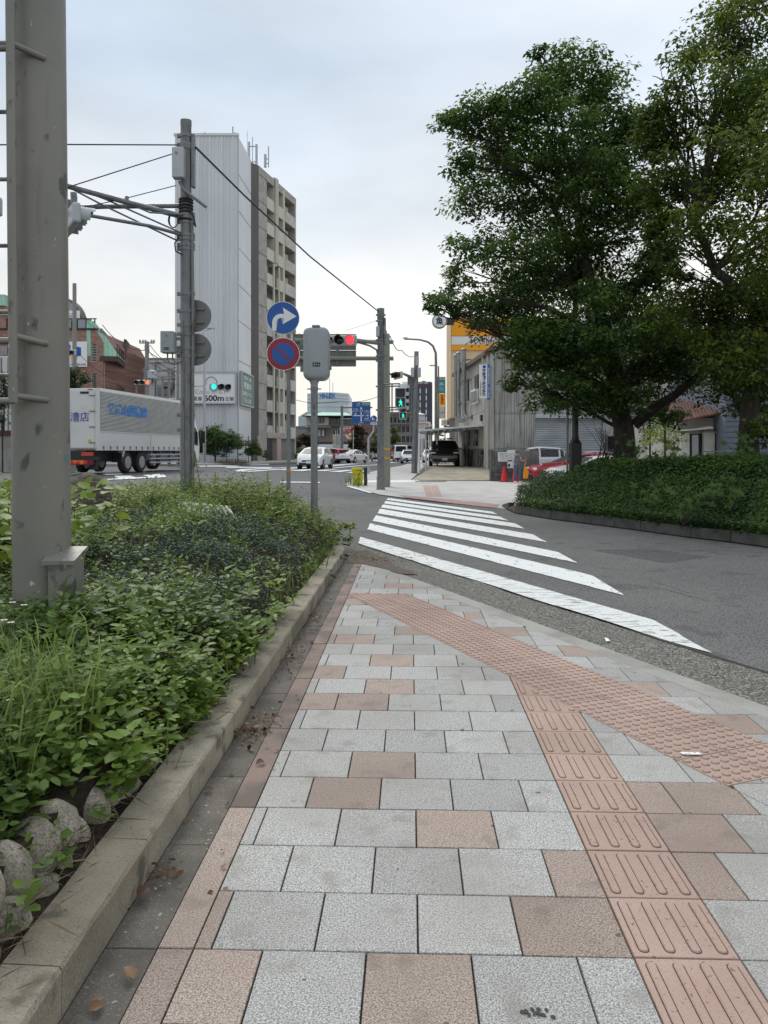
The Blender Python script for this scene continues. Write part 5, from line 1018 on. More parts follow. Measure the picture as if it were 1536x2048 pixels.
z0, z1 = zv(808, 83), zv(744.5, 83); MB().bx(0, gl * .93, -.15, 0, z0, z1).build('panel', mat('billboard_green', lin((75, 125, 112)), .5), gb); mb = MB()
mb.bx(-.1, gl * .93 + .1, -.25, 0, z1, z1 + .14); mb.bx(-.1, gl * .93 + .1, -.25, 0, z0 - .14, z0); mb.bx(-.1, 0, -.25, 0, z0, z1); mb.bx(gl * .93, gl * .93 + .1, -.25, 0, z0, z1); mb.build('frame', M_galvl, gb)
hh = z1 - z0
for b, y0, y1, w_ in (('駐車場・店舗', .80, .93, .62), ('募集中', .50, .74, .66), ('阪神観光トラスト', .28, .44, .86), ('TEL.411-0033', .08, .22, .66)): text(b, gl * .93 * w_, hh * (y1 - y0), (gl * .93 / 2, -.16, z0 + hh * (y0 + y1) / 2), M_sw, gb, bold=.01)
# ---- brown apartment block --------------------------------------------------------
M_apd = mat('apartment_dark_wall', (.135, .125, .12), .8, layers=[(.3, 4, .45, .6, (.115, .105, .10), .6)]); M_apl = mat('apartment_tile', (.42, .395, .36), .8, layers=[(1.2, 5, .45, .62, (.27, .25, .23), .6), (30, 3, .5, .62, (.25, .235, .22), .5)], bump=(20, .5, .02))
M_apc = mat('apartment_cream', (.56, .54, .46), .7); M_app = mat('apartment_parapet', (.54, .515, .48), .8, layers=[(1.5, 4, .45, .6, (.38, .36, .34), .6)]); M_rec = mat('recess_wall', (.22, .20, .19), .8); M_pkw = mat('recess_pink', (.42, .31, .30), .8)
ap, L = bld('apartment_block', 'brown and grey apartment block with stacked balconies behind the white tower', XY(517.5, 91), XY(592, 103)); ga = .33
htop = lz(ap, 0, 331); cth = ap.rotation_euler.z
U = lambda u: lu(ap, u)
side0 = XY(500, 89.6); inv = ap.rotation_euler.z
def loc(p): q = Vector((p.x - ap.location.x, p.y - ap.location.y, 0)); c, s = math.cos(-inv), math.sin(-inv); return Vector((q.x * c - q.y * s, q.x * s + q.y * c, 0))
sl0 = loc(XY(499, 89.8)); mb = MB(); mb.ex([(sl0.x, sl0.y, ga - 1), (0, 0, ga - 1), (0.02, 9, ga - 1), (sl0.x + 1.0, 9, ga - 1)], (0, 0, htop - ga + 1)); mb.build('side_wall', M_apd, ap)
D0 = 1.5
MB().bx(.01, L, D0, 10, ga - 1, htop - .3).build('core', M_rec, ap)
xs_ = [0, U(533.5), U(548.5), U(554), U(566), U(569), U(589.5), L]
MB().bx(xs_[0], xs_[1], 0, D0, ga + 3.0, htop).build('pier', M_apl, ap); MB().bx(xs_[5] - (xs_[5] - xs_[4]), xs_[5], -.05, D0, ga + 3.0, htop - .3).build('pier', M_apc, ap); MB().bx(xs_[6], xs_[7], 0, D0, ga, htop - .5).build('pier', M_apl, ap)
MB().bx(xs_[2], xs_[3], -.02, D0, zv(520, 93), htop + .25).build('pier', M_apc, ap)
for u in (549.5, 551.5, 553.5): MB().tube([(U(u), -.15, zv(515, 93)), (U(u), -.15, htop + .2)], .11, 8).build('downpipe', M_apc, ap, smooth=True)
for u in (546, 556.5): MB().tube([(U(u), -.1, ga + 3), (U(u), -.1, zv(520, 93))], .16, 8).build('downpipe', M_apc, ap, smooth=True)
FH = 3.05; nfl = 11; zb_ = htop - .95 - FH * (nfl - 1)
MB().bx(0, L, -.02, D0, htop - .95, htop - .01).build('parapet', M_apl, ap)
for i in range(1, nfl): z = zb_ + FH * (nfl - 1 - i) ; MB().bx(.02, xs_[1] - .02, -.03, -.001, z + FH - .03, z + FH + .03).build('joint', M_apd, ap)
pan = {}
for i in range(nfl - 1):
    z = zb_ + FH * i; MB().bx(xs_[1], xs_[6], .05, D0, z - .16, z + .02).build('floor_slab', M_apl, ap)
    for k, (a, b, m) in enumerate(((xs_[1], xs_[2], M_app), (xs_[3], xs_[4], M_app), (xs_[5], xs_[6], M_app))):
        h_ = 1.22; mm = m if i < 5 or k == 2 else M_apc
        MB().bx(a + .02, b - .02, -.04 - .1 * (k == 2), .10, z - .18, z + h_).build('balcony_panel', mm, ap)
        if k == 0 and i % 2 == 0:
            o = MB().bx(a + .5, a + 1.4, .5, .95, z + 1.5, z + 2.25).build('air_conditioner', M_apc, ap); MB().bx(a + .58, a + .9, .48, .5, z + 1.6, z + 2.15).build('fan_grille', M_blk, o)
        w_ = MB().bx(a + .35, b - .3, D0 - .05, D0, z + .1, z + 2.2).build('window', M_glassl if k else M_glass, ap); MB().bx((a + b) / 2 - .04, (a + b) / 2 + .04, D0 - .08, D0 - .05, z + .1, z + 2.2).build('frame', M_galvl, w_)
        if k == 2: MB().bx(a + .1, a + 2.0, .3, D0, z, z + 2.1).build('partition', M_pkw, ap)
MB().bx(xs_[1], xs_[6], .3, D0 + .1, ga - .3, zb_ - .2).build('ground_floor_wall', M_rec, ap); MB().bx(U(553), U(561), -.1, 1, ga - .3, ga + 2.9).build('entrance_pillar', mat('beige_pillar', (.45, .36, .31), .8), ap); MB().bx(U(534), U(548), .2, .31, ga - .2, ga + 2.7).build('garage_opening', M_blk, ap)
MB().bx(-.3, xs_[1], -.02, D0, ga - .5, ga + 3.0).build('pier', M_apl, ap); MB().bx(xs_[1], xs_[6] + .2, -.1, .4, ga + 2.8, ga + 3.5).build('lintel', M_apl, ap)
# roof aerials
for u, vt, r_ in ((504, 262, .03), (507.5, 283, .14), (514.5, 273, .05), (522.5, 288, .15), (540, 308, .16), (546.5, 292, .07)):
    x = XY(u, 92); z0 = zv(332, 92); q = loc(x); MB().tube([(q.x, q.y + .6, z0 - .1), (q.x, q.y + .6, zv(vt, 92))], r_, 8).build('roof_antenna', M_galvl, ap, smooth=True)
for u0, u1, v in ((509, 522, 292), (509, 523, 323), (540, 547, 317), (540, 547, 326)): a, b = loc(XY(u0, 92)), loc(XY(u1, 92)); MB().tube([(a.x, a.y + .6, zv(v, 92)), (b.x, b.y + .6, zv(v, 92))], .05, 6).build('antenna_bracket', M_galv, ap)
# ---- brick hotel -----------------------------------------------------------------
def brickmat(name, c1, c2, cm, scale):
    m = bpy.data.materials.new(name); m.use_nodes = True; n = m.node_tree; b = n.nodes['Principled BSDF']; b.inputs['Roughness'].default_value = .85
    tc_ = n.nodes.new('ShaderNodeTexCoord'); mp_ = n.nodes.new('ShaderNodeMapping'); mp_.inputs['Rotation'].default_value = (math.radians(-90), 0, 0); n.links.new(tc_.outputs['Object'], mp_.inputs[0])
    t = n.nodes.new('ShaderNodeTexBrick'); t.inputs['Scale'].default_value = scale; t.inputs['Color1'].default_value = (*c1, 1); t.inputs['Color2'].default_value = (*c2, 1); t.inputs['Mortar'].default_value = (*cm, 1); t.inputs['Mortar Size'].default_value = .012; t.inputs['Bias'].default_value = -.2
    n.links.new(mp_.outputs[0], t.inputs[0]); n.links.new(t.outputs[0], b.inputs['Base Color']); return m
M_brick = brickmat('hotel_brick', (.25, .13, .10), (.37, .215, .17), (.30, .20, .16), 1.3)
M_tealr = mat('teal_roof', lin((160, 205, 185)), .5, layers=[(.5, 4, .45, .6, lin((130, 180, 160)), .6), (3, 3, .5, .55, lin((120, 165, 148)), .4, (3, 1, .2))])
hb, L = bld('brick_hotel', 'brown brick hotel with turquoise roof edge and white poster on its wall', XY(-75, 78), XY(206, 78)); U = lambda u: lu(hb, u); Z_ = lambda v: zv(v, 78)
MB().bx(-3, U(192), 0, 14, -.5, Z_(660)).build('wall', M_brick, hb); MB().ex([(U(192), 0, -.5), (U(206), 0, -.5), (U(206), 0, Z_(685)), (U(192), 0, Z_(660))], (0, 14, 0)).build('wall', M_brick, hb)
sd_, L2 = bld('hotel_wing', 'balconied street side of the brick hotel with turquoise sloping roof', XY(206, 78), XY(262, 104)); us = lambda u: lu(sd_, u); zs = lambda u, v: lz(sd_, us(u), v)
MB().bx(0.3, L2, .3, 1.3, -.5, zs(206, 700)).build('wall', M_brick, sd_)
for (va, vb) in ((712, 668), (790, 745)):
    f = MB().bx(.2, L2 * .96, .15, .29, zs(206, va), zs(206, va) + 2.8).build('shopfront', M_rec, sd_)
    for k in range(6): MB().bx(.5 + k * L2 / 6.5, .5 + (k + .75) * L2 / 6.5, .1, .149, zs(206, va) + .5, zs(206, va) + 2.4).build('window', M_glassl if k % 2 else M_glass, sd_)
    MB().bx(0, L2, -1.4, .3, zs(206, va) - .5, zs(206, va)).build('balcony_slab', mat('dark_brown_trim', (.07, .04, .035), .7), sd_)
    mb = MB(); z = zs(206, va)
    for k in range(15): mb.bx(k * L2 / 14.5, k * L2 / 14.5 + .07, -1.38, -1.32, z, z + 1.15)
    mb.bx(0, L2, -1.4, -1.3, z + 1.1, z + 1.2); mb.bx(0, L2, -1.4, -1.3, z + .5, z + .55); mb.build('railing', M_blk, sd_)
for u in (207, 216, 224, 234): MB().bx(us(u), us(u) + .22, -.1, .1, zs(206, 800), zs(206, 690)).build('white_pilaster', M_apc, sd_)
MB().bx(L2 * .25, L2 * 1.0, -1.5, -1.25, zs(262, 752), zs(262, 720)).build('fascia', mat('brown_fascia', (.11, .055, .05), .7), sd_); MB().bx(L2 * .55, L2 * .98, -1.62, -1.5, zs(262, 790), zs(262, 776)).build('red_banner', mat('maroon_banner', (.16, .02, .035), .7), sd_)
LR = us(249); zr = zs(206, 692); zt2 = zr + 2.5; mb = MB(); mb.add([(.0, -1.5, zr - 1.0), (LR + .4, -1.5, zr - 1.0), (LR - .6, .9, zt2 - .2), (.3, .9, zt2), (.3, 1.6, zr - 1), (LR + .4, 1.6, zr - 1), (LR - .6, 1.6, zt2 - .2), (.3, 1.6, zt2)], [(0, 1, 2, 3), (1, 5, 6, 2), (0, 3, 7, 4), (3, 2, 6, 7), (0, 4, 5, 1)]); mb.build('roof', M_tealr, sd_)
mb = MB()
for k in range(24): x = .05 + k * (LR + .2) / 23; mb.add([(x, -1.53, zr - .98), (x + .08, -1.53, zr - .98), (x + .08, .87, zt2 + .02), (x, .87, zt2 + .02)], [(0, 1, 2, 3)])
mb.build('roof_seam', mat('teal_seam', lin((85, 135, 118)), .6), sd_)
mb = MB(); zp = Z_(660)
for k in range(16): mb.bx(U(-75 + k * 17.5), U(-75 + k * 17.5) + .1, .1, .2, zp, zp + 1.15)
mb.bx(-3, U(192), .1, .2, zp + 1.1, zp + 1.2); mb.bx(-3, U(196), -.1, .25, zp, zp + .18); mb.build('roof_railing', M_blk, hb); MB().bx(U(150), U(182), .15, .18, zp + .2, zp + 1.1).build('glass_panel', M_glassl, hb)
for k in range(5): MB().bx(k * 2.5 - 1.5 + .02, k * 2.5 + .8, .15, .18, zp + .2, zp + 1.1).build('glass_panel', M_glassl, hb)
for v0_, v1_ in ((688, 724), (748, 778)):
    w_ = MB().bx(U(184), U(194.5), -.06, .0, Z_(v1_), Z_(v0_)).build('glass_block_window', mat('glass_block', (.40, .40, .36), .3), hb)
    n = 7
    for j in range(n):
        for c_ in range(3): x0 = U(185) + c_ * (U(194) - U(185)) / 3; zz = Z_(v1_) + j * (Z_(v0_) - Z_(v1_)) / n; MB().bx(x0 + .02, x0 + (U(194) - U(185)) / 3 - .03, -.09, -.06, zz + .07, zz + .16 + .1).build('pane', M_glass, w_)
MB().bx(-3, U(12), -.3, 6, Z_(612), Z_(590)).build('roof', M_tealr, hb); MB().bx(-3, U(12), .0, 6, Z_(660), Z_(612)).build('wall', M_brick, hb)
for v in (686, 628): MB().bx(-3, U(17), -.1, 0, Z_(v) - .1, Z_(v) + .2).build('white_band', M_apc, hb)
w_ = MB().bx(-3, U(15), -.05, 0, Z_(710), Z_(692)).build('window', M_glassl, hb)
for k in range(9): MB().bx(U(15) - .3 * k - .06, U(15) - .3 * k, -.08, -.05, Z_(710), Z_(692)).build('frame', M_brick, w_)
# arched gable with white lettering band
mb = MB(); ac = U(120), Z_(650)
o1 = [(ac[0] + 2.05 * math.cos(a), .5, ac[1] + 2.9 * math.sin(a)) for a in np.linspace(0, math.pi, 17)]; mb.ex(o1, (0, 1.5, 0)); mb.build('arched_gable', mat('gable_grey', (.15, .14, .13), .7), hb)
MB().ex([(ac[0] + 1.9 * math.cos(a), .4, ac[1] + .2 + 2.4 * math.sin(a)) for a in np.linspace(.1, math.pi - .1, 15)], (0, .1, 0)).build('arch_window', M_glassl, hb); MB().bx(ac[0] - 1.7, ac[0] + 1.85, .3, .4, ac[1] + .5, ac[1] + 1.5).build('sign_band', M_sw, hb); text('SHUKUGAWA', 1.7, .45, (ac[0] + .7, .28, ac[1] + 1.0), M_sgrey, hb)
pst = thing('hotel_poster', 'white hotel poster with blue and orange flag emblem', 'banner', (xu(120, 77.8), 77.8, 0)); XP = lambda u: xu(u, 77.8) - pst.location.x; ZP = lambda v: zv(v, 77.8)
MB().bx(XP(108), XP(174), 0, .1, ZP(733.5), ZP(683)).build('panel', M_sw, pst)
M_flb = mat('flag_blue', lin((30, 80, 170)), .6); M_flo = mat('flag_orange', lin((240, 160, 70)), .6)
for u0, u1, va, vb, m in ((135, 141, 688, 699, M_flb), (152, 162, 693, 712.5, M_flb), (141, 147, 712, 719, M_flo), (152, 155, 711, 717, M_flo)): MB().ex([(XP(u0), -.03, ZP(vb)), (XP(u1), -.03, ZP(vb) + .05), (XP(u1), -.03, ZP(va) - .1), (XP(u0), -.03, ZP(va))], (0, .03, 0)).build('flag', m, pst)
text('VELUM HIKARI', XP(172) - XP(127), .26, ((XP(172) + XP(127)) / 2, -.02, ZP(729)), M_ink, pst); text('HOTEL', .55, .16, (XP(147), -.02, ZP(722.5)), M_ink, pst)
# ---- white factory with pipes ----------------------------------------------------
M_fac = mat('white_factory', (.66, .66, .65), .7, layers=[(.25, 5, .45, .6, (.56, .56, .55), .6), (.5, 4, .5, .6, (.48, .48, .47), .4, (6, 1, .1))])
fb, L = bld('white_factory', 'long white factory building behind power lines and poles', XY(250, 120), XY(372, 120)); Z_ = lambda v: zv(v, 120)
MB().bx(0, L, 0, 10, 0, Z_(718)).build('wall', M_fac, fb); mb = MB()
for k in range(60): mb.bx(k * L / 60, k * L / 60 + .04, -.05, 0, 0, Z_(718))
o = mb.build('wall_rib', M_fac, fb); o['kind'] = 'stuff'; MB().bx(-.2, L + .2, -.2, 10, Z_(718), Z_(716)).build('roof_edge', M_galv, fb)
for u, v, w_, h_ in ((280, 770, .5, .8), (300, 765, .5, .8), (330, 778, 1.4, 1.0), (345, 760, .8, 1.4), (318, 790, 2, 1.2)): MB().bx(lu(fb, u), lu(fb, u) + w_, -.8, 0, Z_(v), Z_(v) + h_).build('wall_duct', M_galv, fb)
for u in (272, 312, 352): MB().tube([(lu(fb, u), -.4, 0), (lu(fb, u), -.4, Z_(725)), (lu(fb, u) + 4, -.4, Z_(727))], .12, 6).build('pipe', M_galv, fb)
fb2, L = bld('white_house', 'white rendered house with small windows behind the ladder post', XY(-120, 60), XY(40, 60)); MB().bx(0, L, 0, 8, 0, zv(712, 60)).build('wall', M_fac, fb2)
for u in (-60, -20, 8): w_ = MB().bx(lu(fb2, u), lu(fb2, u) + .6, -.05, 0, zv(800, 60), zv(775, 60)).build('window', M_glass, fb2)
for k in range(5): MB().bx(lu(fb2, -40 + k * 14), lu(fb2, -40 + k * 14) + .08, -.1, 0, .3, zv(715, 60)).build('pipe', M_galv, fb2)
wl = thing('boundary_wall', 'low concrete boundary wall with maroon cap beyond the ladder post', 'wall', (xu(-80, 40), 40, 0)); MB().bx(-6, 6, 0, .3, 0, zv(872, 40)).build('wall', M_conc, wl); MB().bx(-6, 6, -.05, .35, zv(872, 40), zv(861, 40)).build('cap', mat('maroon_cap', (.10, .04, .035), .7), wl)
# small billboard with number behind the mast
q = thing('shop_sign', 'small white sign showing the numeral 1 just above the lorry roof', 'sign', (xu(352, 60), 60, 0)); MB().bx(-.55, .62, 0, .1, zv(803.5, 60), zv(796, 60)).build('panel', M_sw, q); text('1', .1, .2, (.3, -.02, zv(799.5, 60)), M_ink, q); text('国道側', .55, .18, (-.15, -.02, zv(799.5, 60)), M_dblue, q)
# ---- HI-LEX -----------------------------------------------------------------------
M_hl = mat('pale_blue_panel', (.56, .64, .66), .5, layers=[(.06, 4, .45, .6, (.42, .49, .51), .6)])
D = 300; hx = thing('office_block', 'distant pale blue office block with blue HI-LEX lettering', 'building', (xu(657, D), D, 0)); X_ = lambda u: xu(u, D) - hx.location.x; Z_ = lambda v: zv(v, D)
mb = MB(); n = 10; pl = [(X_(614.5 + (697 - 614.5) * i / n), -6 * math.sin(math.pi * i / n)) for i in range(n + 1)] + [(X_(697), 30), (X_(614.5), 30)]
mb.ex([(x, y, 0) for x, y in pl], (0, 0, Z_(787))); mb.build('wall', M_hl, hx)
for v in (792, 799, 807, 816, 826, 836, 846):
    mb = MB(); mb.ex([(x * 1.002, y - .06, Z_(v)) for x, y in pl[:11]] + [(X_(697), .2, Z_(v)), (X_(614.5), .2, Z_(v))], (0, 0, .12)); mb.build('joint', M_galv, hx)
text('HI-LEX', X_(673) - X_(642), Z_(789) - Z_(798.5), ((X_(673) + X_(642)) / 2, -6.2, Z_(793.5)), mat('hilex_blue', lin((25, 105, 190)), .5), hx, bold=.04)
for u, v in ((657.5, 755), (664, 762)): MB().tube([(X_(u), 5, Z_(787)), (X_(u), 5, Z_(v))], .12, 5).build('roof_mast', M_galvl, hx)
MB().ex([(X_(592), 8, 0), (X_(616), 8, 0), (X_(616), 8, Z_(822)), (X_(608), 8, Z_(822)), (X_(592), 8, Z_(832))], (0, 20, 0)).build('annex', M_hl, hx)
# ---- tiled house with teal roof ------------------------------------------------------
M_tile = mat('grey_house_tile', (.28, .255, .235), .8, layers=[(.8, 5, .45, .6, (.26, .24, .22), .6), (3, 3, .5, .56, (.14, .13, .12), .4, (.3, .3, 4))])
D = 150; hs_ = thing('house', 'grey two storey house with pale turquoise hipped roof and cream bay', 'house', (xu(655, D), D, 0)); X_ = lambda u: xu(u, D) - hs_.location.x; Z_ = lambda v: zv(v, D)
MB().bx(X_(613), X_(716), 0, 10, 0, Z_(836)).build('wall', M_tile, hs_); MB().bx(X_(614), X_(658), -1, 0, Z_(851), Z_(835)).build('bay_wall', mat('cream_wall', (.48, .44, .39), .8), hs_)
mb = MB(); mb.add([(X_(608), -2, Z_(832.5)), (X_(706), -2, Z_(833)), (X_(690), 6, Z_(822)), (X_(640), 6, Z_(821)), (X_(608), 12, Z_(832.5)), (X_(706), 12, Z_(833))], [(0, 1, 2, 3), (1, 5, 2), (0, 3, 4), (3, 2, 5, 4), (0, 4, 5, 1)]); mb.build('roof', M_tealr, hs_)
MB().bx(X_(607), X_(720), -2.1, -1.9, Z_(834), Z_(832)).build('gutter', M_blk, hs_); mb = MB(); mb.add([(X_(612), -2.4, Z_(855)), (X_(663), -2.4, Z_(855)), (X_(660), 0, Z_(849.5)), (X_(614), 0, Z_(849.5))], [(0, 1, 2, 3)]); mb.bx(X_(612), X_(664), -2.5, -2.3, Z_(856), Z_(854.5)); mb.build('porch_roof', mat('green_grey_roof', (.15, .19, .16), .7), hs_)
for u0, u1, v0_, v1_ in ((635, 648, 836, 845.5), (635, 650, 860, 872), (623, 629, 838, 846), (674, 684, 837, 845), (669, 677, 861, 869)):
    w_ = MB().bx(X_(u0), X_(u1), -1.1 if v0_ < 850 and u0 < 660 else -.1, 0, Z_(v1_), Z_(v0_)).build('window', M_glassl if v0_ < 850 else M_sw, hs_); y = -1.1 if v0_ < 850 and u0 < 660 else -.1
    for k in range(3): x = X_(u0) + (X_(u1) - X_(u0)) * k / 2; MB().bx(x - .1, x + .1, y - .06, y, Z_(v1_), Z_(v0_)).build('frame', M_blk, w_)
    MB().bx(X_(u0), X_(u1), y - .05, y, Z_(v1_) - .15, Z_(v1_)).build('sill', M_galv, w_)
mb = MB()
for k in range(12): mb.bx(X_(662 + k * 4), X_(662 + k * 4) + .1, -1, -.9, Z_(851), Z_(842))
mb.bx(X_(660), X_(716), -1, -.9, Z_(843), Z_(842)); mb.bx(X_(660), X_(716), -1, 0, Z_(852), Z_(850.5)); mb.build('balcony_railing', M_galv, hs_)
MB().bx(X_(618), X_(632), -1.5, 0, 0, Z_(893)).build('step', M_conc, hs_); MB().bx(X_(634), X_(720), -4, -3.6, 0, Z_(889)).build('garden_wall', M_sw, hs_); MB().bx(X_(636), X_(716), -3.4, -3, Z_(889), Z_(884)).build('fence_top', mat('dark_brown_trim', (.07, .04, .035), .7), hs_)
D = 125; q = thing('brick_house', 'pinkish brown brick building just east of the direction sign', 'building', (xu(738, D), D, 0)); MB().bx(xu(722, D) - q.location.x, xu(752, D) - q.location.x, 0, 8, 0, zv(838, D)).build('wall', mat('pinkish_brick', (.25, .15, .12), .85, layers=[(3, 4, .45, .6, (.2, .12, .1), .6)]), q)
MB().bx(xu(744, D) - q.location.x, xu(747, D) - q.location.x, -.1, 0, zv(870, D), zv(850, D)).build('window', M_glass, q)
# ---- signs beside the road on the far side
D = 95; q = thing('shop_sign', 'red restaurant sign with white characters over a food picture panel', 'sign', (xu(695, D), D, 0)); X_ = lambda u: xu(u, D) - q.location.x; Z_ = lambda v: zv(v, D)
MB().bx(X_(681), X_(706), 0, .3, Z_(865), Z_(854)).build('panel', M_red, q); text('栄養屋', X_(702.5) - X_(685), .46, ((X_(702.5) + X_(685)) / 2, -.02, Z_(858)), M_sw, q, bold=.02); text('FAMILY DINER', X_(702) - X_(686), .12, (X_(694), -.02, Z_(862.6)), M_sw, q)
MB().bx(X_(691), X_(703), 0, .2, Z_(878), Z_(866)).build('photo_panel', mat('food_panel', lin((220, 120, 60)), .6, layers=[(3, 3, .45, .55, lin((235, 230, 215)), .9), (2.2, 2, .5, .56, lin((50, 140, 70)), .8)]), q)
mb = MB(); mb.bx(X_(680), X_(681), -.05, .2, .3, Z_(853)); mb.bx(X_(706), X_(707), -.05, .2, .3, Z_(861)); mb.bx(X_(680), X_(707), -.05, .2, Z_(853.6), Z_(852.8)); mb.bx(X_(680), X_(691), -.05, .2, Z_(870.2), Z_(869.4)); mb.build('frame', M_sw, q)
D = 93; q = thing('shop_sign', 'pale vertical sign with two columns of dark brushed characters', 'sign', (xu(673, D), D, 0)); X_ = lambda u: xu(u, D) - q.location.x; Z_ = lambda v: zv(v, D)
MB().bx(X_(665.5), X_(682), 0, .25, .3, Z_(869)).build('panel', mat('cream_panel', (.52, .54, .50), .6), q); text('そ\nば\nと\n酒', .16, 1.1, (X_(678), -.02, Z_(880)), M_ink, q); text('旬\n菜\n料\n理', .16, 1.1, (X_(673.8), -.02, Z_(880)), M_ink, q); text('入\n口', .16, .55, (X_(668.5), -.02, Z_(882)), M_ink, q); MB().bx(X_(666.2), X_(671), -.02, 0, Z_(877.5), Z_(872)).build('yellow_mark', M_yel, q)
# ---- dark tower ONLY ONE and neighbours ------------------------------------------------
D = 260; q = thing('dark_tower', 'dark navy high rise with two dashed white lines and ONLY ONE lettering', 'building', (xu(840, D), D, 0)); X_ = lambda u: xu(u, D) - q.location.x; Z_ = lambda v: zv(v, D)
M_nv = mat('navy_cladding', (.042, .050, .070), .5); MB().bx(X_(820), X_(865), 0, 14, 0, Z_(763)).build('wall', M_nv, q, bevel=.6, seg=3); MB().bx(X_(833), X_(864), -.12, 0, Z_(769.5), Z_(769)).build('red_line', M_red, q); text('ONLY ONE', X_(856) - X_(836), .5, ((X_(856) + X_(836)) / 2, -.1, Z_(766)), M_sw, q, bold=.02)
for u in (839.3, 851.5):
    for k in range(6): MB().bx(X_(u), X_(u + 2), -.12, 0, Z_(786.5 + 14 * k - (0 if k else 0)), Z_(777.5 + 14 * k)).build('white_window_strip', M_sw, q); MB().bx(X_(u + .7), X_(u + 1.4), -.1, 0, Z_(777 + 14 * k), Z_(773 + 14 * k)).build('small_pane', M_glassl, q)
MB().bx(X_(845), X_(852), 3, 6, Z_(763), Z_(760)).build('roof_box', M_galv, q)
D = 265; q = thing('apartment_block', 'white apartment tower with balconies partly behind the dark high rise', 'building', (xu(812, D), D, 0)); X_ = lambda u: xu(u, D) - q.location.x; Z_ = lambda v: zv(v, D); MB().bx(X_(797), X_(819), 0, 12, 0, Z_(768)).build('wall', M_sw, q); MB().bx(X_(805), X_(816), 1, 8, Z_(768), Z_(763)).build('roof_house', M_sw, q)
for k in range(9): 
    z = Z_(784 + k * 14); MB().bx(X_(812), X_(817.5), -.2, 0, z, z + 1.3).build('window', M_glass, q); MB().bx(X_(805.5), X_(810), -.2, 0, z, z + 1.3).build('window', M_rec, q); MB().bx(X_(804), X_(818), -.8, 0, z - 1.3, z - .1).build('balcony_panel', M_sw, q)
D = 170; q = thing('showroom_building', 'grey shop building with a hipped white roof behind the car sign', 'building', (xu(840, D), D, 0)); X_ = lambda u: xu(u, D) - q.location.x; Z_ = lambda v: zv(v, D)
MB().bx(X_(817), X_(850), 0, 12, 0, Z_(828)).build('wall', M_fac, q); mb = MB(); mb.add([(X_(814), -.5, Z_(829)), (X_(851), -.5, Z_(829)), (X_(833), 2, Z_(822.5)), (X_(814), 10, Z_(829)), (X_(851), 10, Z_(829))], [(0, 1, 2), (1, 4, 2), (0, 2, 3), (3, 2, 4)]); mb.build('roof', M_sw, q)
D = 120; q = thing('office_building', 'grey low office building with dark windows behind the gantry pole', 'building', (xu(800, D), D, 0)); X_ = lambda u: xu(u, D) - q.location.x; Z_ = lambda v: zv(v, D)
MB().bx(X_(772), X_(832), 0, 10, 0, Z_(824)).build('wall', mat('grey_render', (.24, .23, .22), .8, layers=[(.6, 4, .45, .6, (.2, .19, .18), .6)]), q)
for r_, (va, vb) in enumerate(((845, 834), (864, 853), (884, 872))):
    for k in range(6): w_ = MB().bx(X_(779 + k * 8.5), X_(779 + k * 8.5 + 5), -.08, 0, Z_(va), Z_(vb)).build('window', M_glass, q); MB().bx(X_(781 + k * 8.5), X_(781.6 + k * 8.5), -.14, -.08, Z_(va), Z_(vb)).build('frame', M_galv, w_)
MB().bx(X_(772), X_(833), -.4, 0, Z_(849), Z_(847)).build('ledge', M_galv, q); MB().bx(X_(772), X_(833), -.4, 0, Z_(828), Z_(824)).build('ledge', M_galv, q)
# car dealer sign
D = 72; q = thing('dealer_sign', 'arched white dealership sign reading TOYOTA in red', 'sign', (xu(845, D), D, 0)); X_ = lambda u: xu(u, D) - q.location.x; Z_ = lambda v: zv(v, D)
MB().ex([(X_(824), 0, Z_(854)), (X_(866), 0, Z_(854)), (X_(863), 0, Z_(848)), (X_(857), 0, Z_(843)), (X_(845), 0, Z_(839)), (X_(833), 0, Z_(843)), (X_(827), 0, Z_(848))], (0, .4, 0)).build('arch_panel', M_galvl, q); MB().bx(X_(828), X_(861), -.06, 0, Z_(853), Z_(844)).build('panel', M_sw, q)
text('TOYOTA', X_(857.5) - X_(829), .24, ((X_(857.5) + X_(829)) / 2, -.08, Z_(848.7)), M_red, q, bold=.03)
for u in (836, 844, 858): MB().tube([(X_(u), .2, .3), (X_(u), .2, Z_(853))], .06, 6).build('post', M_sw, q)
# coloured totem
D = 74; q = thing('totem_sign', 'tall stacked shop sign, teal, orange and white panels', 'sign', (xu(884, D), D, 0)); X_ = lambda u: xu(u, D) - q.location.x; Z_ = lambda v: zv(v, D)
def pan_(u0, u1, va, vb, m, nm='panel'): return MB().bx(X_(u0), X_(u1), 0, .4, Z_(vb), Z_(va)).build(nm, m, q, bevel=.02)
pan_(876.5, 891, 753.5, 760, mat('grey_green_panel', (.42, .46, .43), .6)); pan_(875.8, 890.3, 760.5, 786, M_teal); pan_(875, 889.8, 787, 811, M_orange); pan_(874.5, 889.3, 812, 837, mat('pale_panel', (.50, .52, .55), .6)); MB().bx(X_(875), X_(879.5), -.02, 0, Z_(811), Z_(787)).build('light_strip', mat('pale_orange', lin((245, 195, 110)), .6), q)
text('5', .12, .18, (X_(879), -.02, Z_(756.6)), M_ink, q); text('SHOP ROW', .3, .14, (X_(885.5), -.02, Z_(756.6)), M_ink, q); text('BELLE\nMAISON', .48, .26, (X_(883), -.02, Z_(768)), M_sw, q, bold=.03); text('サロン', .4, .14, (X_(883), -.02, Z_(776)), M_sw, q); text('完全予約', .4, .1, (X_(883), -.02, Z_(780)), M_sw, q)
text('阿\n音\n社', .26, .85, (X_(884.5), -.02, Z_(799)), mat('dark_brown', (.2, .05, .02), .6), q, bold=.03); text('あくあ', .5, .18, (X_(882), -.02, Z_(825)), M_ink, q, bold=.02)
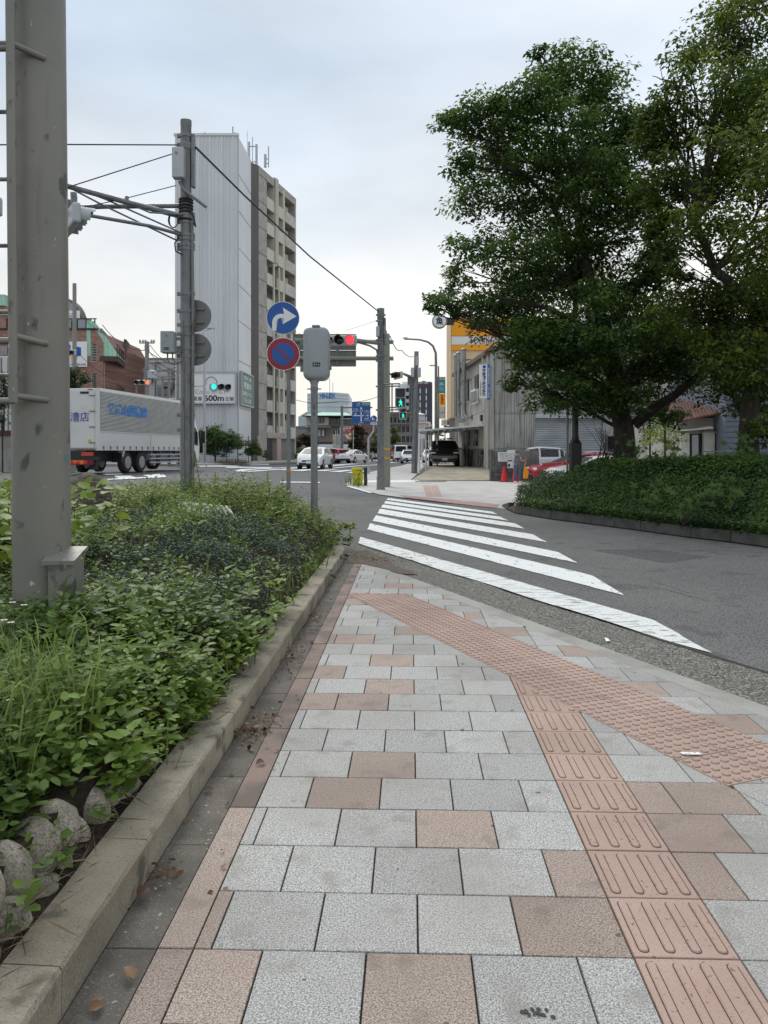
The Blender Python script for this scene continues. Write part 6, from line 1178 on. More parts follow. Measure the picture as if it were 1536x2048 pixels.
for u in (875.2, 890.5): MB().tube([(X_(u), .2, .3), (X_(u), .2, Z_(753))], .05, 6).build('post', M_galv, q)
q = thing('food_sign', 'white and green sign with an orange fish emblem under the beige building', 'sign', (xu(890, 70), 70, 0)); X_ = lambda u: xu(u, 70) - q.location.x; Z_ = lambda v: zv(v, 70); MB().bx(X_(883), X_(894.5), 0, .3, Z_(851), Z_(839)).build('panel', M_sw, q); MB().bx(X_(894.6), X_(901), 0, .3, Z_(850), Z_(840)).build('green_panel', M_sgreen, q)
MB().lathe([(.11, 0), (.11, .01)], (X_(888.5), -.01, Z_(844.5)), 12, M=Matrix.Rotation(math.radians(90), 4, 'X')).build('emblem', M_flo, q); MB().bx(X_(888), X_(912), -.05, .3, Z_(854), Z_(851.5)).build('dark_base', mat('dark_green', (.02, .06, .045), .6), q)
# ---- beige building with orange and white bands
M_bei = mat('beige_wall', lin((218, 194, 158)), .7, layers=[(.15, 4, .45, .6, lin((205, 180, 145)), .6), (.4, 5, .5, .65, lin((190, 165, 130)), .4, (2, 2, .15))])
kb, L = bld('beige_building', 'beige building with orange and white bands and red TORIKIZOKU lettering', XY(902.5, 66), XY(1150, 66)); U = lambda u: lu(kb, u); Z_ = lambda v: zv(v, 66)
top_ = Z_(636); pw = XY(893, 70.5) - XY(902.5, 66)
MB().ex([(0, 0, Z_(835)), (U(1150), 0, Z_(835)), (U(1150), 9, Z_(835)), (pw.x, pw.y, Z_(835))], (0, 0, top_ - Z_(835))).build('wall', M_bei, kb)
MB().ex([(.3, .6, 0), (U(1150), .6, 0), (U(1150), 9, 0), (.5, 8, 0)], (0, 0, Z_(835))).build('ground_floor_wall', M_bei, kb); MB().ex([(.2, .2, 0), (1.9, .2, 0), (.9, .2, Z_(838)), (-.2, .2, Z_(838))], (0, .3, 0)).build('entrance_slope', M_rec, kb)
for va, vb, m in ((637, 672, M_orange), (673.2, 689.5, M_sw), (690, 701, M_orange)): MB().bx(U(903), U(1149), -.12, 0, Z_(vb), Z_(va)).build('sign_band', m, kb)
tx = text('TORIKIZOKU', U(1025) - U(937), Z_(674) - Z_(688), ((U(937) + U(1025)) / 2, -.15, Z_(681)), M_red, kb)
text('鳥貴族', 4.2, .95, (U(990), -.15, Z_(655)), M_red, kb, bold=.02)
MB().bx(-.06, .0, -.1, 0, Z_(835), top_).build('corner_trim', M_bei, kb); MB().bx(U(1150) - .1, U(1150), -.05, 8, 0, top_ + .4).build('end_wall', M_bei, kb)
MB().bx(U(894), U(905), .1, .59, Z_(878), Z_(876)).build('canopy', M_blk, kb); w_ = MB().bx(U(906), U(917), .5, .59, Z_(884), Z_(877)).build('window', M_glass, kb)
fs_ = thing('round_fish_sign', 'round white sign with the black character for fish on a bracket', 'sign', (xu(879, 64), 64, zv(642, 64))); RX = Matrix.Rotation(math.radians(90), 4, 'X')
MB().lathe([(.56, 0), (.62, .03), (.62, .3), (.56, .33)], (0, .3, 0), 32, M=RX).build('drum', mat('cream_ring', (.55, .53, .42), .6), fs_); MB().lathe([(.58, 0), (.58, .01)], (0, -.035, 0), 32, M=RX).build('dark_ring', M_ink, fs_); MB().lathe([(.545, 0), (.545, .01)], (0, -.05, 0), 32, M=RX).build('ring', mat('cream_ring', (.55, .53, .42), .6), fs_); MB().lathe([(.50, 0), (.50, .01)], (0, -.065, 0), 32, M=RX).build('face', M_sw, fs_); text('魚', .62, .66, (0, -.085, 0), M_ink, fs_, bold=.03); MB().bx(.5, 1.2, .05, .3, -.3, .3).build('bracket', M_blk, fs_)
# ================================================================= WORKSHOP, YARD, VEHICLES, PERSON
M_cor = mat('corrugated_asbestos', (.38, .37, .34), .85, layers=[(1.1, 6, .42, .62, (.23, .22, .20), .75, (4, 4, .5)), (.6, 5, .45, .62, (.47, .46, .43), .6), (.9, 5, .52, .66, (.08, .075, .068), .7, (5, 5, .35))], bump=(25, .2, .01))
M_wsw = mat('workshop_wall', (.48, .455, .405), .85, layers=[(.9, 6, .45, .65, (.26, .245, .22), .7, (2, 2, .5)), (2, 5, .58, .66, (.16, .15, .13), .6, (3, 3, .3))]); M_shut = mat('shutter_grey', (.52, .54, .55), .5, .2, layers=[(.8, 5, .45, .65, (.33, .345, .355), .6, (1, 1, 3))])
M_blkw = mat('block_wall', (.17, .165, .15), .9, layers=[(1.6, 6, .42, .62, (.08, .078, .07), .8), (60, 3, .5, .65, (.24, .235, .22), .5)], rnd=.14, bump=(60, .5, .005))
ws, L = bld('workshop', 'old two storey workshop of corrugated sheets with roller shutters behind the trees', XY(980, 43), (16.6, 42.7, 0), 'workshop'); U = lambda u: lu(ws, u); D = 43; Z_ = lambda v: zv(v, D); gz = .1
e0 = Z_(703); pk = Z_(640); xe = L; xm = 7.1
MB().ex([(0.06, .05, gz - .3), (xe, .05, gz - .3), (xe, .05, e0), (xm, .05, pk + .3), (0.06, .05, e0)], (0, 11.5, 0)).build('wall', M_wsw, ws)
# corrugated sheets, three courses
def corr(x0, x1, z0, zf, y, nm='corrugated_panel', mm=M_cor, pitch=.13, dep=.035):
    mb = MB(); n = int((x1 - x0) / pitch * 2); vs = []
    for i in range(n + 1): x = x0 + (x1 - x0) * i / n; yy = y - (dep if i % 2 else 0); vs += [(x, yy, z0), (x, yy, zf(x))]
    mb.add(vs, [(2 * i, 2 * i + 2, 2 * i + 3, 2 * i + 1) for i in range(n)]); return mb.build(nm, mm, ws)
xb = [U(989), U(1009), U(1029), U(1049), U(1069)]
zc = [Z_(904 - 4), Z_(827), Z_(769)]
gab = lambda x: min(e0 + (pk + .3 - e0) * x / xm, 1e9) - .12
for a, b in zip(xb, xb[1:]):
    for z0, z1 in ((Z_(896), zc[1]), (zc[1], zc[2])): corr(a + .01, b - .01, z0 + .01, lambda x, z1=z1: z1 - .01, -.0 - (.03 if z1 == zc[2] else 0))
    corr(a + .01, b - .01, zc[2] + .02, gab, -.05)
corr(xb[4] + .01, 8.2, Z_(832), lambda x: gab(min(x, xm)) , -.05)
for z in (zc[1], zc[2]): 
    mb = MB()
    for k in range(12): mb.cb((U(992) + k * .165, -.1, z + .12), (.03, .04, .03))
    mb.build('rivet', M_blk, ws)
MB().bx(0, U(988), -.06, .05, gz, e0 - .05).build('corner_board', mat('pale_corner', (.42, .41, .37), .8, layers=[(1, 5, .5, .65, (.28, .27, .24), .7, (3, 3, .4))]), ws); MB().bx(U(1068), U(1070), -.1, .05, gz, Z_(830)).build('corner_board', M_wsw, ws)
for (x0, x1, vt) in ((U(1070), U(1141), 837), (U(1145), U(1211), 837)):
    o = tag(link('roller_shutter', None, ws)); z0, z1 = gz, Z_(vt); n = 26
    for k in range(n): a, b = z0 + (z1 - z0) * k / n, z0 + (z1 - z0) * (k + 1) / n; mb = MB(); mb.add([(x0, -.0, a), (x1, -.0, a), (x1, -.05, a + .25 * (b - a)), (x0, -.05, a + .25 * (b - a)), (x1, -.05, a + .8 * (b - a)), (x0, -.05, a + .8 * (b - a)), (x1, 0, b), (x0, 0, b)], [(0, 1, 2, 3), (3, 2, 4, 5), (5, 4, 6, 7)]); mb.build('slat', M_shut, o)
MB().bx(U(1070), U(1212), -.45, -.05, Z_(837), Z_(829)).build('shutter_box', M_shut, ws); MB().bx(U(1141), U(1145), -.12, 0, gz, Z_(837)).build('shutter_post', M_wsw, ws)
MB().bx(U(1214), U(1230), -.7, 0, Z_(872), Z_(868)).build('awning', M_sw, ws); w_ = MB().bx(U(1216), U(1232), -.05, .04, Z_(900), Z_(874)).build('window', M_glass, ws)
mb = MB(); mb.add([(-.25, -.25, e0 - .05), (xm, -.25, pk + .28), (xm, 12, pk + .28), (-.25, 12, e0 - .05), (-.25, -.25, e0 + .1), (xm, -.25, pk + .43), (xm, 12, pk + .43), (-.25, 12, e0 + .1)], [(3, 2, 1, 0), (4, 5, 6, 7), (0, 1, 5, 4), (1, 2, 6, 5), (2, 3, 7, 6), (3, 0, 4, 7)])
mb.add([(xm, -.25, pk + .28), (xe + .2, -.25, e0), (xe + .2, 12, e0), (xm, 12, pk + .28), (xm, -.25, pk + .43), (xe + .2, -.25, e0 + .15), (xe + .2, 12, e0 + .15), (xm, 12, pk + .43)], [(3, 2, 1, 0), (4, 5, 6, 7), (0, 1, 5, 4), (1, 2, 6, 5), (2, 3, 7, 6), (3, 0, 4, 7)]); mb.build('roof', mat('workshop_roof', (.10, .09, .08), .85, layers=[(1, 5, .45, .62, (.16, .15, .14), .6)]), ws)
# street facade of the workshop (seen raking)
wf, LF = bld('annex', 'yard side of the old workshop with ducts, drainpipes and hanging company sign', (5.14, 55.3, 0), (5.83, 43.06, 0), 'workshop'); inv = wf.rotation_euler.z
U = lambda u: lu(wf, u); zl = lambda u, v: lz(wf, lu(wf, u), v); gw = .56
MB().bx(0, LF - .02, -.0, .3, -.2, e0 - .05).build('wall', M_wsw, wf); MB().bx(0, LF - .3, -.03, 0, gw - .5, gw + 1.1).build('plinth', M_blkw, wf)
MB().bx(-.15, LF + .1, -.32, -.02, e0 - .2, e0 + .02).build('gutter', mat('rusty_gutter', (.13, .10, .085), .8), wf)
for u, r_, vt, vb in ((925, .13, 712, 842), (931, .13, 707, 840), (942, .15, 700, 835)):
    x = U(u); z1, z0 = zl(u, vt), zl(u, vb); MB().tube([(x, -.45, z1), (x, -.45, z0 + .5), (x + .1, -.42, z0 + .15), (x + .35, -.3, z0 - .02), (x + .6, -.02, z0)], r_, 10).build('exhaust_duct', mat('duct_zinc', (.26, .27, .27), .45, .5, layers=[(4, 5, .5, .62, (.15, .13, .11), .7)]), wf, smooth=True)
    MB().lathe([(r_ * 1.5, z1 + .02), (.02, z1 + .15)], (x, -.45, 0), 10).build('duct_cap', M_galv, wf)
    for f in (.25, .55, .85): MB().bx(x - r_ - .02, x + r_ + .02, -.45, 0, z0 + (z1 - z0) * f, z0 + (z1 - z0) * f + .05).build('duct_strap', M_galv, wf)
M_pip = mat('pale_pipe', (.48, .45, .40), .6)
for u, r_, vt in ((915, .05, 750), (918, .05, 760), (937, .045, 752), (974, .055, 790), (979, .05, 700)): x = U(u); MB().tube([(x, -.12, gw - .1), (x, -.12, zl(u, vt)), (x - .05, -.25, e0 - .15)], r_, 8).build('drainpipe', M_pip, wf, smooth=True)
MB().tube([(U(970), -.15, zl(970, 707)), (U(974), -.18, zl(974, 718)), (U(977), -.12, zl(977, 730)), (U(977), -.12, gw)], .05, 8).build('drainpipe', M_pip, wf, smooth=True)
for (u0, u1, vt, vb) in ((950.5, 958, 748, 782), (935.5, 938.5, 757, 800), (931, 939, 862, 890), (948, 956, 860, 892)):
    w_ = MB().bx(U(u0), U(u1), -.04, .0, zl(u1, vb), zl(u1, vt)).build('window', M_glass, wf); MB().bx((U(u0) + U(u1)) / 2 - .04, (U(u0) + U(u1)) / 2 + .04, -.07, -.04, zl(u1, vb), zl(u1, vt)).build('frame', M_galvl, w_)
ar = MB().bx(U(949), U(958.5), -.25, -.04, zl(955, 807), zl(955, 779)).build('wall_rack', M_sw, wf)
for k in range(5): MB().bx(U(950) + k * .42, U(950) + k * .42 + .2, -.27, -.25, zl(955, 805), zl(955, 783)).build('grille', M_galv, ar)
MB().bx(U(963), U(965.5), -.1, 0, zl(964, 842), zl(964, 830)).build('vent', M_blk, wf)
for u0, u1, va, vb in ((915, 978, 778, 742), (936, 978, 812, 790), (930, 978, 840, 822)): MB().tube([(U(u0), -.3, zl(u0, va)), (U((u0 + u1) / 2), -.32, zl((u0 + u1) / 2, (va + vb) / 2 + 2)), (U(u1), -.3, zl(u1, vb))], .015, 5).build('cable', M_blk, wf)
# hanging company sign, square to the road
q = thing('company_sign', 'vertical white and blue company sign hanging from the workshop corner', 'sign', (xu(969, 42.75), 42.75, 0)); X_ = lambda u: xu(u, 42.75) - q.location.x; Z_ = lambda v: zv(v, 42.75)
MB().bx(X_(959), X_(974.5), 0, .12, Z_(796.5), Z_(729)).build('white_panel', M_sw, q); MB().bx(X_(974.7), X_(980), .0, .12, Z_(799), Z_(729)).build('blue_panel', mat('panel_blue', lin((45, 100, 165)), .5), q)
text('甲\n南\n精\n工\n株\n式\n会\n社', .20, Z_(738) - Z_(791.5), (X_(968), -.02, (Z_(738) + Z_(791.5)) / 2), M_ink, q, bold=.02); text('代\n表\n取\n締\n役\n営\n業\n部', .07, Z_(762) - Z_(792), (X_(961.3), -.02, (Z_(762) + Z_(792)) / 2), M_ink, q); text('精\n密\n機\n械\n部\n品\n・\n加\n工\n製\n造', .08, Z_(735) - Z_(796), (X_(977.4), -.02, (Z_(735) + Z_(796)) / 2), M_sw, q)
MB().lathe([(.09, 0), (.09, .01)], (X_(968.5), -.01, Z_(733.5)), 12, M=RX).build('emblem', M_dblue, q)
for v in (735, 790): MB().bx(X_(980), X_(983), .02, .1, Z_(v), Z_(v) + .05).build('bracket', M_galv, q)
# block wall with courses of blocks below the yard fence
bw_ = thing('block_wall', 'low sooty concrete block wall below the yard fence', 'wall', (xu(979, 37.3), 37.3, .0)); LB = 2.15
MB().bx(.02, LB, .05, .2, -.1, 1.15).build('core', M_blkw, bw_)
blk = MB().cb((0, 0, 0), (.385, .1, .185)).mesh('block', M_blkw, bevel=.008)
for r_ in range(3):
    for k in range(5): link('block', blk, bw_, (.2 + k * .4 + (.2 if r_ % 2 else 0), .0, .16 + .2 * r_))
mb = MB(); mb.bx(0, LB, -.06, .2, -.1, .06); mb.build('footing', M_conc, bw_); MB().bx(-.05, .2, -.0, .35, .62, zv(898, 37.3)).build('end_pier', M_blkw, bw_)
MB().bx(.1, 2.4, .12, .3, .66, zv(901, 37.3)).build('rendered_wall', mat('stained_render', (.22, .215, .20), .9, layers=[(2, 6, .42, .62, (.12, .118, .11), .8)], bump=(30, .5, .01)), bw_)
# chain-link fence
cf = thing('chain_link_fence', 'grey chain link fence on top of the block wall', 'fence', (xu(979, 37.15), 37.15, 0)); z0, z1 = .66, zv(899, 37.1)
for k in range(6): MB().tube([(.05 + k * 2.03, 0, .1), (.05 + k * 2.03, 0, z1)], .03, 8).build('post', M_galv, cf)
MB().tube([(0, 0, z1), (11, 0, z1)], .022, 6).build('rail', M_galv, cf); MB().tube([(0, 0, z0), (11, 0, z0)], .015, 6).build('rail', M_galv, cf)
mb = MB(); hh = z1 - z0
for k in range(-8, 100):
    x = k * .11
    for s_ in (1, -1):
        a, b = (x, x + hh * s_) if s_ > 0 else (x + hh, x); x0, x1 = (a, b)
        if 0 < min(x0, x1) and max(x0, x1) < 11: mb.add([(x0 - .004, 0, z0), (x0 + .004, 0, z0), (x1 + .004, 0, z1), (x1 - .004, 0, z1)], [(0, 1, 2, 3)])
o = mb.build('chain_mesh', M_galvl, cf); o['kind'] = 'stuff'
nb = thing('notice_board', 'white notice board with green corner tabs on the yard fence', 'notice', (xu(1011, 37.0), 37.0, 0)); X_ = lambda u: xu(u, 37.0) - nb.location.x; Z_ = lambda v: zv(v, 37.0)
MB().bx(X_(996), X_(1032), 0, .03, Z_(923), Z_(900)).build('panel', M_sw, nb); MB().ex([(X_(996), -.01, Z_(904)), (X_(1012), -.01, Z_(904)), (X_(1015), -.01, Z_(900)), (X_(996), -.01, Z_(900))], (0, .008, 0)).build('green_tab', M_sgreen, nb); MB().ex([(X_(1013), -.01, Z_(924)), (X_(1032), -.01, Z_(924)), (X_(1032), -.01, Z_(920)), (X_(1016), -.01, Z_(920))], (0, .008, 0)).build('green_tab', M_sgreen, nb)
text('お知らせ', .22, .05, (X_(1003), -.015, Z_(902)), M_sw, nb)
for i, (b, m) in enumerate((('無断駐車はご遠慮下さい。契約車以外', M_ink), ('の駐車は固くお断り致します。発見', M_ink), ('次第、警察へ通報の上、罰金', M_ink), ('一万円を申し受けます。', M_red), ('ご協力下さい', M_ink))): text(b, (.72, .74, .6, .62, .32)[i], .052, (X_(1000) + (.72, .74, .6, .62, .32)[i] / 2 - .02, -.005, Z_(907.5 + i * 3.1)), m, nb)
n2 = thing('notice_board', 'second smaller white notice with a green tab and a black silhouette', 'notice', (xu(1023, 36.8), 36.8, 0)); X_ = lambda u: xu(u, 36.8) - n2.location.x; MB().bx(X_(1015), X_(1031), 0, .03, zv(936, 36.8), zv(923, 36.8)).build('panel', M_sw, n2); MB().bx(X_(1016), X_(1020), -.008, 0, zv(933.5, 36.8), zv(928, 36.8)).build('pictogram', M_ink, n2)
# lean-to canopy
cn = thing('canopy', 'white flat canopy on thin posts over the parked black car', 'carport', (0, 0, 0)); A, Bq = P(982, 851.5, 39), P(838, 864, 47.5)
mb = MB(); q_ = [P(982, 851, 44.2), P(838.5, 863, 45.5), P(862, 868, 52), P(916, 861, 54)]; mb.ex(q_, (0, 0, .10)); mb.build('roof_sheet', mat('canopy_white', (.60, .60, .57), .6, layers=[(1, 5, .5, .65, (.45, .44, .41), .6)]), cn)
mb = MB()
for k in range(12): a = q_[0].lerp(q_[1], k / 11); b = q_[3].lerp(q_[2], k / 11); mb.tube([a + Vector((0, 0, -.06)), b + Vector((0, 0, -.06))], .04, 4)
mb.build('joist', M_galvl, cn)
for u, D, vb in ((838.5, 45.5, 942), (852, 47, 934), (862, 50, 930), (874, 50, 929)): p = P(u, 866, D); MB().tube([(p.x, p.y, zt(p.x, p.y)), (p.x, p.y, p.z)], .05, 8).build('post', M_sw, cn)
# bicycles -----------------------------------------------------------------
def bicycle(loc, rz, label):
    r = thing('bicycle', label, 'bicycle', loc, rz, 'bicycles parked beside the workshop wall'); tr = lambda x: Matrix.Translation((x, 0, .31)) @ Matrix.Rotation(math.radians(90), 4, 'X')
    for x in (-.52, .52):
        w = MB().tube([(x + .31 * math.cos(a), 0, .31 + .31 * math.sin(a)) for a in np.linspace(0, 6.283, 25)], .02, 6).build('wheel', M_rub, r); mb = MB()
        for k in range(8): a = k * math.pi / 4; mb.tube([(x, 0, .31), (x + .3 * math.cos(a), 0, .31 + .3 * math.sin(a))], .004, 3)
        mb.build('spokes', M_rim, w)
    mb = MB(); [mb.tube(p, .016, 6) for p in ([(-.52, 0, .31), (-.08, 0, .28), (-.2, 0, .75)], [(-.52, 0, .31), (-.18, 0, .68)], [(-.08, 0, .28), (.36, 0, .72)], [(.52, 0, .31), (.38, 0, .72), (.33, 0, .95)], [(-.15, 0, .55), (.36, 0, .70)])]; mb.build('frame', M_galv, r)
    MB().tube([(.2, -.28, .98), (.32, -.12, 1.0), (.33, 0, .97), (.32, .12, 1.0), (.2, .28, .98)], .013, 6).build('handlebar', M_blk, r); MB().cb((-.22, 0, .80), (.26, .14, .07)).build('saddle', M_blk, r, bevel=.02); MB().cb((.55, 0, .85), (.30, .32, .24)).build('basket', M_blk, r, bevel=.02)
p = P(941, 930, 44); bicycle((xu(941, 48), 48, .56), math.radians(80), 'bicycle right behind the black car, front on'); p = P(964, 935, 40); bicycle((xu(963, 45), 45, .56), math.radians(-84), 'bicycle with basket nearest the block wall end')
# ---------------------------------------------------------------- vehicles
def car(kind, loc, rz, paint, label, cat='car', W=1.7, Lg=4.0, Ht=1.5, group='cars on the road', face=1):
    """x forward; body lofted along its length"""
    r = thing('car', label, cat, loc, rz, group); h = W / 2
    prof = {'hatch': [(-.5, .42, .86, .86), (-.485, .28, .95, 1.0), (-.42, .26, .98, 1.36), (-.36, .26, .99, 1.47), (-.05, .26, .98, 1.52), (.10, .26, .96, 1.45), (.30, .26, .95, 1.02), (.44, .26, .80, .86), (.49, .28, .62, .66), (.5, .38, .55, .56)],
            'sedan': [(-.5, .42, .80, .82), (-.485, .28, .90, .98), (-.40, .26, .95, 1.06), (-.24, .26, .96, 1.36), (-.05, .26, .96, 1.44), (.08, .26, .94, 1.38), (.24, .26, .92, .98), (.42, .26, .78, .84), (.49, .28, .62, .66), (.5, .38, .55, .56)],
            'suv': [(-.5, .5, .95, .98), (-.485, .32, 1.05, 1.10), (-.43, .3, 1.08, 1.40), (-.30, .3, 1.08, 1.62), (-.05, .3, 1.06, 1.69), (.08, .3, 1.05, 1.62), (.25, .3, 1.03, 1.14), (.43, .3, .95, 1.00), (.49, .34, .75, .80), (.5, .45, .65, .68)],
            'van': [(-.5, .42, 1.1, 1.2), (-.495, .28, 1.15, 1.9), (-.47, .26, 1.15, 1.96), (-.2, .26, 1.15, 1.98), (.1, .26, 1.12, 1.98), (.32, .26, 1.08, 1.92), (.44, .26, 1.02, 1.22), (.485, .26, .9, 1.0), (.495, .28, .7, .8), (.5, .4, .6, .62)]}[kind]
    zk = Ht / max(p[3] for p in prof); xs = [p[0] * Lg for p in prof]; body, glass = MB(), MB(); secs = []
    for x, zb, zs_, zt_ in prof:
        e = 1 - (abs(x) * 2) ** 8 * .16; hw = h * e; rh = hw * (.99 if zt_ - zs_ < .12 else .78 if kind != 'van' else .88); secs.append([(x * Lg, y * s_, z * zk) for s_, y, z in ((1, hw * .92, zb), (1, hw, zb + .1), (1, hw, zs_ - .08), (1, hw * .97, zs_), (1, rh, zt_ - .04 * (zt_ - zs_ > .1)), (1, rh * .8, zt_))])
    n = len(secs)
    for sg in (1, -1):
        for i in range(n - 1):
            a, b = [(x, y * sg, z) for x, y, z in secs[i]], [(x, y * sg, z) for x, y, z in secs[i + 1]]
            for j in range(5):
                cab = prof[i][3] - prof[i][2] > .3 and prof[i + 1][3] - prof[i + 1][2] > .3; body.add([a[j], b[j], b[j + 1], a[j + 1]], [(0, 1, 2, 3)])
                if j == 3 and (cab or (prof[i][3] - prof[i][2] > .3) != (prof[i + 1][3] - prof[i + 1][2] > .3)):
                    c = [Vector(q) for q in (a[3], b[3], b[4], a[4])]; m_ = sum(c, Vector()) / 4; o_ = Vector((0, .012 * sg, .0)); glass.add([m_ + (q - m_) * (.86 if cab else .7) + o_ for q in c], [(0, 1, 2, 3)])
    for i in range(n - 1):
        a, b = secs[i], secs[i + 1]; body.add([a[5], b[5], (b[5][0], -b[5][1], b[5][2]), (a[5][0], -a[5][1], a[5][2])], [(0, 1, 2, 3)]); body.add([a[0], b[0], (b[0][0], -b[0][1], b[0][2]), (a[0][0], -a[0][1], a[0][2])], [(0, 1, 2, 3)])
        dz = abs(b[5][2] - a[5][2])
        if dz > .25: # windscreens
            c = [Vector(q) for q in ((a[5][0], a[5][1] * 1.12, a[5][2]), (b[5][0], b[5][1] * 1.12, b[5][2]), (b[5][0], -b[5][1] * 1.12, b[5][2]), (a[5][0], -a[5][1] * 1.12, a[5][2]))]; m_ = sum(c, Vector()) / 4; nrm = (c[1] - c[0]).cross(c[3] - c[0]).normalized(); nrm = nrm if nrm.z > 0 else -nrm; glass.add([m_ + (q - m_) * .90 + nrm * .012 for q in c], [(0, 1, 2, 3)])
    for s_ in (secs[0], secs[-1]): body.add([(x, y, z) for x, y, z in s_] + [(x, -y, z) for x, y, z in s_[::-1]], [tuple(range(12))])
    body.build('body', paint, r, smooth=True); glass.build('window', M_glass if kind != 'van' else M_glass, r)
    rw = .31 if kind != 'suv' else .36
    for x in (-.31, .31):
        for sg in (1, -1):
            c = (x * Lg, sg * (h - .11), rw); w = MB().lathe([(rw * .62, -.1), (rw * .96, -.11), (rw, -.08), (rw, .08), (rw * .96, .11), (rw * .62, .1)], c, 20, M=Matrix.Rotation(math.radians(90), 4, 'X')).build('wheel', M_rub, r, smooth=True)
            MB().lathe([(rw * .64, -.112), (rw * .5, -.09), (rw * .15, -.10), (0, -.105)] if sg > 0 else [(rw * .64, .112), (rw * .5, .09), (rw * .15, .10), (0, .105)], c, 12, M=Matrix.Rotation(math.radians(90), 4, 'X')).build('rim', M_rim, w)
            MB().lathe([(rw * 1.16, -.01), (rw * 1.16, .012)], (x * Lg, sg * h * .985, rw), 20, M=Matrix.Rotation(math.radians(90), 4, 'X')).build('wheel_arch', M_blk, r)
    xf, xr = Lg / 2, -Lg / 2; zh = prof[-3][2] * zk * .86
    for sg in (1, -1):
        MB().cb((xf - .13, sg * h * .74, zh), (.16, h * .34, .13)).build('headlight', M_head, r, bevel=.03); MB().cb((xr + .06, sg * h * .80, prof[1][2] * zk * .92), (.10, h * .26, .16 if kind != 'van' else .5)).build('tail_light', M_tail, r, bevel=.02)
        MB().cb((Lg * .20 if kind != 'van' else Lg * .36, sg * (h + .09), prof[5][2] * zk + .05), (.10, .18, .12)).build('mirror', paint, r, bevel=.02)
    MB().cb((xf - .02, 0, zh - .12), (.06, h * 1.0, .10)).build('grille', M_blk, r); MB().cb((xf - .01, 0, .33), (.07, h * 1.5, .16)).build('bumper', M_blk if paint is not M_carw or kind != 'van' else paint, r, bevel=.02); MB().cb((xr + .01, 0, .36), (.07, h * 1.6, .20)).build('bumper', M_blk, r, bevel=.02)
    MB().cb((xf + .02, 0, .45), (.02, .33, .16)).build('number_plate', M_plate, r); MB().cb((xr - .02, 0, .72 if kind != 'van' else .55), (.02, .33, .16)).build('number_plate', M_plate, r)
    return r
def place(kind, u, v, D, face, *a, **k): x = xu(u, D); return car(kind, (x, D, zt(x, D) + .005), math.radians(-90 + face), *a, **k)
place('hatch', 631, 937, 52, -8, M_carw, 'white hatchback waiting behind the grey housing pole, front towards us', W=1.72, Lg=4.0, Ht=1.42, group='cars waiting on the main road')
place('hatch', 672, 922, 78, -150, M_carr, 'red hatchback between two white cars', W=1.7, Lg=3.9, Ht=1.48, group='cars waiting on the main road')
place('sedan', 704, 922, 78, -200, M_carw, 'white sleek sedan seen from its tail beneath the direction sign', W=1.9, Lg=4.7, Ht=1.34, group='cars waiting on the main road')
tk = place('van', 755, 918, 95, 180, M_carw, 'white pickup truck partly hidden by the far signal pole', 'truck', W=1.5, Lg=3.4, Ht=1.5, group='cars waiting on the main road')
place('van', 801, 919, 88, 180, M_carw, 'white delivery van with dark rear window', 'van', W=1.75, Lg=4.4, Ht=1.85, group='cars waiting on the main road')
place('hatch', 785, 919, 96, 180, M_carr, 'little red car glimpsed beside the white delivery van', W=1.5, Lg=3.4, Ht=1.4, group='cars waiting on the main road')
place('sedan', 818, 921, 76, 0, M_cars, 'silver car facing us in front of the white delivery van', W=1.6, Lg=4.1, Ht=1.3, group='cars waiting on the main road')
place('sedan', 860, 920, 80, 0, M_carw, 'white car under the canopy edge beyond the black car', W=1.6, Lg=4.1, Ht=1.35, group='cars waiting on the main road')
og = thing('lorry', 'orange topped truck far along the road behind the white van', 'truck', (xu(825, 120), 120, .35)); MB().bx(-1.0, 1.0, 0, 4, .5, 2.0).build('body', mat('orange_truck', lin((190, 90, 50)), .6), og); MB().bx(-.9, .9, -.05, 0, .8, 1.6).build('tailgate', mat('truck_grey', (.3, .3, .32), .6), og)
for sg in (-.7, .7): MB().lathe([(.4, -.1), (.4, .1)], (sg, .5, .4), 12, M=Matrix.Rotation(math.radians(90), 4, 'Y')).build('wheel', M_rub, og)
gt = thing('lorry', 'pale grey box truck beneath the dealer sign', 'truck', (xu(847, 110), 110, .35)); MB().bx(-1.1, 1.1, 0, 5, .6, 3.0).build('box', mat('truck_grey', (.3, .3, .32), .6), gt); MB().bx(-1.0, 1.0, .2, .5, .4, .6).build('bumper', M_blk, gt)
for sg in (-.8, .8): MB().lathe([(.4, -.1), (.4, .1)], (sg, .6, .4), 12, M=Matrix.Rotation(math.radians(90), 4, 'Y')).build('wheel', M_rub, gt)
x = xu(893, 48.6); car('suv', (x, 50.8, .56), math.radians(-90 - 3), M_carb, 'large glossy black SUV parked under the canopy, front towards us', W=1.92, Lg=4.8, Ht=1.70, group='cars parked by the workshop')
x = xu(1066, 41); car('hatch', (x, 41, .12), math.radians(180), M_carw, 'white compact wagon parked sideways behind the fence', W=1.7, Lg=3.5, Ht=1.62, group='cars parked by the workshop') 
cr = car('sedan', (xu(1163, 35.9), 35.9, .06), math.radians(180 + 4), M_carr, 'red coupe with its nose showing over the hedge end', W=1.8, Lg=5.0, Ht=1.35, group='cars parked by the workshop')
car('sedan', (xu(1196, 33.2), 33.2, .03), math.radians(180 + 4), M_carw, 'white car whose bonnet shows before the red coupe', W=1.75, Lg=4.4, Ht=1.28, group='cars parked by the workshop')
x = xu(1240, 28.5); car('sedan', (x + 1.6, 38.9, .12), math.radians(180), M_cars, 'silver car roof behind the hedge under the big tree', W=1.7, Lg=4.4, Ht=1.4, group='cars parked by the workshop')
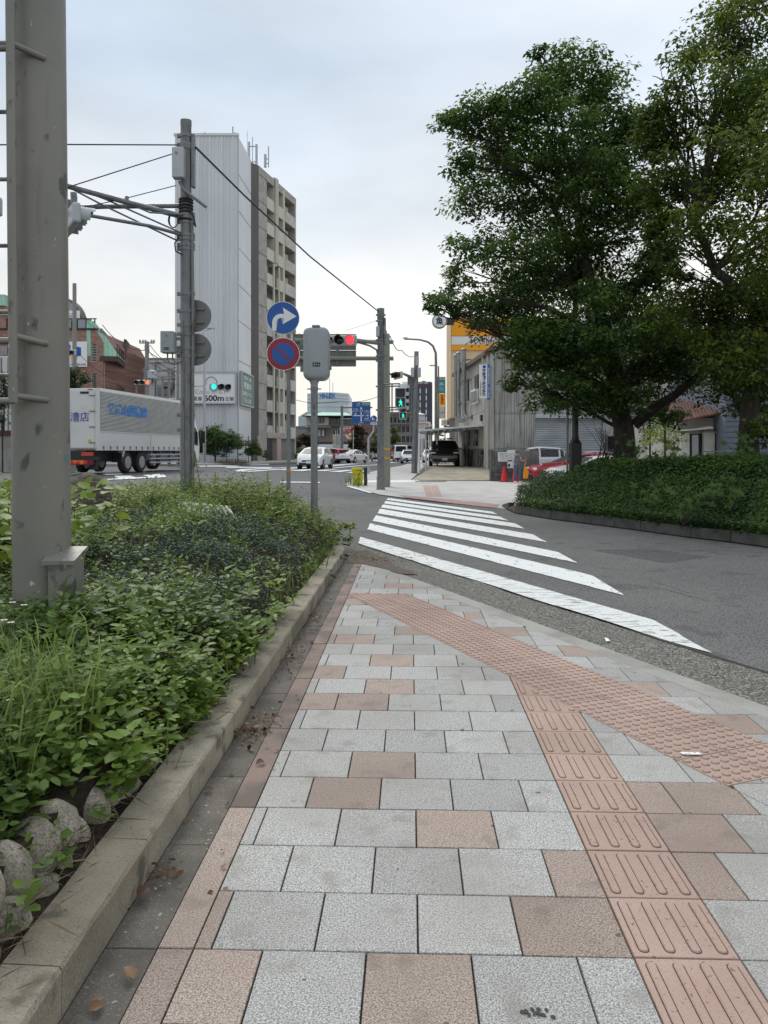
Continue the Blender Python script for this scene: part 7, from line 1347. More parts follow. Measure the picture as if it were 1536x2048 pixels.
# cone
cn = thing('traffic_cone', 'bright red traffic cone beside the block wall', 'cone', (0, 36.3, .07)); MB().lathe([(.165, .03), (.15, .06), (.04, .70), (.03, .73), (0, .735)], (0, 0, 0), 20).build('cone_body', mat('cone_red', lin((225, 30, 45)), .5), cn, smooth=True); MB().cb((0, 0, .015), (.40, .40, .03)).build('cone_base', M_rub, cn, bevel=.008); cn.location.x = xu(1008, 36.3)
c2 = clone(cn); c2['label'] = 'second red cone mostly hidden behind the walking person'; c2.location = (xu(1030, 36.1), 36.1, .07)
# ---------------------------------------------------------------- lorry on the main road
M_lor = mat('lorry_white', (.62, .62, .61), .45, layers=[(.7, 5, .5, .65, (.52, .51, .49), .5)]); M_lorw = mat('lorry_wave', (.56, .57, .55), .35, .35, layers=[(2, 4, .45, .6, (.48, .485, .47), .5)])
a = XY(193, 34.3); b = a + Vector((1.58, 10, 0)); ang = math.atan2(b.y - a.y, b.x - a.x); LL = 9.3; gl = .47
lr = thing('lorry', 'long silver box lorry with blue company characters on the main road', 'truck', (a.x, a.y, gl), ang, None)
U = lambda u: lu(lr, u); zl = lambda u, v: lz(lr, lu(lr, u), v) - gl
zt0, zb0, zm = zv(776, 34.3) - gl, zv(898, 34.3) - gl, zv(863, 34.3) - gl
Wd = 2.45
MB().bx(0, LL, .03, Wd, zb0, zt0).build('box', M_lor, lr, bevel=.03)
nst = 30; hh = (zt0 - .12 - zm) / nst; mb = MB()
prof = []; z = zm
for k in range(nst): prof += [(z, .0), (z + hh * .45, -.06), (z + hh * .75, -.055)]; z += hh
prof.append((z, 0)); vs = []; nx_ = 2
for x in (.25, LL - .1): vs += [(x, y, z) for z, y in prof]
m_ = len(prof); mb.add(vs, [(i, i + 1, m_ + i + 1, m_ + i) for i in range(m_ - 1)]); mb.build('ribbed_side_panel', M_lorw, lr)
for x0, x1 in ((.28, LL * .56), (LL * .57, LL - .12)): MB().bx(x0, x1, -.03, .02, zb0 + .08, zm - .03).build('drop_side', M_lor, lr, bevel=.01)
MB().bx(.22, LL, -.05, .04, zt0 - .12, zt0 + .02).build('top_rail', M_white, lr); MB().bx(0, LL, -.04, .04, zb0 - .06, zb0 + .08).build('bottom_rail', M_lor, lr); MB().bx(0, .24, -.045, .04, zb0, zt0).build('corner_post', M_lor, lr); MB().bx(LL * .56, LL * .57, -.06, .04, zb0, zm).build('stake_post', M_lor, lr)
MB().bx(.24, LL - .1, -.045, .03, zm - .03, zm + .03).build('mid_rail', M_lor, lr)
mb = MB()
for k in range(16): mb.bx(.5 + k * .62, .56 + k * .62, -.07, -.03, zb0 - .02, zb0 + .14)
mb.build('latch', M_galv, lr)
text('株武山回漕店', U(293) - U(213), zv(814, 36) - zv(838, 36.5) , ((U(213) + U(293)) / 2, -.075, (zt0 + zm) / 2 + .10), mat('lorry_blue', lin((60, 135, 210)), .6), lr, bold=.045)
# rear doors
for y0, y1 in ((.1, Wd * .60), (Wd * .61, Wd - .06)): 
    d_ = MB().bx(-.03, 0, y0, y1, zb0 + .05, zt0 - .1).build('rear_door', M_lor, lr, bevel=.008)
    for z in np.linspace(zb0 + .25, zt0 - .35, 4): MB().bx(-.06, -.03, y0 - .05, y0 + .22, z, z + .05).build('hinge', M_galv, d_)
    MB().tube([(-.07, y1 - .12, zb0 + .05), (-.07, y1 - .12, zt0 - .1)], .02, 6).build('lock_rod', M_galv, d_)
text('回漕店', 1.35, .42, (-.05, 1.0, zb0 + 1.42), M_dblue, lr, rz=math.radians(-90)); MB().bx(-.09, -.03, 1.35, 1.7, zb0 + .32, zb0 + .38).build('handle', M_galv, lr)
MB().lathe([(.09, 0), (.09, .01)], (-.04, .3, zb0 + .35), 10, M=Matrix.Rotation(math.radians(90), 4, 'Y')).build('round_sticker', mat('sticker_yellow', lin((200, 180, 60)), .6), lr)
for z in (zt0 - .25,): MB().bx(-.05, -.03, .35, .75, z, z + .1).build('marker', M_blk, lr)
MB().bx(-.05, -.03, .18, .4, zt0 - .08, zt0 - .03).build('marker_lamp', M_tail, lr)
MB().bx(.0, LL, .5, Wd - .5, .55, zb0 - .06).build('chassis', M_blk, lr); MB().bx(-.12, .02, .1, Wd - .1, .42, .62).build('rear_bumper', mat('maroon_bumper', (.12, .01, .02), .5), lr)
for y0 in (.12, 1.75): MB().bx(-.10, .0, y0, y0 + .55, .80, .97).build('tail_light', M_tail, lr, bevel=.01)
MB().bx(-.06, .3, .02, Wd - .02, .62, .78).build('rear_frame', M_blk, lr); MB().bx(-.14, -.11, .35, 1.3, .45, .62).build('reflector', mat('reflector_stripe', lin((220, 120, 40)), .5, layers=[(3, 1, .45, .5, lin((200, 30, 30)), 1)]), lr)
MB().bx(.02, .28, .05, .35, .2, .75).build('mudflap', M_rub, lr)
RXm = Matrix.Rotation(math.radians(90), 4, 'X')
for x in (U(256), U(284), U(379)):
    for y in (.16, Wd - .16):
        w = MB().lathe([(.26, -.15), (.44, -.16), (.49, -.11), (.49, .11), (.44, .16), (.26, .15)], (x, y, .49), 24, M=RXm).build('wheel', M_rub, lr, smooth=True); MB().lathe([(.30, .165), (.27, .08), (.12, .06), (.1, .14), (0, .15)], (x, y, .49), 18, M=RXm).build('rim', M_rim, w, smooth=True)
MB().bx(U(243), U(251), -.0, .5, .5, .95).build('side_box', M_blk, lr); MB().ex([(U(246), -.02, 1.05), (U(250), -.02, 1.05), (U(246), -.02, .75), (U(243.5), -.02, .78)], (0, .25, 0)).build('mudguard', M_galvl, lr)
for z in (.42, .62, .82): MB().bx(U(300), U(366), -.02, .05, z, z + .07).build('side_guard', M_galvl, lr)
for u in (304, 322, 342, 360): MB().bx(U(u), U(u) + .08, .04, .12, .3, zb0).build('guard_stay', M_galv, lr)
for u in (312, 336, 352): MB().tube([(U(u) - .45, .45, .75), (U(u) + .45, .45, .75)], .24, 12).build('air_tank', M_galvl, lr, smooth=True)
# cab
cx0 = LL + .15; cb = MB(); cb.ex([(cx0, 0, .55), (cx0 + 2.15, 0, .45), (cx0 + 2.25, 0, 1.3), (cx0 + 2.05, 0, 2.2), (cx0 + 1.5, 0, 2.95), (cx0, 0, 3.05)], (0, Wd, 0)); cb.build('cab', M_white, lr, bevel=.08, seg=2)
MB().ex([(cx0 + .7, -.02, 1.5), (cx0 + 1.9, -.02, 1.35), (cx0 + 1.85, -.02, 2.1), (cx0 + 1.5, -.02, 2.4), (cx0 + .7, -.02, 2.4)], (0, .03, 0)).build('cab_window', M_glass, lr); MB().bx(cx0 + 2.2, cx0 + 2.32, -.3, -.08, 1.5, 2.2).build('mirror', M_blk, lr); MB().ex([(cx0 + .2, -.03, 1.0), (cx0 + 1.3, -.03, 1.0), (cx0 + .7, -.03, 1.5), (cx0 + .2, -.03, 1.5)], (0, .02, 0)).build('blue_stripe', M_lblue, lr)
MB().lathe([(.62, 0), (.62, .02)], (cx0 + 1.0, .0, .6), 20, M=RXm).build('wheel_arch', M_blk, lr)
for y in (.16, Wd - .16):
    w = MB().lathe([(.26, -.15), (.44, -.16), (.49, -.11), (.49, .11), (.44, .16), (.26, .15)], (cx0 + 1.0, y, .49), 24, M=RXm).build('wheel', M_rub, lr, smooth=True)
# ---------------------------------------------------------------- person
def skin(verts, edges, rad, name, m, parent, root=0, sub=2):
    me = bpy.data.meshes.new('tmp'); me.from_pydata(verts, edges, []); o = bpy.data.objects.new('tmp', me); COL.objects.link(o); md = o.modifiers.new('s', 'SKIN'); md.use_smooth_shade = True
    for i, r_ in enumerate(rad): me.skin_vertices[0].data[i].radius = (r_, r_) if not isinstance(r_, tuple) else r_; me.skin_vertices[0].data[i].use_root = (i == root)
    if sub: s2 = o.modifiers.new('d', 'SUBSURF'); s2.levels = sub; s2.render_levels = sub
    dg = bpy.context.evaluated_depsgraph_get(); ev = o.evaluated_get(dg); m2 = bpy.data.meshes.new_from_object(ev); m2.name = name; bpy.data.objects.remove(o); m2.materials.clear(); m2.materials.append(m)
    return link(name, m2, parent)
pD = 35.3; pr = thing('person', 'older person in grey vest and blue trousers walking with an orange bag', 'person', (xu(1034, pD), pD, zt(0, pD)), math.radians(25)); hs = (zv(900, pD) - zt(0, pD)) / 1.56
M_skin = mat('skin', (.42, .25, .19), .6); M_vest = mat('grey_vest', (.13, .15, .18), .9, layers=[(14, 3, .45, .6, (.16, .18, .21), .6)]); M_shirt = mat('pale_shirt', (.42, .42, .44), .9); M_trs = mat('blue_trousers', (.10, .12, .20), .9); M_hair = mat('grey_hair', (.13, .12, .12), .9)
k = hs; V_ = lambda x, y, z: (x * k, y * k, z * k)
vb = [V_(0, 0, .86), V_(0, .02, 1.02), V_(0, .02, 1.20), V_(0, .0, 1.30), V_(0, -.015, 1.36), V_(0, -.03, 1.45), V_(0, -.03, 1.52),
      V_(-.16, 0, 1.26), V_(-.20, .03, 1.02), V_(-.21, -.02, .80), V_(-.21, -.03, .72), V_(.16, 0, 1.26), V_(.22, .0, 1.04), V_(.30, -.20, 1.06), V_(.335, -.26, 1.10),
      V_(-.09, 0, .78), V_(-.10, -.02, .46), V_(-.10, .06, .08), V_(-.10, -.08, .04), V_(.09, 0, .78), V_(.10, -.08, .46), V_(.10, -.06, .08), V_(.10, -.2, .04)]
eb = [(0, 1), (1, 2), (2, 3), (3, 4), (4, 5), (5, 6), (3, 7), (7, 8), (8, 9), (9, 10), (3, 11), (11, 12), (12, 13), (13, 14), (0, 15), (15, 16), (16, 17), (17, 18), (0, 19), (19, 20), (20, 21), (21, 22)]
rb = [(.13, .10), (.12, .10), (.13, .10), (.09, .08), .05, .082, .06, .055, .042, .030, .028, .055, .042, .030, .028, .085, .06, .04, .035, .085, .06, .04, .035]
skin(vb, eb, [tuple(x * k for x in r_) if isinstance(r_, tuple) else r_ * k for r_ in rb], 'body', M_skin, pr)
skin([V_(0, .0, .92), V_(0, .0, .84), V_(-.085, 0, .76), V_(-.10, -.02, .46), V_(-.10, .05, .10), V_(.085, 0, .76), V_(.10, -.08, .46), V_(.10, -.06, .10)], [(0, 1), (1, 2), (2, 3), (3, 4), (1, 5), (5, 6), (6, 7)], [.15 * k, .15 * k, .105 * k, .082 * k, .072 * k, .105 * k, .082 * k, .072 * k], 'trousers', M_trs, pr)
skin([V_(0, .01, .86), V_(0, .02, 1.02), V_(0, .02, 1.20), V_(0, .0, 1.30), V_(-.13, 0, 1.26), V_(.13, 0, 1.26)], [(0, 1), (1, 2), (2, 3), (3, 4), (3, 5)], [(.165 * k, .14 * k), (.155 * k, .135 * k), (.165 * k, .13 * k), (.10 * k, .09 * k), .085 * k, .085 * k], 'vest', M_vest, pr)
for sg, pts, nm in ((-1, [V_(-.15, 0, 1.27), V_(-.20, .03, 1.02), V_(-.21, -.02, .80)], 'sleeve'), (1, [V_(.15, 0, 1.27), V_(.22, .0, 1.04)], 'sleeve')): skin(pts, [(i, i + 1) for i in range(len(pts) - 1)], [.068 * k, .058 * k, .05 * k][:len(pts)], nm, M_shirt, pr)
hd = boulder(Vector(V_(0, -.0, 1.475)), (.098 * k, .108 * k, .11 * k), 4, (.35, 0, 0), M_hair, 'hair', pr, 3, .04)
for sg in (-1, 1): MB().lathe([(.007, 0), (.007, .004)], V_(.03 * sg, -.112, 1.455), 8, M=RX).build('eye', M_blk, pr)
MB().add([V_(-.012, -.108, 1.425), V_(.012, -.108, 1.425), V_(0, -.128, 1.43), V_(0, -.108, 1.455)], [(0, 1, 2), (0, 2, 3), (1, 3, 2)]).build('nose', M_skin, pr); MB().cb(V_(0, -.105, 1.405), (.04 * k, .008, .008)).build('mouth', mat('lips', (.3, .1, .09), .6), pr)
for hx_, hy, hz_ in ((-.21, -.03, .72), (.335, -.26, 1.10)):
    for f in range(5):
        a = (f - 2) * .25; up = -1 if hz_ < 1 else 1; base = Vector(V_(hx_ + .012 * (f - 2), hy, hz_ + .02 * up)); L_ = [.045, .065, .07, .066, .052][f]; d_ = Vector((math.sin(a) * .6, -.25, up)); MB().tube([base, base + d_ * L_ * .6 * k, base + (d_ + Vector((0, -.5, -.3 * up))) * L_ * k], [.010 * k, .009 * k, .006 * k], 6).build('finger', M_skin, pr, smooth=True)
for sx, y in ((-.10, -.02), (.10, -.14)): MB().cb(V_(sx, y, .035), (.09 * k, .24 * k, .07 * k)).build('shoe', M_white, pr, bevel=.02, seg=2)
bg = thing('bag', 'orange yellow shopping bag hanging from the raised hand', 'bag', (xu(1051, pD - .15), pD - .2, zv(957, pD))); M_bag = mat('bag_orange', lin((235, 150, 20)), .6)
hb_ = zv(934, pD) - zv(957, pD); MB().ex([(-.11, 0, 0), (.10, 0, 0), (.13, 0, hb_ * .35), (.06, 0, hb_), (-.05, 0, hb_ * 1.0), (-.10, 0, hb_ * .6)], (0, .09, 0)).build('bag_body', M_bag, bg, bevel=.02); MB().tube([(-.03, .03, hb_ - .02), (-.04, .02, hb_ + .14), (.03, .0, hb_ + .24)], .018, 6).build('bag_handle', M_bag, bg)
# ================================================================= TREES, HEDGE, FAR GREENERY
M_bark = mat('bark', (.045, .038, .030), .95, layers=[(5, 6, .45, .62, (.025, .021, .018), .8, (3, 3, .5)), (12, 5, .55, .65, (.085, .08, .065), .6)], bump=(18, .9, .03))
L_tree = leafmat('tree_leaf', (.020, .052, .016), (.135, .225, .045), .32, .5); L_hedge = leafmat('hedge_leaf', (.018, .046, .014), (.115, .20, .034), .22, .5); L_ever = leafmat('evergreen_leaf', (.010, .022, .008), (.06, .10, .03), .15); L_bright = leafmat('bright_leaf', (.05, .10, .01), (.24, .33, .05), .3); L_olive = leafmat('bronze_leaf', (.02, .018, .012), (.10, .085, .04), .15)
def limb(mb, a, b, r0, r1, rng, n=7, wig=.12, sag=0):
    a, b = Vector(a), Vector(b); L = (b - a).length; pts = []; off = Vector((0, 0, 0))
    for i in range(n + 1):
        t = i / n; off = Vector((rng.uniform(-1, 1), rng.uniform(-1, 1), rng.uniform(-.6, .6))) * wig * L * .35 * math.sin(math.pi * t) * .8; pts.append(a.lerp(b, t) + off + Vector((0, 0, sag * math.sin(math.pi * t) * L)))
    mb.tube(pts, [r0 + (r1 - r0) * (i / n) ** .8 for i in range(n + 1)], 8); return pts
def tree(name, label, base, trunk, lobes, D, dens, ls, lm, seed, group, rt=.3, k=14, clump=.2, extra=(), thin=1):
    rng = random.Random(seed); root = thing(name, label, 'tree', base, 0, group); inv = -Vector(base)
    LW = lobes_world(lobes, D) + list(extra); LW = [(x - base[0], y - base[1], z - base[2], r) for x, y, z, r in LW]
    mb = MB(); tp = [Vector(p) + inv for p in trunk]; mb.tube(tp, [rt * (1.3 if i == 0 else 1.05) * (1 - .8 * i / len(tp)) for i in range(len(tp))], 14); tr = mb.build('trunk', M_bark, root, smooth=True)
    mb = MB()
    forks = tp[1:] if len(tp) > 2 else tp
    for (x, y, z, r) in LW:
        c = Vector((x, y, z)); cand = [f for f in forks if f.z < z - .2] or [forks[0]]; f = min(cand, key=lambda q: (q - c).length + .6 * abs(q.z - (z - (c.xy - q.xy).length * .6)))
        d = (c - f).length; pts = limb(mb, f, c, max(.03, rt * .26 * min(1, d / 4)), .012, rng, 7, .18, .04)
        for _ in range(6 if thin else 3):
            p = pts[rng.randint(3, 7)]; q = c + Vector((rng.gauss(0, 1), rng.gauss(0, 1), rng.gauss(.2, .8))).normalized() * r * rng.uniform(.5, .95); limb(mb, p, q, .022, .006, rng, 4, .2)
    lb = mb.build('limbs', M_bark, root, smooth=True); lb['kind'] = 'stuff'
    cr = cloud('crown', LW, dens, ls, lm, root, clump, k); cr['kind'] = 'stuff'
    return root
T1 = [(1130, 150, 72), (1060, 205, 75, -.8), (1205, 185, 75, .5), (965, 235, 62), (905, 255, 42, .4), (1010, 300, 85, .9), (1120, 280, 100, -.9), (1230, 270, 90, .2), (925, 330, 52, -.4), (985, 400, 88, .6), (1100, 395, 105, 1.1), (1225, 385, 105, -.7),
      (955, 485, 55), (1040, 510, 92, -.9), (1150, 500, 105, .4), (1265, 480, 95, 1.2), (925, 565, 52, .6), (875, 607, 38, -.3), (975, 620, 72, .2), (1065, 640, 92, 1.0), (1180, 640, 105, -1.2), (1285, 620, 100, .6), (908, 628, 22), (1060, 725, 62, -.5),
      (1150, 755, 78, -1.0), (1255, 745, 88, 1.4), (1100, 790, 52, .2), (1025, 765, 32), (1190, 812, 42, -.8), (1340, 740, 85, .6), (1330, 830, 42, 1), (1180, 330, 90, 1.6), (1060, 560, 80, 1.8), (1290, 560, 60, 0), (1245, 680, 80, -1.8), (1130, 690, 80, .0), (1350, 640, 70, 1.2), (1160, 720, 70, 1.0), (1075, 105, 22), (1010, 210, 40), (850, 610, 16), (1180, 590, 80, 1.5), (1100, 755, 60, .6), (1180, 785, 58, .8), (1245, 795, 50, -.9), (1060, 680, 60, -1.2), (1350, 700, 70, -.5), (1285, 330, 60, .3), (1290, 420, 60, 1), (1275, 235, 45, .4), (1310, 500, 60, .5)]
b1 = (xu(1252, 20), 20, .3)
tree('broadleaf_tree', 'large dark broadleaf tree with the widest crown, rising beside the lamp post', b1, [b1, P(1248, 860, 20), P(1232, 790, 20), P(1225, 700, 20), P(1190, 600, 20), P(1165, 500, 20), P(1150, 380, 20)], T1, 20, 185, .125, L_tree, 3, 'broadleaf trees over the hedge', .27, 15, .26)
T2 = [(1450, 60, 95, .5), (1515, 20, 105, -.6), (1385, 115, 62), (1345, 165, 48, .5), (1450, 190, 105, -.8), (1350, 255, 75, .2), (1530, 200, 110, .8), (1325, 350, 62, -.4), (1420, 350, 98, .8), (1520, 350, 105, -.4), (1320, 440, 48), (1400, 460, 92, -.9), (1505, 480, 95, .5), (1600, 420, 120, .6), (1610, 250, 130), (1600, 90, 120, .8),
      (1460, 600, 90, .8), (1545, 600, 100, -.5), (1400, 690, 85, .2), (1500, 720, 100, -.8), (1450, 770, 45, .5), (1600, 740, 120, .6), (1350, 550, 40, .2), (1480, 270, 90, 1.2), (1580, 560, 110, 1.2), (1700, 400, 150, .5), (1700, 650, 130, .2), (1680, 180, 130, .5), (1300, 470, 30), (1520, 850, 40, -.6), (1385, 610, 75, .6), (1450, 700, 80, 1.2), (1530, 780, 60, .9), (1340, 640, 50), (1310, 290, 50, .6), (1325, 215, 48, .3), (1300, 400, 50, 1), (1500, 815, 50, 1.2), (1560, 830, 60, .4)]
b2 = (xu(1497, 17), 17, .3)
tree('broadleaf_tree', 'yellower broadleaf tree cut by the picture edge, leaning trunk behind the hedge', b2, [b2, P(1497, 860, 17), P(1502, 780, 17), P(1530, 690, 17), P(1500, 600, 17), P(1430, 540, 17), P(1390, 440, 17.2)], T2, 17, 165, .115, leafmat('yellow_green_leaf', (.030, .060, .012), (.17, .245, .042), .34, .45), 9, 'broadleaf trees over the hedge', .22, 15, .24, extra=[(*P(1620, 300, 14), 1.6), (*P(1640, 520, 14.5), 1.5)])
# a big leaning bough of the first tree
bo = [o for o in COL.objects if o.name == 'broadleaf_tree'][0]; mb = MB(); iv = -Vector(b1)
for q, r0 in (([(1268, 850, 20), (1310, 815, 19.8), (1350, 790, 19.6), (1410, 740, 19.5), (1440, 700, 19.3)], .15), ([(1225, 640, 20), (1260, 600, 19.8), (1300, 540, 19.7), (1345, 480, 19.5)], .09), ([(1210, 700, 20), (1150, 640, 19.6), (1090, 615, 19.4), (1030, 605, 19.2), (990, 590, 19)], .08), ([(1180, 560, 20), (1130, 470, 20.3), (1100, 400, 20.4), (1050, 350, 20.4), (1005, 320, 20.4)], .08)):
    pts = [P(*a) + iv for a in q]; mb.tube(pts, [r0 * (1 - .75 * i / len(pts)) for i in range(len(pts))], 10)
mb.build('limb', M_bark, bo, smooth=True)
# ---- hedge ---------------------------------------------------------------------
hk = [(p.x, p.y) for p in rk]; 
def kdist(x, y):
    best = (9e9, 0)
    acc = 0
    for (a, b) in zip(hk[1:], hk[2:]):
        dx, dy = b[0] - a[0], b[1] - a[1]; L = math.hypot(dx, dy); t = ((x - a[0]) * dx + (y - a[1]) * dy) / L / L; tc_ = max(0, min(1, t)); d = math.hypot(x - a[0] - dx * tc_, y - a[1] - dy * tc_)
        if d < best[0]: best = (d, acc + tc_ * L)
        acc += L
    return best
def hh_(x, y):
    d, s = kdist(x, y); top = 1.06 + .24 * sm(s / 4) + .10 * noise.noise(Vector((x * .8, y * .8, 0))) + .07 * noise.noise(Vector((x * 2.5, y * 2.5, 3))); end = sm((s + .25) / 1.9) if s < 2 else 1
    return .30 + (top - .30) * (1 - (1 - min(1, max(0, (d - .25)) / .85)) ** 2.2) * (.35 + .65 * end)
hz_poly = [(p[0], p[1]) for p in hk[1:]] + [(13, 10), (13, 22), (4.6, 21.6), (3.5, 20.0)]
bm = bmesh.new(); gx_ = np.arange(3, 13.2, .3); gy_ = np.arange(7, 22, .3); vv = {}
for i, x in enumerate(gx_):
    for j, y in enumerate(gy_):
        if inpoly(x, y, hz_poly) and kdist(x, y)[0] > .34: vv[i, j] = bm.verts.new((x, y, hh_(x, y) - .16))
for (i, j), v in list(vv.items()):
    q = [vv.get((i + 1, j)), vv.get((i + 1, j + 1)), vv.get((i, j + 1))]
    if all(q): bm.faces.new([v] + q)
ed = [e for e in bm.edges if len(e.link_faces) == 1]; r_ = bmesh.ops.extrude_edge_only(bm, edges=ed)
for v in [g for g in r_['geom'] if isinstance(g, bmesh.types.BMVert)]: v.co.z = .2
me = bpy.data.meshes.new('hedge_core'); bm.to_mesh(me); bm.free(); me.materials.append(mat('twig_core', (.018, .018, .010), .95))
hg = thing('hedge', 'long clipped dark green hedge under the trees along the street kerb', 'hedge'); link('twigs', me, hg)
C = []; Nn = []; T = []; Sz = []
nL = 0
while nL < 78000:
    x, y = R.uniform(3, 11.5), R.uniform(8.5, 21.8)
    if x / y * F > 900: continue
    if not inpoly(x, y, hz_poly): continue
    d, s = kdist(x, y)
    w_ = 1 if d < 1.3 else (.45 if d < 3 else .18)
    if R.random() > w_: continue
    z = hh_(x, y); nL += 1; 
    if d < 1.0 and R.random() < .55: zz = R.uniform(.22, z); dd_ = .25 + .85 * (1 - (1 - min(1, max(0, (zz - .3) / max(.1, z - .3)))) ** .5) * .9; 
    zoff = R.uniform(-.14, .05); e = .4
    nx_, ny_ = (hh_(x - .05, y) - hh_(x + .05, y)) * 5, (hh_(x, y - .05) - hh_(x, y + .05)) * 5
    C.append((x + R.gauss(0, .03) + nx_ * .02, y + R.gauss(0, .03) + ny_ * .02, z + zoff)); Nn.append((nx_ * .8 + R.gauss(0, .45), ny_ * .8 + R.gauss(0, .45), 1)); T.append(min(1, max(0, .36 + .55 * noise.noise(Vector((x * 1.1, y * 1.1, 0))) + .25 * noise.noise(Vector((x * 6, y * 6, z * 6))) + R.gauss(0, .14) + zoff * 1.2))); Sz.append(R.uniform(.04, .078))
# the vertical lower front, hanging over the block edging
for (a, b) in zip(rk[1:], rk[2:]):
    L_ = (b - a).length; dvec = (b - a).normalized(); nr = Vector((-dvec.y, dvec.x, 0))
    for k in range(int(L_ * 2600)):
        if (a.x + dvec.x * L_) / a.y * F > 1500: break
        s_ = R.uniform(0, L_); q = a + dvec * s_; z = .26 + .75 * R.random() ** 1.1; bulge = .20 + .42 * ((z - .2) / .8) ** 1.3 + .10 * noise.noise(Vector((q.x * 1.5, q.y * 1.5, z * 2))) ; low = .10 * noise.noise(Vector((q.x * 1.3, q.y * 1.3, 7)))
        if z < .34 + low: continue
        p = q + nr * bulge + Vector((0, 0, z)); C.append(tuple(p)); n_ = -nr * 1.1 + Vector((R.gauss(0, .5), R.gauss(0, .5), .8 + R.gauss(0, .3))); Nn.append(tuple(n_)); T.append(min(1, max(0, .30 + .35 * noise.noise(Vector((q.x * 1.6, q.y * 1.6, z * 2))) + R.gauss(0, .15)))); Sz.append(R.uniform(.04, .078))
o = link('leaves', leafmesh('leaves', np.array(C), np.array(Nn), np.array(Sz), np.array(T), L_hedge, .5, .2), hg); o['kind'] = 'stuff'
# bright upright sprigs poking out
C = []; Dv = []; Nn = []; T = []; Sz = []
for k in range(900):
    x, y = R.uniform(3.2, 9), R.uniform(10, 21)
    if not inpoly(x, y, hz_poly): continue
    z = hh_(x, y); a0 = R.uniform(0, 6)
    for i in range(6): a = a0 + i * 2.4; C.append((x, y, z + .02 + .02 * i)); Dv.append((math.cos(a), math.sin(a), .6)); Nn.append((0, -.2, 1)); T.append(min(1, max(0, R.gauss(.75, .15)))); Sz.append(R.uniform(.05, .08))
o = link('sprigs', leafmesh('sprigs', np.array(C), np.array(Nn), np.array(Sz), np.array(T), L_hedge, .4, .2, False, np.array(Dv)), hg); o['kind'] = 'stuff'
# maple-like shoots with big lobed leaves over the hedge
def maple(u, v, D, n, seed, label):
    r = random.Random(seed); c = P(u, v, D); root = thing('maple_shoot', label, 'plant', (c.x, c.y, c.z - .35), 0, 'big leaved maple shoots in the hedge'); mb = MB(); st = MB()
    for i in range(n):
        p = Vector((r.gauss(0, .18), r.gauss(0, .12) - .12, .35 + r.gauss(-.05, .14))); st.tube([(0, 0, 0), p * .6 + Vector((0, 0, .05)), p], .004, 4); a0 = r.uniform(-.6, .6); s_ = r.uniform(.08, .13); t = Vector((r.uniform(-.3, .3), -1, r.uniform(.3, 1.0))).normalized(); ux = t.cross(Vector((0, 0, 1))).normalized(); uy = ux.cross(t).normalized(); vs = [p]
        for k in range(15):
            a = math.radians(-150 + 300 * k / 14) - math.pi / 2 + a0 + math.pi; rr_ = s_ * (1.0 if k % 3 == 1 else .52) * (.75 + .25 * math.cos(math.radians(-150 + 300 * k / 14))); vs.append(p + ux * math.cos(a) * rr_ + uy * math.sin(a) * rr_ * 1 + t * r.uniform(-.008, .008))
        mb.add(vs, [(0, k, k + 1) for k in range(1, 15)])
    me = mb.mesh('leaves', L_hedge); at = me.attributes.new('tint', 'FLOAT', 'FACE'); at.data.foreach_set('value', [r.uniform(.22, .6) for _ in me.polygons]); link('leaves', me, root); st.build('stem', M_bark, root)
for i, a in enumerate([(1290, 975, 14.6, 12, 'maple shoot in the middle of the hedge face'), (1300, 1000, 14.2, 9, 'maple shoot just below the middle one in the hedge'), (1365, 1010, 13.2, 14, 'largest maple shoot low on the hedge face'), (1410, 975, 13.2, 14, 'maple shoot high on the hedge beneath the yellower tree'), (1465, 980, 12.8, 14, 'maple shoot beneath the trunk of the yellower tree'), (1270, 895, 17.5, 16, 'maple shoot at the foot of the large dark tree'), (1480, 885, 15.5, 20, 'maple growth at the foot of the yellower tree'), (1350, 890, 16.5, 10, 'small maple shoot on the hedge top')]): maple(*a[:4], i, a[4])
# bare twiggy shrub by the post
mb = MB(); c = P(1215, 905, 19)
for k in range(26): d = Vector((R.gauss(0, .5), R.gauss(0, .2), 1)).normalized(); L_ = R.uniform(.5, 1.1); mb.tube([c + Vector((R.gauss(0, .15), 0, -.3)), c + d * L_ * .5, c + d * L_ + Vector((R.gauss(.1, .1), 0, .05))], [.008, .006, .003], 4)
q = thing('twiggy_shrub', 'sparse twiggy shrub standing above the hedge beside the dark lamp post', 'shrub'); mb.build('twigs', M_bark, q); o = cloud('leaves', [(c.x, c.y, c.z + .3, .55)], 120, .05, L_hedge, q, .12, 5); o['kind'] = 'stuff'
# ---- dark lamp post --------------------------------------------------------------
D = 20.5; x = xu(1150.5, D); lp2 = thing('lamp_post', 'dark green park lamp post with square foot, half hidden in the tree crown', 'street lamp', (x, D, .2)); Zp = lambda v: zv(v, D) - .2; M_dg = mat('dark_green_paint', (.020, .026, .024), .45)
MB().bx(-.14, .14, -.14, .14, 0, Zp(885)).build('foot', M_dg, lp2, bevel=.015); MB().lathe([(.15, Zp(885)), (.10, Zp(878)), (.085, Zp(870)), (.07, Zp(640)), (.06, Zp(560))], (0, 0, 0), 14).build('shaft', M_dg, lp2, smooth=True); MB().lathe([(.06, Zp(562)), (.22, Zp(556)), (.26, Zp(535)), (.1, Zp(525)), (0, Zp(523))], (0, 0, 0), 16).build('lantern', M_dg, lp2, smooth=True); MB().tube([(-.19, .1, 0), (-.17, .1, Zp(640))], .03, 6).build('conduit', M_galv, lp2)
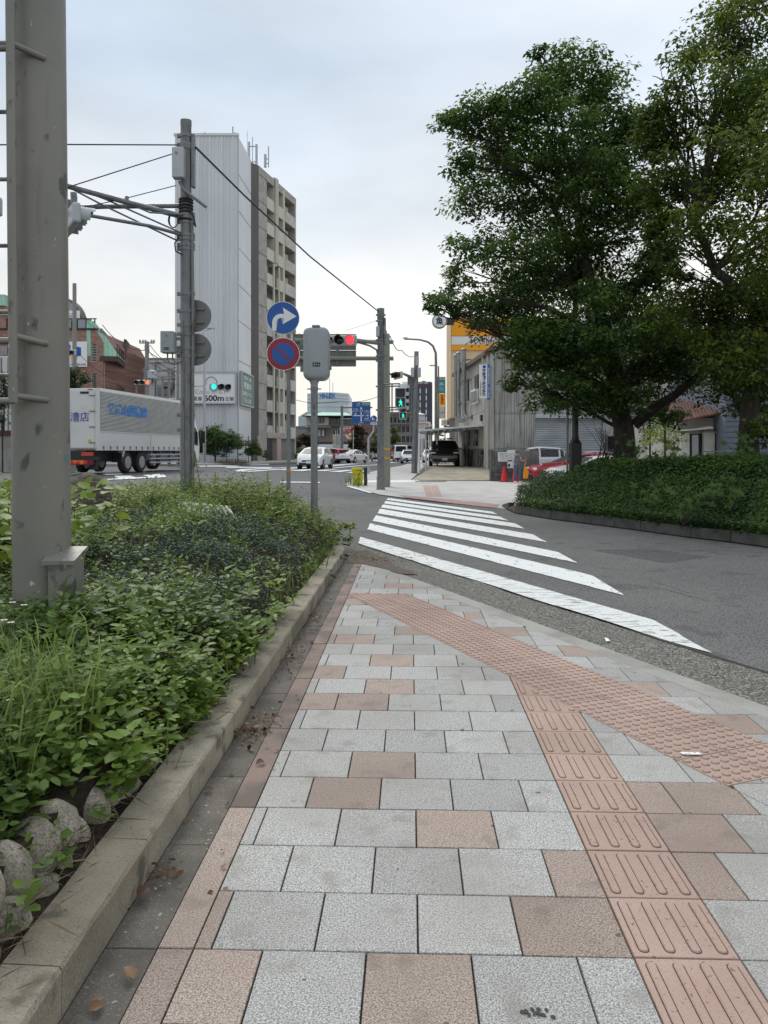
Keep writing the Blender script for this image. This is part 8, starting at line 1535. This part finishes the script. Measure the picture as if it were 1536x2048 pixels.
# ---- house behind the trees ---------------------------------------------------------
D = 30; M_pl = mat('weathered_plaster', (.40, .39, .35), .85, layers=[(1.2, 6, .45, .62, (.27, .26, .23), .7), (5, 4, .6, .68, (.12, .12, .1), .6)]); q = thing('house', 'old plaster house with red tiled roof behind the hedge', 'house', (xu(1400, D), D, 0)); X_ = lambda u: xu(u, D) - q.location.x; Z_ = lambda v: zv(v, D)
MB().bx(X_(1358), X_(1431), 0, 6, 0, Z_(836)).build('wall', M_pl, q); MB().bx(X_(1431), X_(1448), -.05, 6, 0, Z_(822)).build('rusty_sheet', mat('rusty_sheet', (.12, .06, .05), .85, layers=[(2, 5, .45, .6, (.22, .19, .18), .7, (8, 8, .3))]), q); MB().bx(X_(1374), X_(1403), -.05, .01, 0, Z_(868)).build('doorway', M_glass, q); MB().bx(X_(1382), X_(1395), -.09, -.05, 0, Z_(870)).build('door_pane', M_glassl, q)
MB().ex([(X_(1358), -.0, Z_(862)), (X_(1412), -.0, Z_(852)), (X_(1412), -.7, Z_(858)), (X_(1358), -.7, Z_(863))], (0, 0, .05)).build('porch_roof', M_wsw, q)
for u0, u1 in ((1358, 1374), (1403, 1424)): MB().bx(X_(u0), X_(u1), -.25, -.02, 0, Z_(866)).build('gate_pier', mat('pale_plaster', (.52, .51, .46), .85, layers=[(2, 5, .5, .65, (.4, .39, .35), .6)]), q)
MB().bx(X_(1400), X_(1426), -.35, .0, Z_(866), Z_(864)).build('pier_cap', M_conc, q)
M_rt = mat('red_roof_tile', (.17, .075, .06), .7, layers=[(3, 4, .45, .6, (.16, .06, .05), .6)], rnd=.2); rf = link('roof', MB().add([(X_(1345), -.5, Z_(846)), (X_(1432), -.5, Z_(828)), (X_(1446), 3.5, Z_(790)), (X_(1390), 3.5, Z_(798)), (X_(1345), -.5, Z_(843)), (X_(1432), -.5, Z_(825)), (X_(1446), 3.5, Z_(787)), (X_(1390), 3.5, Z_(795))], [(3, 2, 1, 0), (4, 5, 6, 7), (0, 1, 5, 4), (1, 2, 6, 5), (2, 3, 7, 6), (3, 0, 4, 7)]).mesh('roof', M_rt), q)
A0, A1, B0, B1 = Vector((X_(1345), -.5, Z_(843))), Vector((X_(1432), -.5, Z_(825))), Vector((X_(1390), 3.5, Z_(795))), Vector((X_(1446), 3.5, Z_(787)))
tlm = MB().tube([(0, -.16, 0), (0, .16, 0)], .055, 6).mesh('roof_tile', M_rt, True)
for j in range(8):
    a, b = A0.lerp(B0, j / 7.5), A1.lerp(B1, j / 7.5); n = int((b - a).length / .125)
    for i in range(n): p = a.lerp(b, (i + .5) / n) + Vector((0, .1, .05)); link('roof_tile', tlm, rf, p, (.62, 0, R.uniform(-.03, .03)))
q2 = thing('side_house', 'dim bluish clapboard house wall between the trunks at the picture edge', 'house', (xu(1450, 29), 29, 0)); MB().bx(0, 9, 0, 6, 0, zv(640, 29)).build('wall', mat('blue_grey_wall', (.14, .16, .20), .8), q2)
for k in range(30): MB().bx(0, 9, -.03, 0, .2 + k * .2, .2 + k * .2 + .17).build('clapboard', mat('blue_grey_wall', (.14, .16, .20), .8), q2)
rr_ = thing('rail', 'thin dark railing atop the hedge before the plaster house', 'railing', (xu(1425, 22), 22, 0)); MB().tube([(-.3, 0, zv(903, 22)), (.6, 0, zv(904, 22))], .02, 6).build('bar', M_galv, rr_)
for k in range(7): MB().tube([(-.28 + .14 * k, 0, .2), (-.28 + .14 * k, 0, zv(903, 22))], .01, 5).build('baluster', M_galv, rr_)
def bush(name, label, lobes, D, dens, ls, m, cat='shrub', group=None, k=10, clump=.25, trunk=None):
    LW = lobes_world(lobes, D); c = LW[0]; g = zt(c[0], c[1]); root = thing(name, label, cat, (c[0], c[1], g), 0, group); cr = cloud('crown', [(x - c[0], y - c[1], z - g, r) for x, y, z, r in LW], dens, ls, m, root, clump, k); cr['kind'] = 'stuff'
    MB().tube([(0, 0, -.1), (0, 0, max(.3, c[2] - g))], max(.04, c[3] * .06), 6).build('trunk' if cat == 'tree' else 'stem', M_bark, root); return root
bush('leafy_tree', 'yellow green leafy tree glowing behind the hedge by the plaster house', [(1330, 860, 34), (1315, 885, 30), (1345, 880, 22), (1300, 870, 25, 1)], 27, 150, .09, L_bright, 'tree', None, 10, .14)
bush('dark_tree', 'dark conifer like tree between the big trunk and the yellow green tree', [(1300, 830, 34), (1290, 860, 30), (1325, 815, 28)], 31, 120, .12, L_ever, 'tree', None, 10, .2)
for u in (1284, 1292): o = MB().tube([P(u, 905, 26), P(u, 835, 26)], .015, 5).build('bamboo_cane', mat('cane', (.3, .3, .2), .7)); tag(o, 'slender pale cane ' + ('nearer to the big trunk' if u == 1284 else 'nearer to the yellow green tree'), 'pole')
bush('street_shrub', 'big dark green shrub before the ribbed white tower', [(430, 870, 26), (455, 878, 24), (410, 872, 20), (395, 865, 14), (470, 890, 18), (440, 893, 24), (412, 895, 22), (425, 880, 26), (475, 900, 12), (395, 890, 18)], 74, 190, .2, L_hedge, 'shrub', 'shrubs at the foot of the towers', 10, .35)
bush('street_shrub', 'rounded dense shrub right of the white tower corner', [(504, 888, 15), (505, 900, 15), (512, 903, 12), (498, 903, 10)], 76, 220, .16, L_hedge, 'shrub', 'shrubs at the foot of the towers', 10, .25); bush('street_shrub', 'smallest clipped shrub beside the apartment entrance', [(532, 904, 7), (532, 911, 7)], 76, 160, .16, L_hedge, 'shrub', 'shrubs at the foot of the towers', 10, .2)
[o for o in COL.objects if o.get('label') == 'rounded dense shrub right of the white tower corner'][0]['label'] = 'rounded dense shrub between white tower corner and apartment entrance'
bush('street_tree', 'dark spreading tree beyond the apartment block', [(612, 878, 17), (600, 885, 13), (624, 884, 12)], 110, 90, .35, L_olive, 'tree', 'trees along the far road', 8, .4); bush('street_tree', 'low bright bush under the dark spreading tree', [(603, 908, 12), (598, 910, 9)], 95, 120, .25, L_bright, 'tree', 'trees along the far road', 8, .3)
bush('conifer', 'tall ragged dark conifer under the direction sign', [(716, 855, 9), (722, 862, 10), (710, 868, 9), (714, 880, 13), (706, 890, 10), (724, 890, 10), (716, 898, 14)], 108, 130, .3, L_olive, 'tree', 'trees along the far road', 8, .3)
bush('street_tree', 'green tree close behind the bent sign pole', [(750, 885, 12), (757, 875, 9), (745, 898, 9), (753, 905, 8)], 92, 110, .25, L_hedge, 'tree', 'trees along the far road', 8, .3); bush('street_tree', 'yellowish tree just behind the gantry pole', [(786, 862, 11), (783, 880, 13), (793, 875, 9), (787, 898, 10)], 96, 110, .25, L_hedge, 'tree', 'trees along the far road', 8, .3); bush('street_tree', 'dark tree below the dealer sign arch', [(856, 875, 8), (855, 888, 9), (880, 868, 7)], 92, 120, .25, L_ever, 'tree', 'trees along the far road', 8, .3)
bush('courtyard_tree', 'dark evergreen before the brick hotel poster', [(150, 752, 26), (135, 765, 26), (165, 762, 20)], 62, 90, .22, L_ever, 'tree', None, 10, .35); bush('courtyard_tree', 'grey green tree glimpsed between ladder and white house', [(8, 760, 28), (-25, 790, 40), (0, 800, 26)], 44, 90, .16, L_ever, 'tree', None, 10, .25); bush('courtyard_tree', 'dark round shrub by the maroon capped wall', [(5, 838, 24), (-30, 840, 30)], 39, 110, .12, L_ever, 'tree', None, 10, .2)
# weeds along the far kerb
C = np.array([[xu(u, 66) + R.gauss(0, .2), 66 + R.gauss(0, .8), .45 + abs(R.gauss(0, .18))] for u in [R.uniform(435, 490) for _ in range(900)]]); o = link('kerbside_weeds', leafmesh('kerbside_weeds', C, NR.normal(size=C.shape) + np.array([0, 0, .5]), .14 + .1 * NR.rand(len(C)), NR.rand(len(C)), L_dead, .25, .2)); o['kind'] = 'stuff'
# far kerb and footway of the main road
fk = [(-30, 61), (xu(380, 62), 62.5), (xu(500, 66), 67), (xu(592, 74), 76), (xu(660, 100), 104)]
for (a, b) in zip(fk, fk[1:]):
    sheet('far_footway', [a, b, (b[0] - 3, b[1] + 14), (a[0] - 3, a[1] + 14)], .0, M_conc, 0, thick=.16)
# mesh fence before the shrubs
mf = thing('mesh_fence', 'thin dark mesh fence before the shrub of the white tower', 'fence', (xu(388, 68), 68, .45)); z1 = zv(872, 68) - .45
for k in range(6): MB().tube([(k * .95, 0, 0), (k * .95, 0, z1)], .03, 6).build('post', M_blk, mf)
mb = MB()
for k in range(14): mb.bx(0, 4.75, -.01, .01, .1 + k * (z1 - .1) / 14, .115 + k * (z1 - .1) / 14)
mb.build('mesh', M_blk, mf)['kind'] = 'stuff'
# farther greenery and roofs closing the street
q = thing('distant_treeline', None, None); 
LW = [(x, 420 + R.uniform(-10, 10), R.uniform(2, 6), R.uniform(6, 12)) for x in np.arange(-420, 520, 9)]
o = cloud('distant_trees', LW, 1.1, 1.6, L_ever, None, 1.6, 10); o['kind'] = 'stuff'; bpy.data.objects.remove(q)
for i, (u, D, w_, h_, c) in enumerate([(560, 240, 30, 9, 0), (600, 210, 22, 8, 1), (640, 330, 26, 11, 2), (700, 320, 20, 9, 0), (745, 230, 14, 10, 1), (770, 300, 18, 13, 2), (330, 170, 24, 9, 1), (-260, 110, 40, 10, 0), (1250, 75, 22, 9, 2), (1480, 70, 22, 10, 0), (1760, 60, 26, 9, 1)]):
    q = thing('distant_building', ['pale', 'grey', 'tan'][c] + ' distant building ' + ['beside the apartment block', 'near the far dark tree', 'under the big office block', 'behind the direction sign', 'behind the bent sign pole', 'past the gantry pole', 'left of the white tower behind the factory', 'beyond the picture edge past the ladder', 'behind the workshop roof', 'behind the plaster house', 'beyond the picture edge behind the yellower tree'][i], 'building', (xu(u, D), D, 0)); q['label'] = q['label'].replace('left of the white tower behind', 'wedged next to'); mm = [M_fac, mat('grey_render', (.24, .23, .22)), M_bei][c]
    MB().bx(-w_ / 2, w_ / 2, 0, 10, 0, h_).build('wall', mm, q); MB().bx(-w_ / 2 - .3, w_ / 2 + .3, -.3, 10.3, h_, h_ + .4).build('roof', M_galv, q)
    for r_ in range(int(h_ / 3)):
        for k in range(int(w_ / 3)): MB().bx(-w_ / 2 + 1 + k * 3, -w_ / 2 + 2.6 + k * 3, -.08, 0, 1 + r_ * 3, 2.4 + r_ * 3).build('window', M_glass, q)
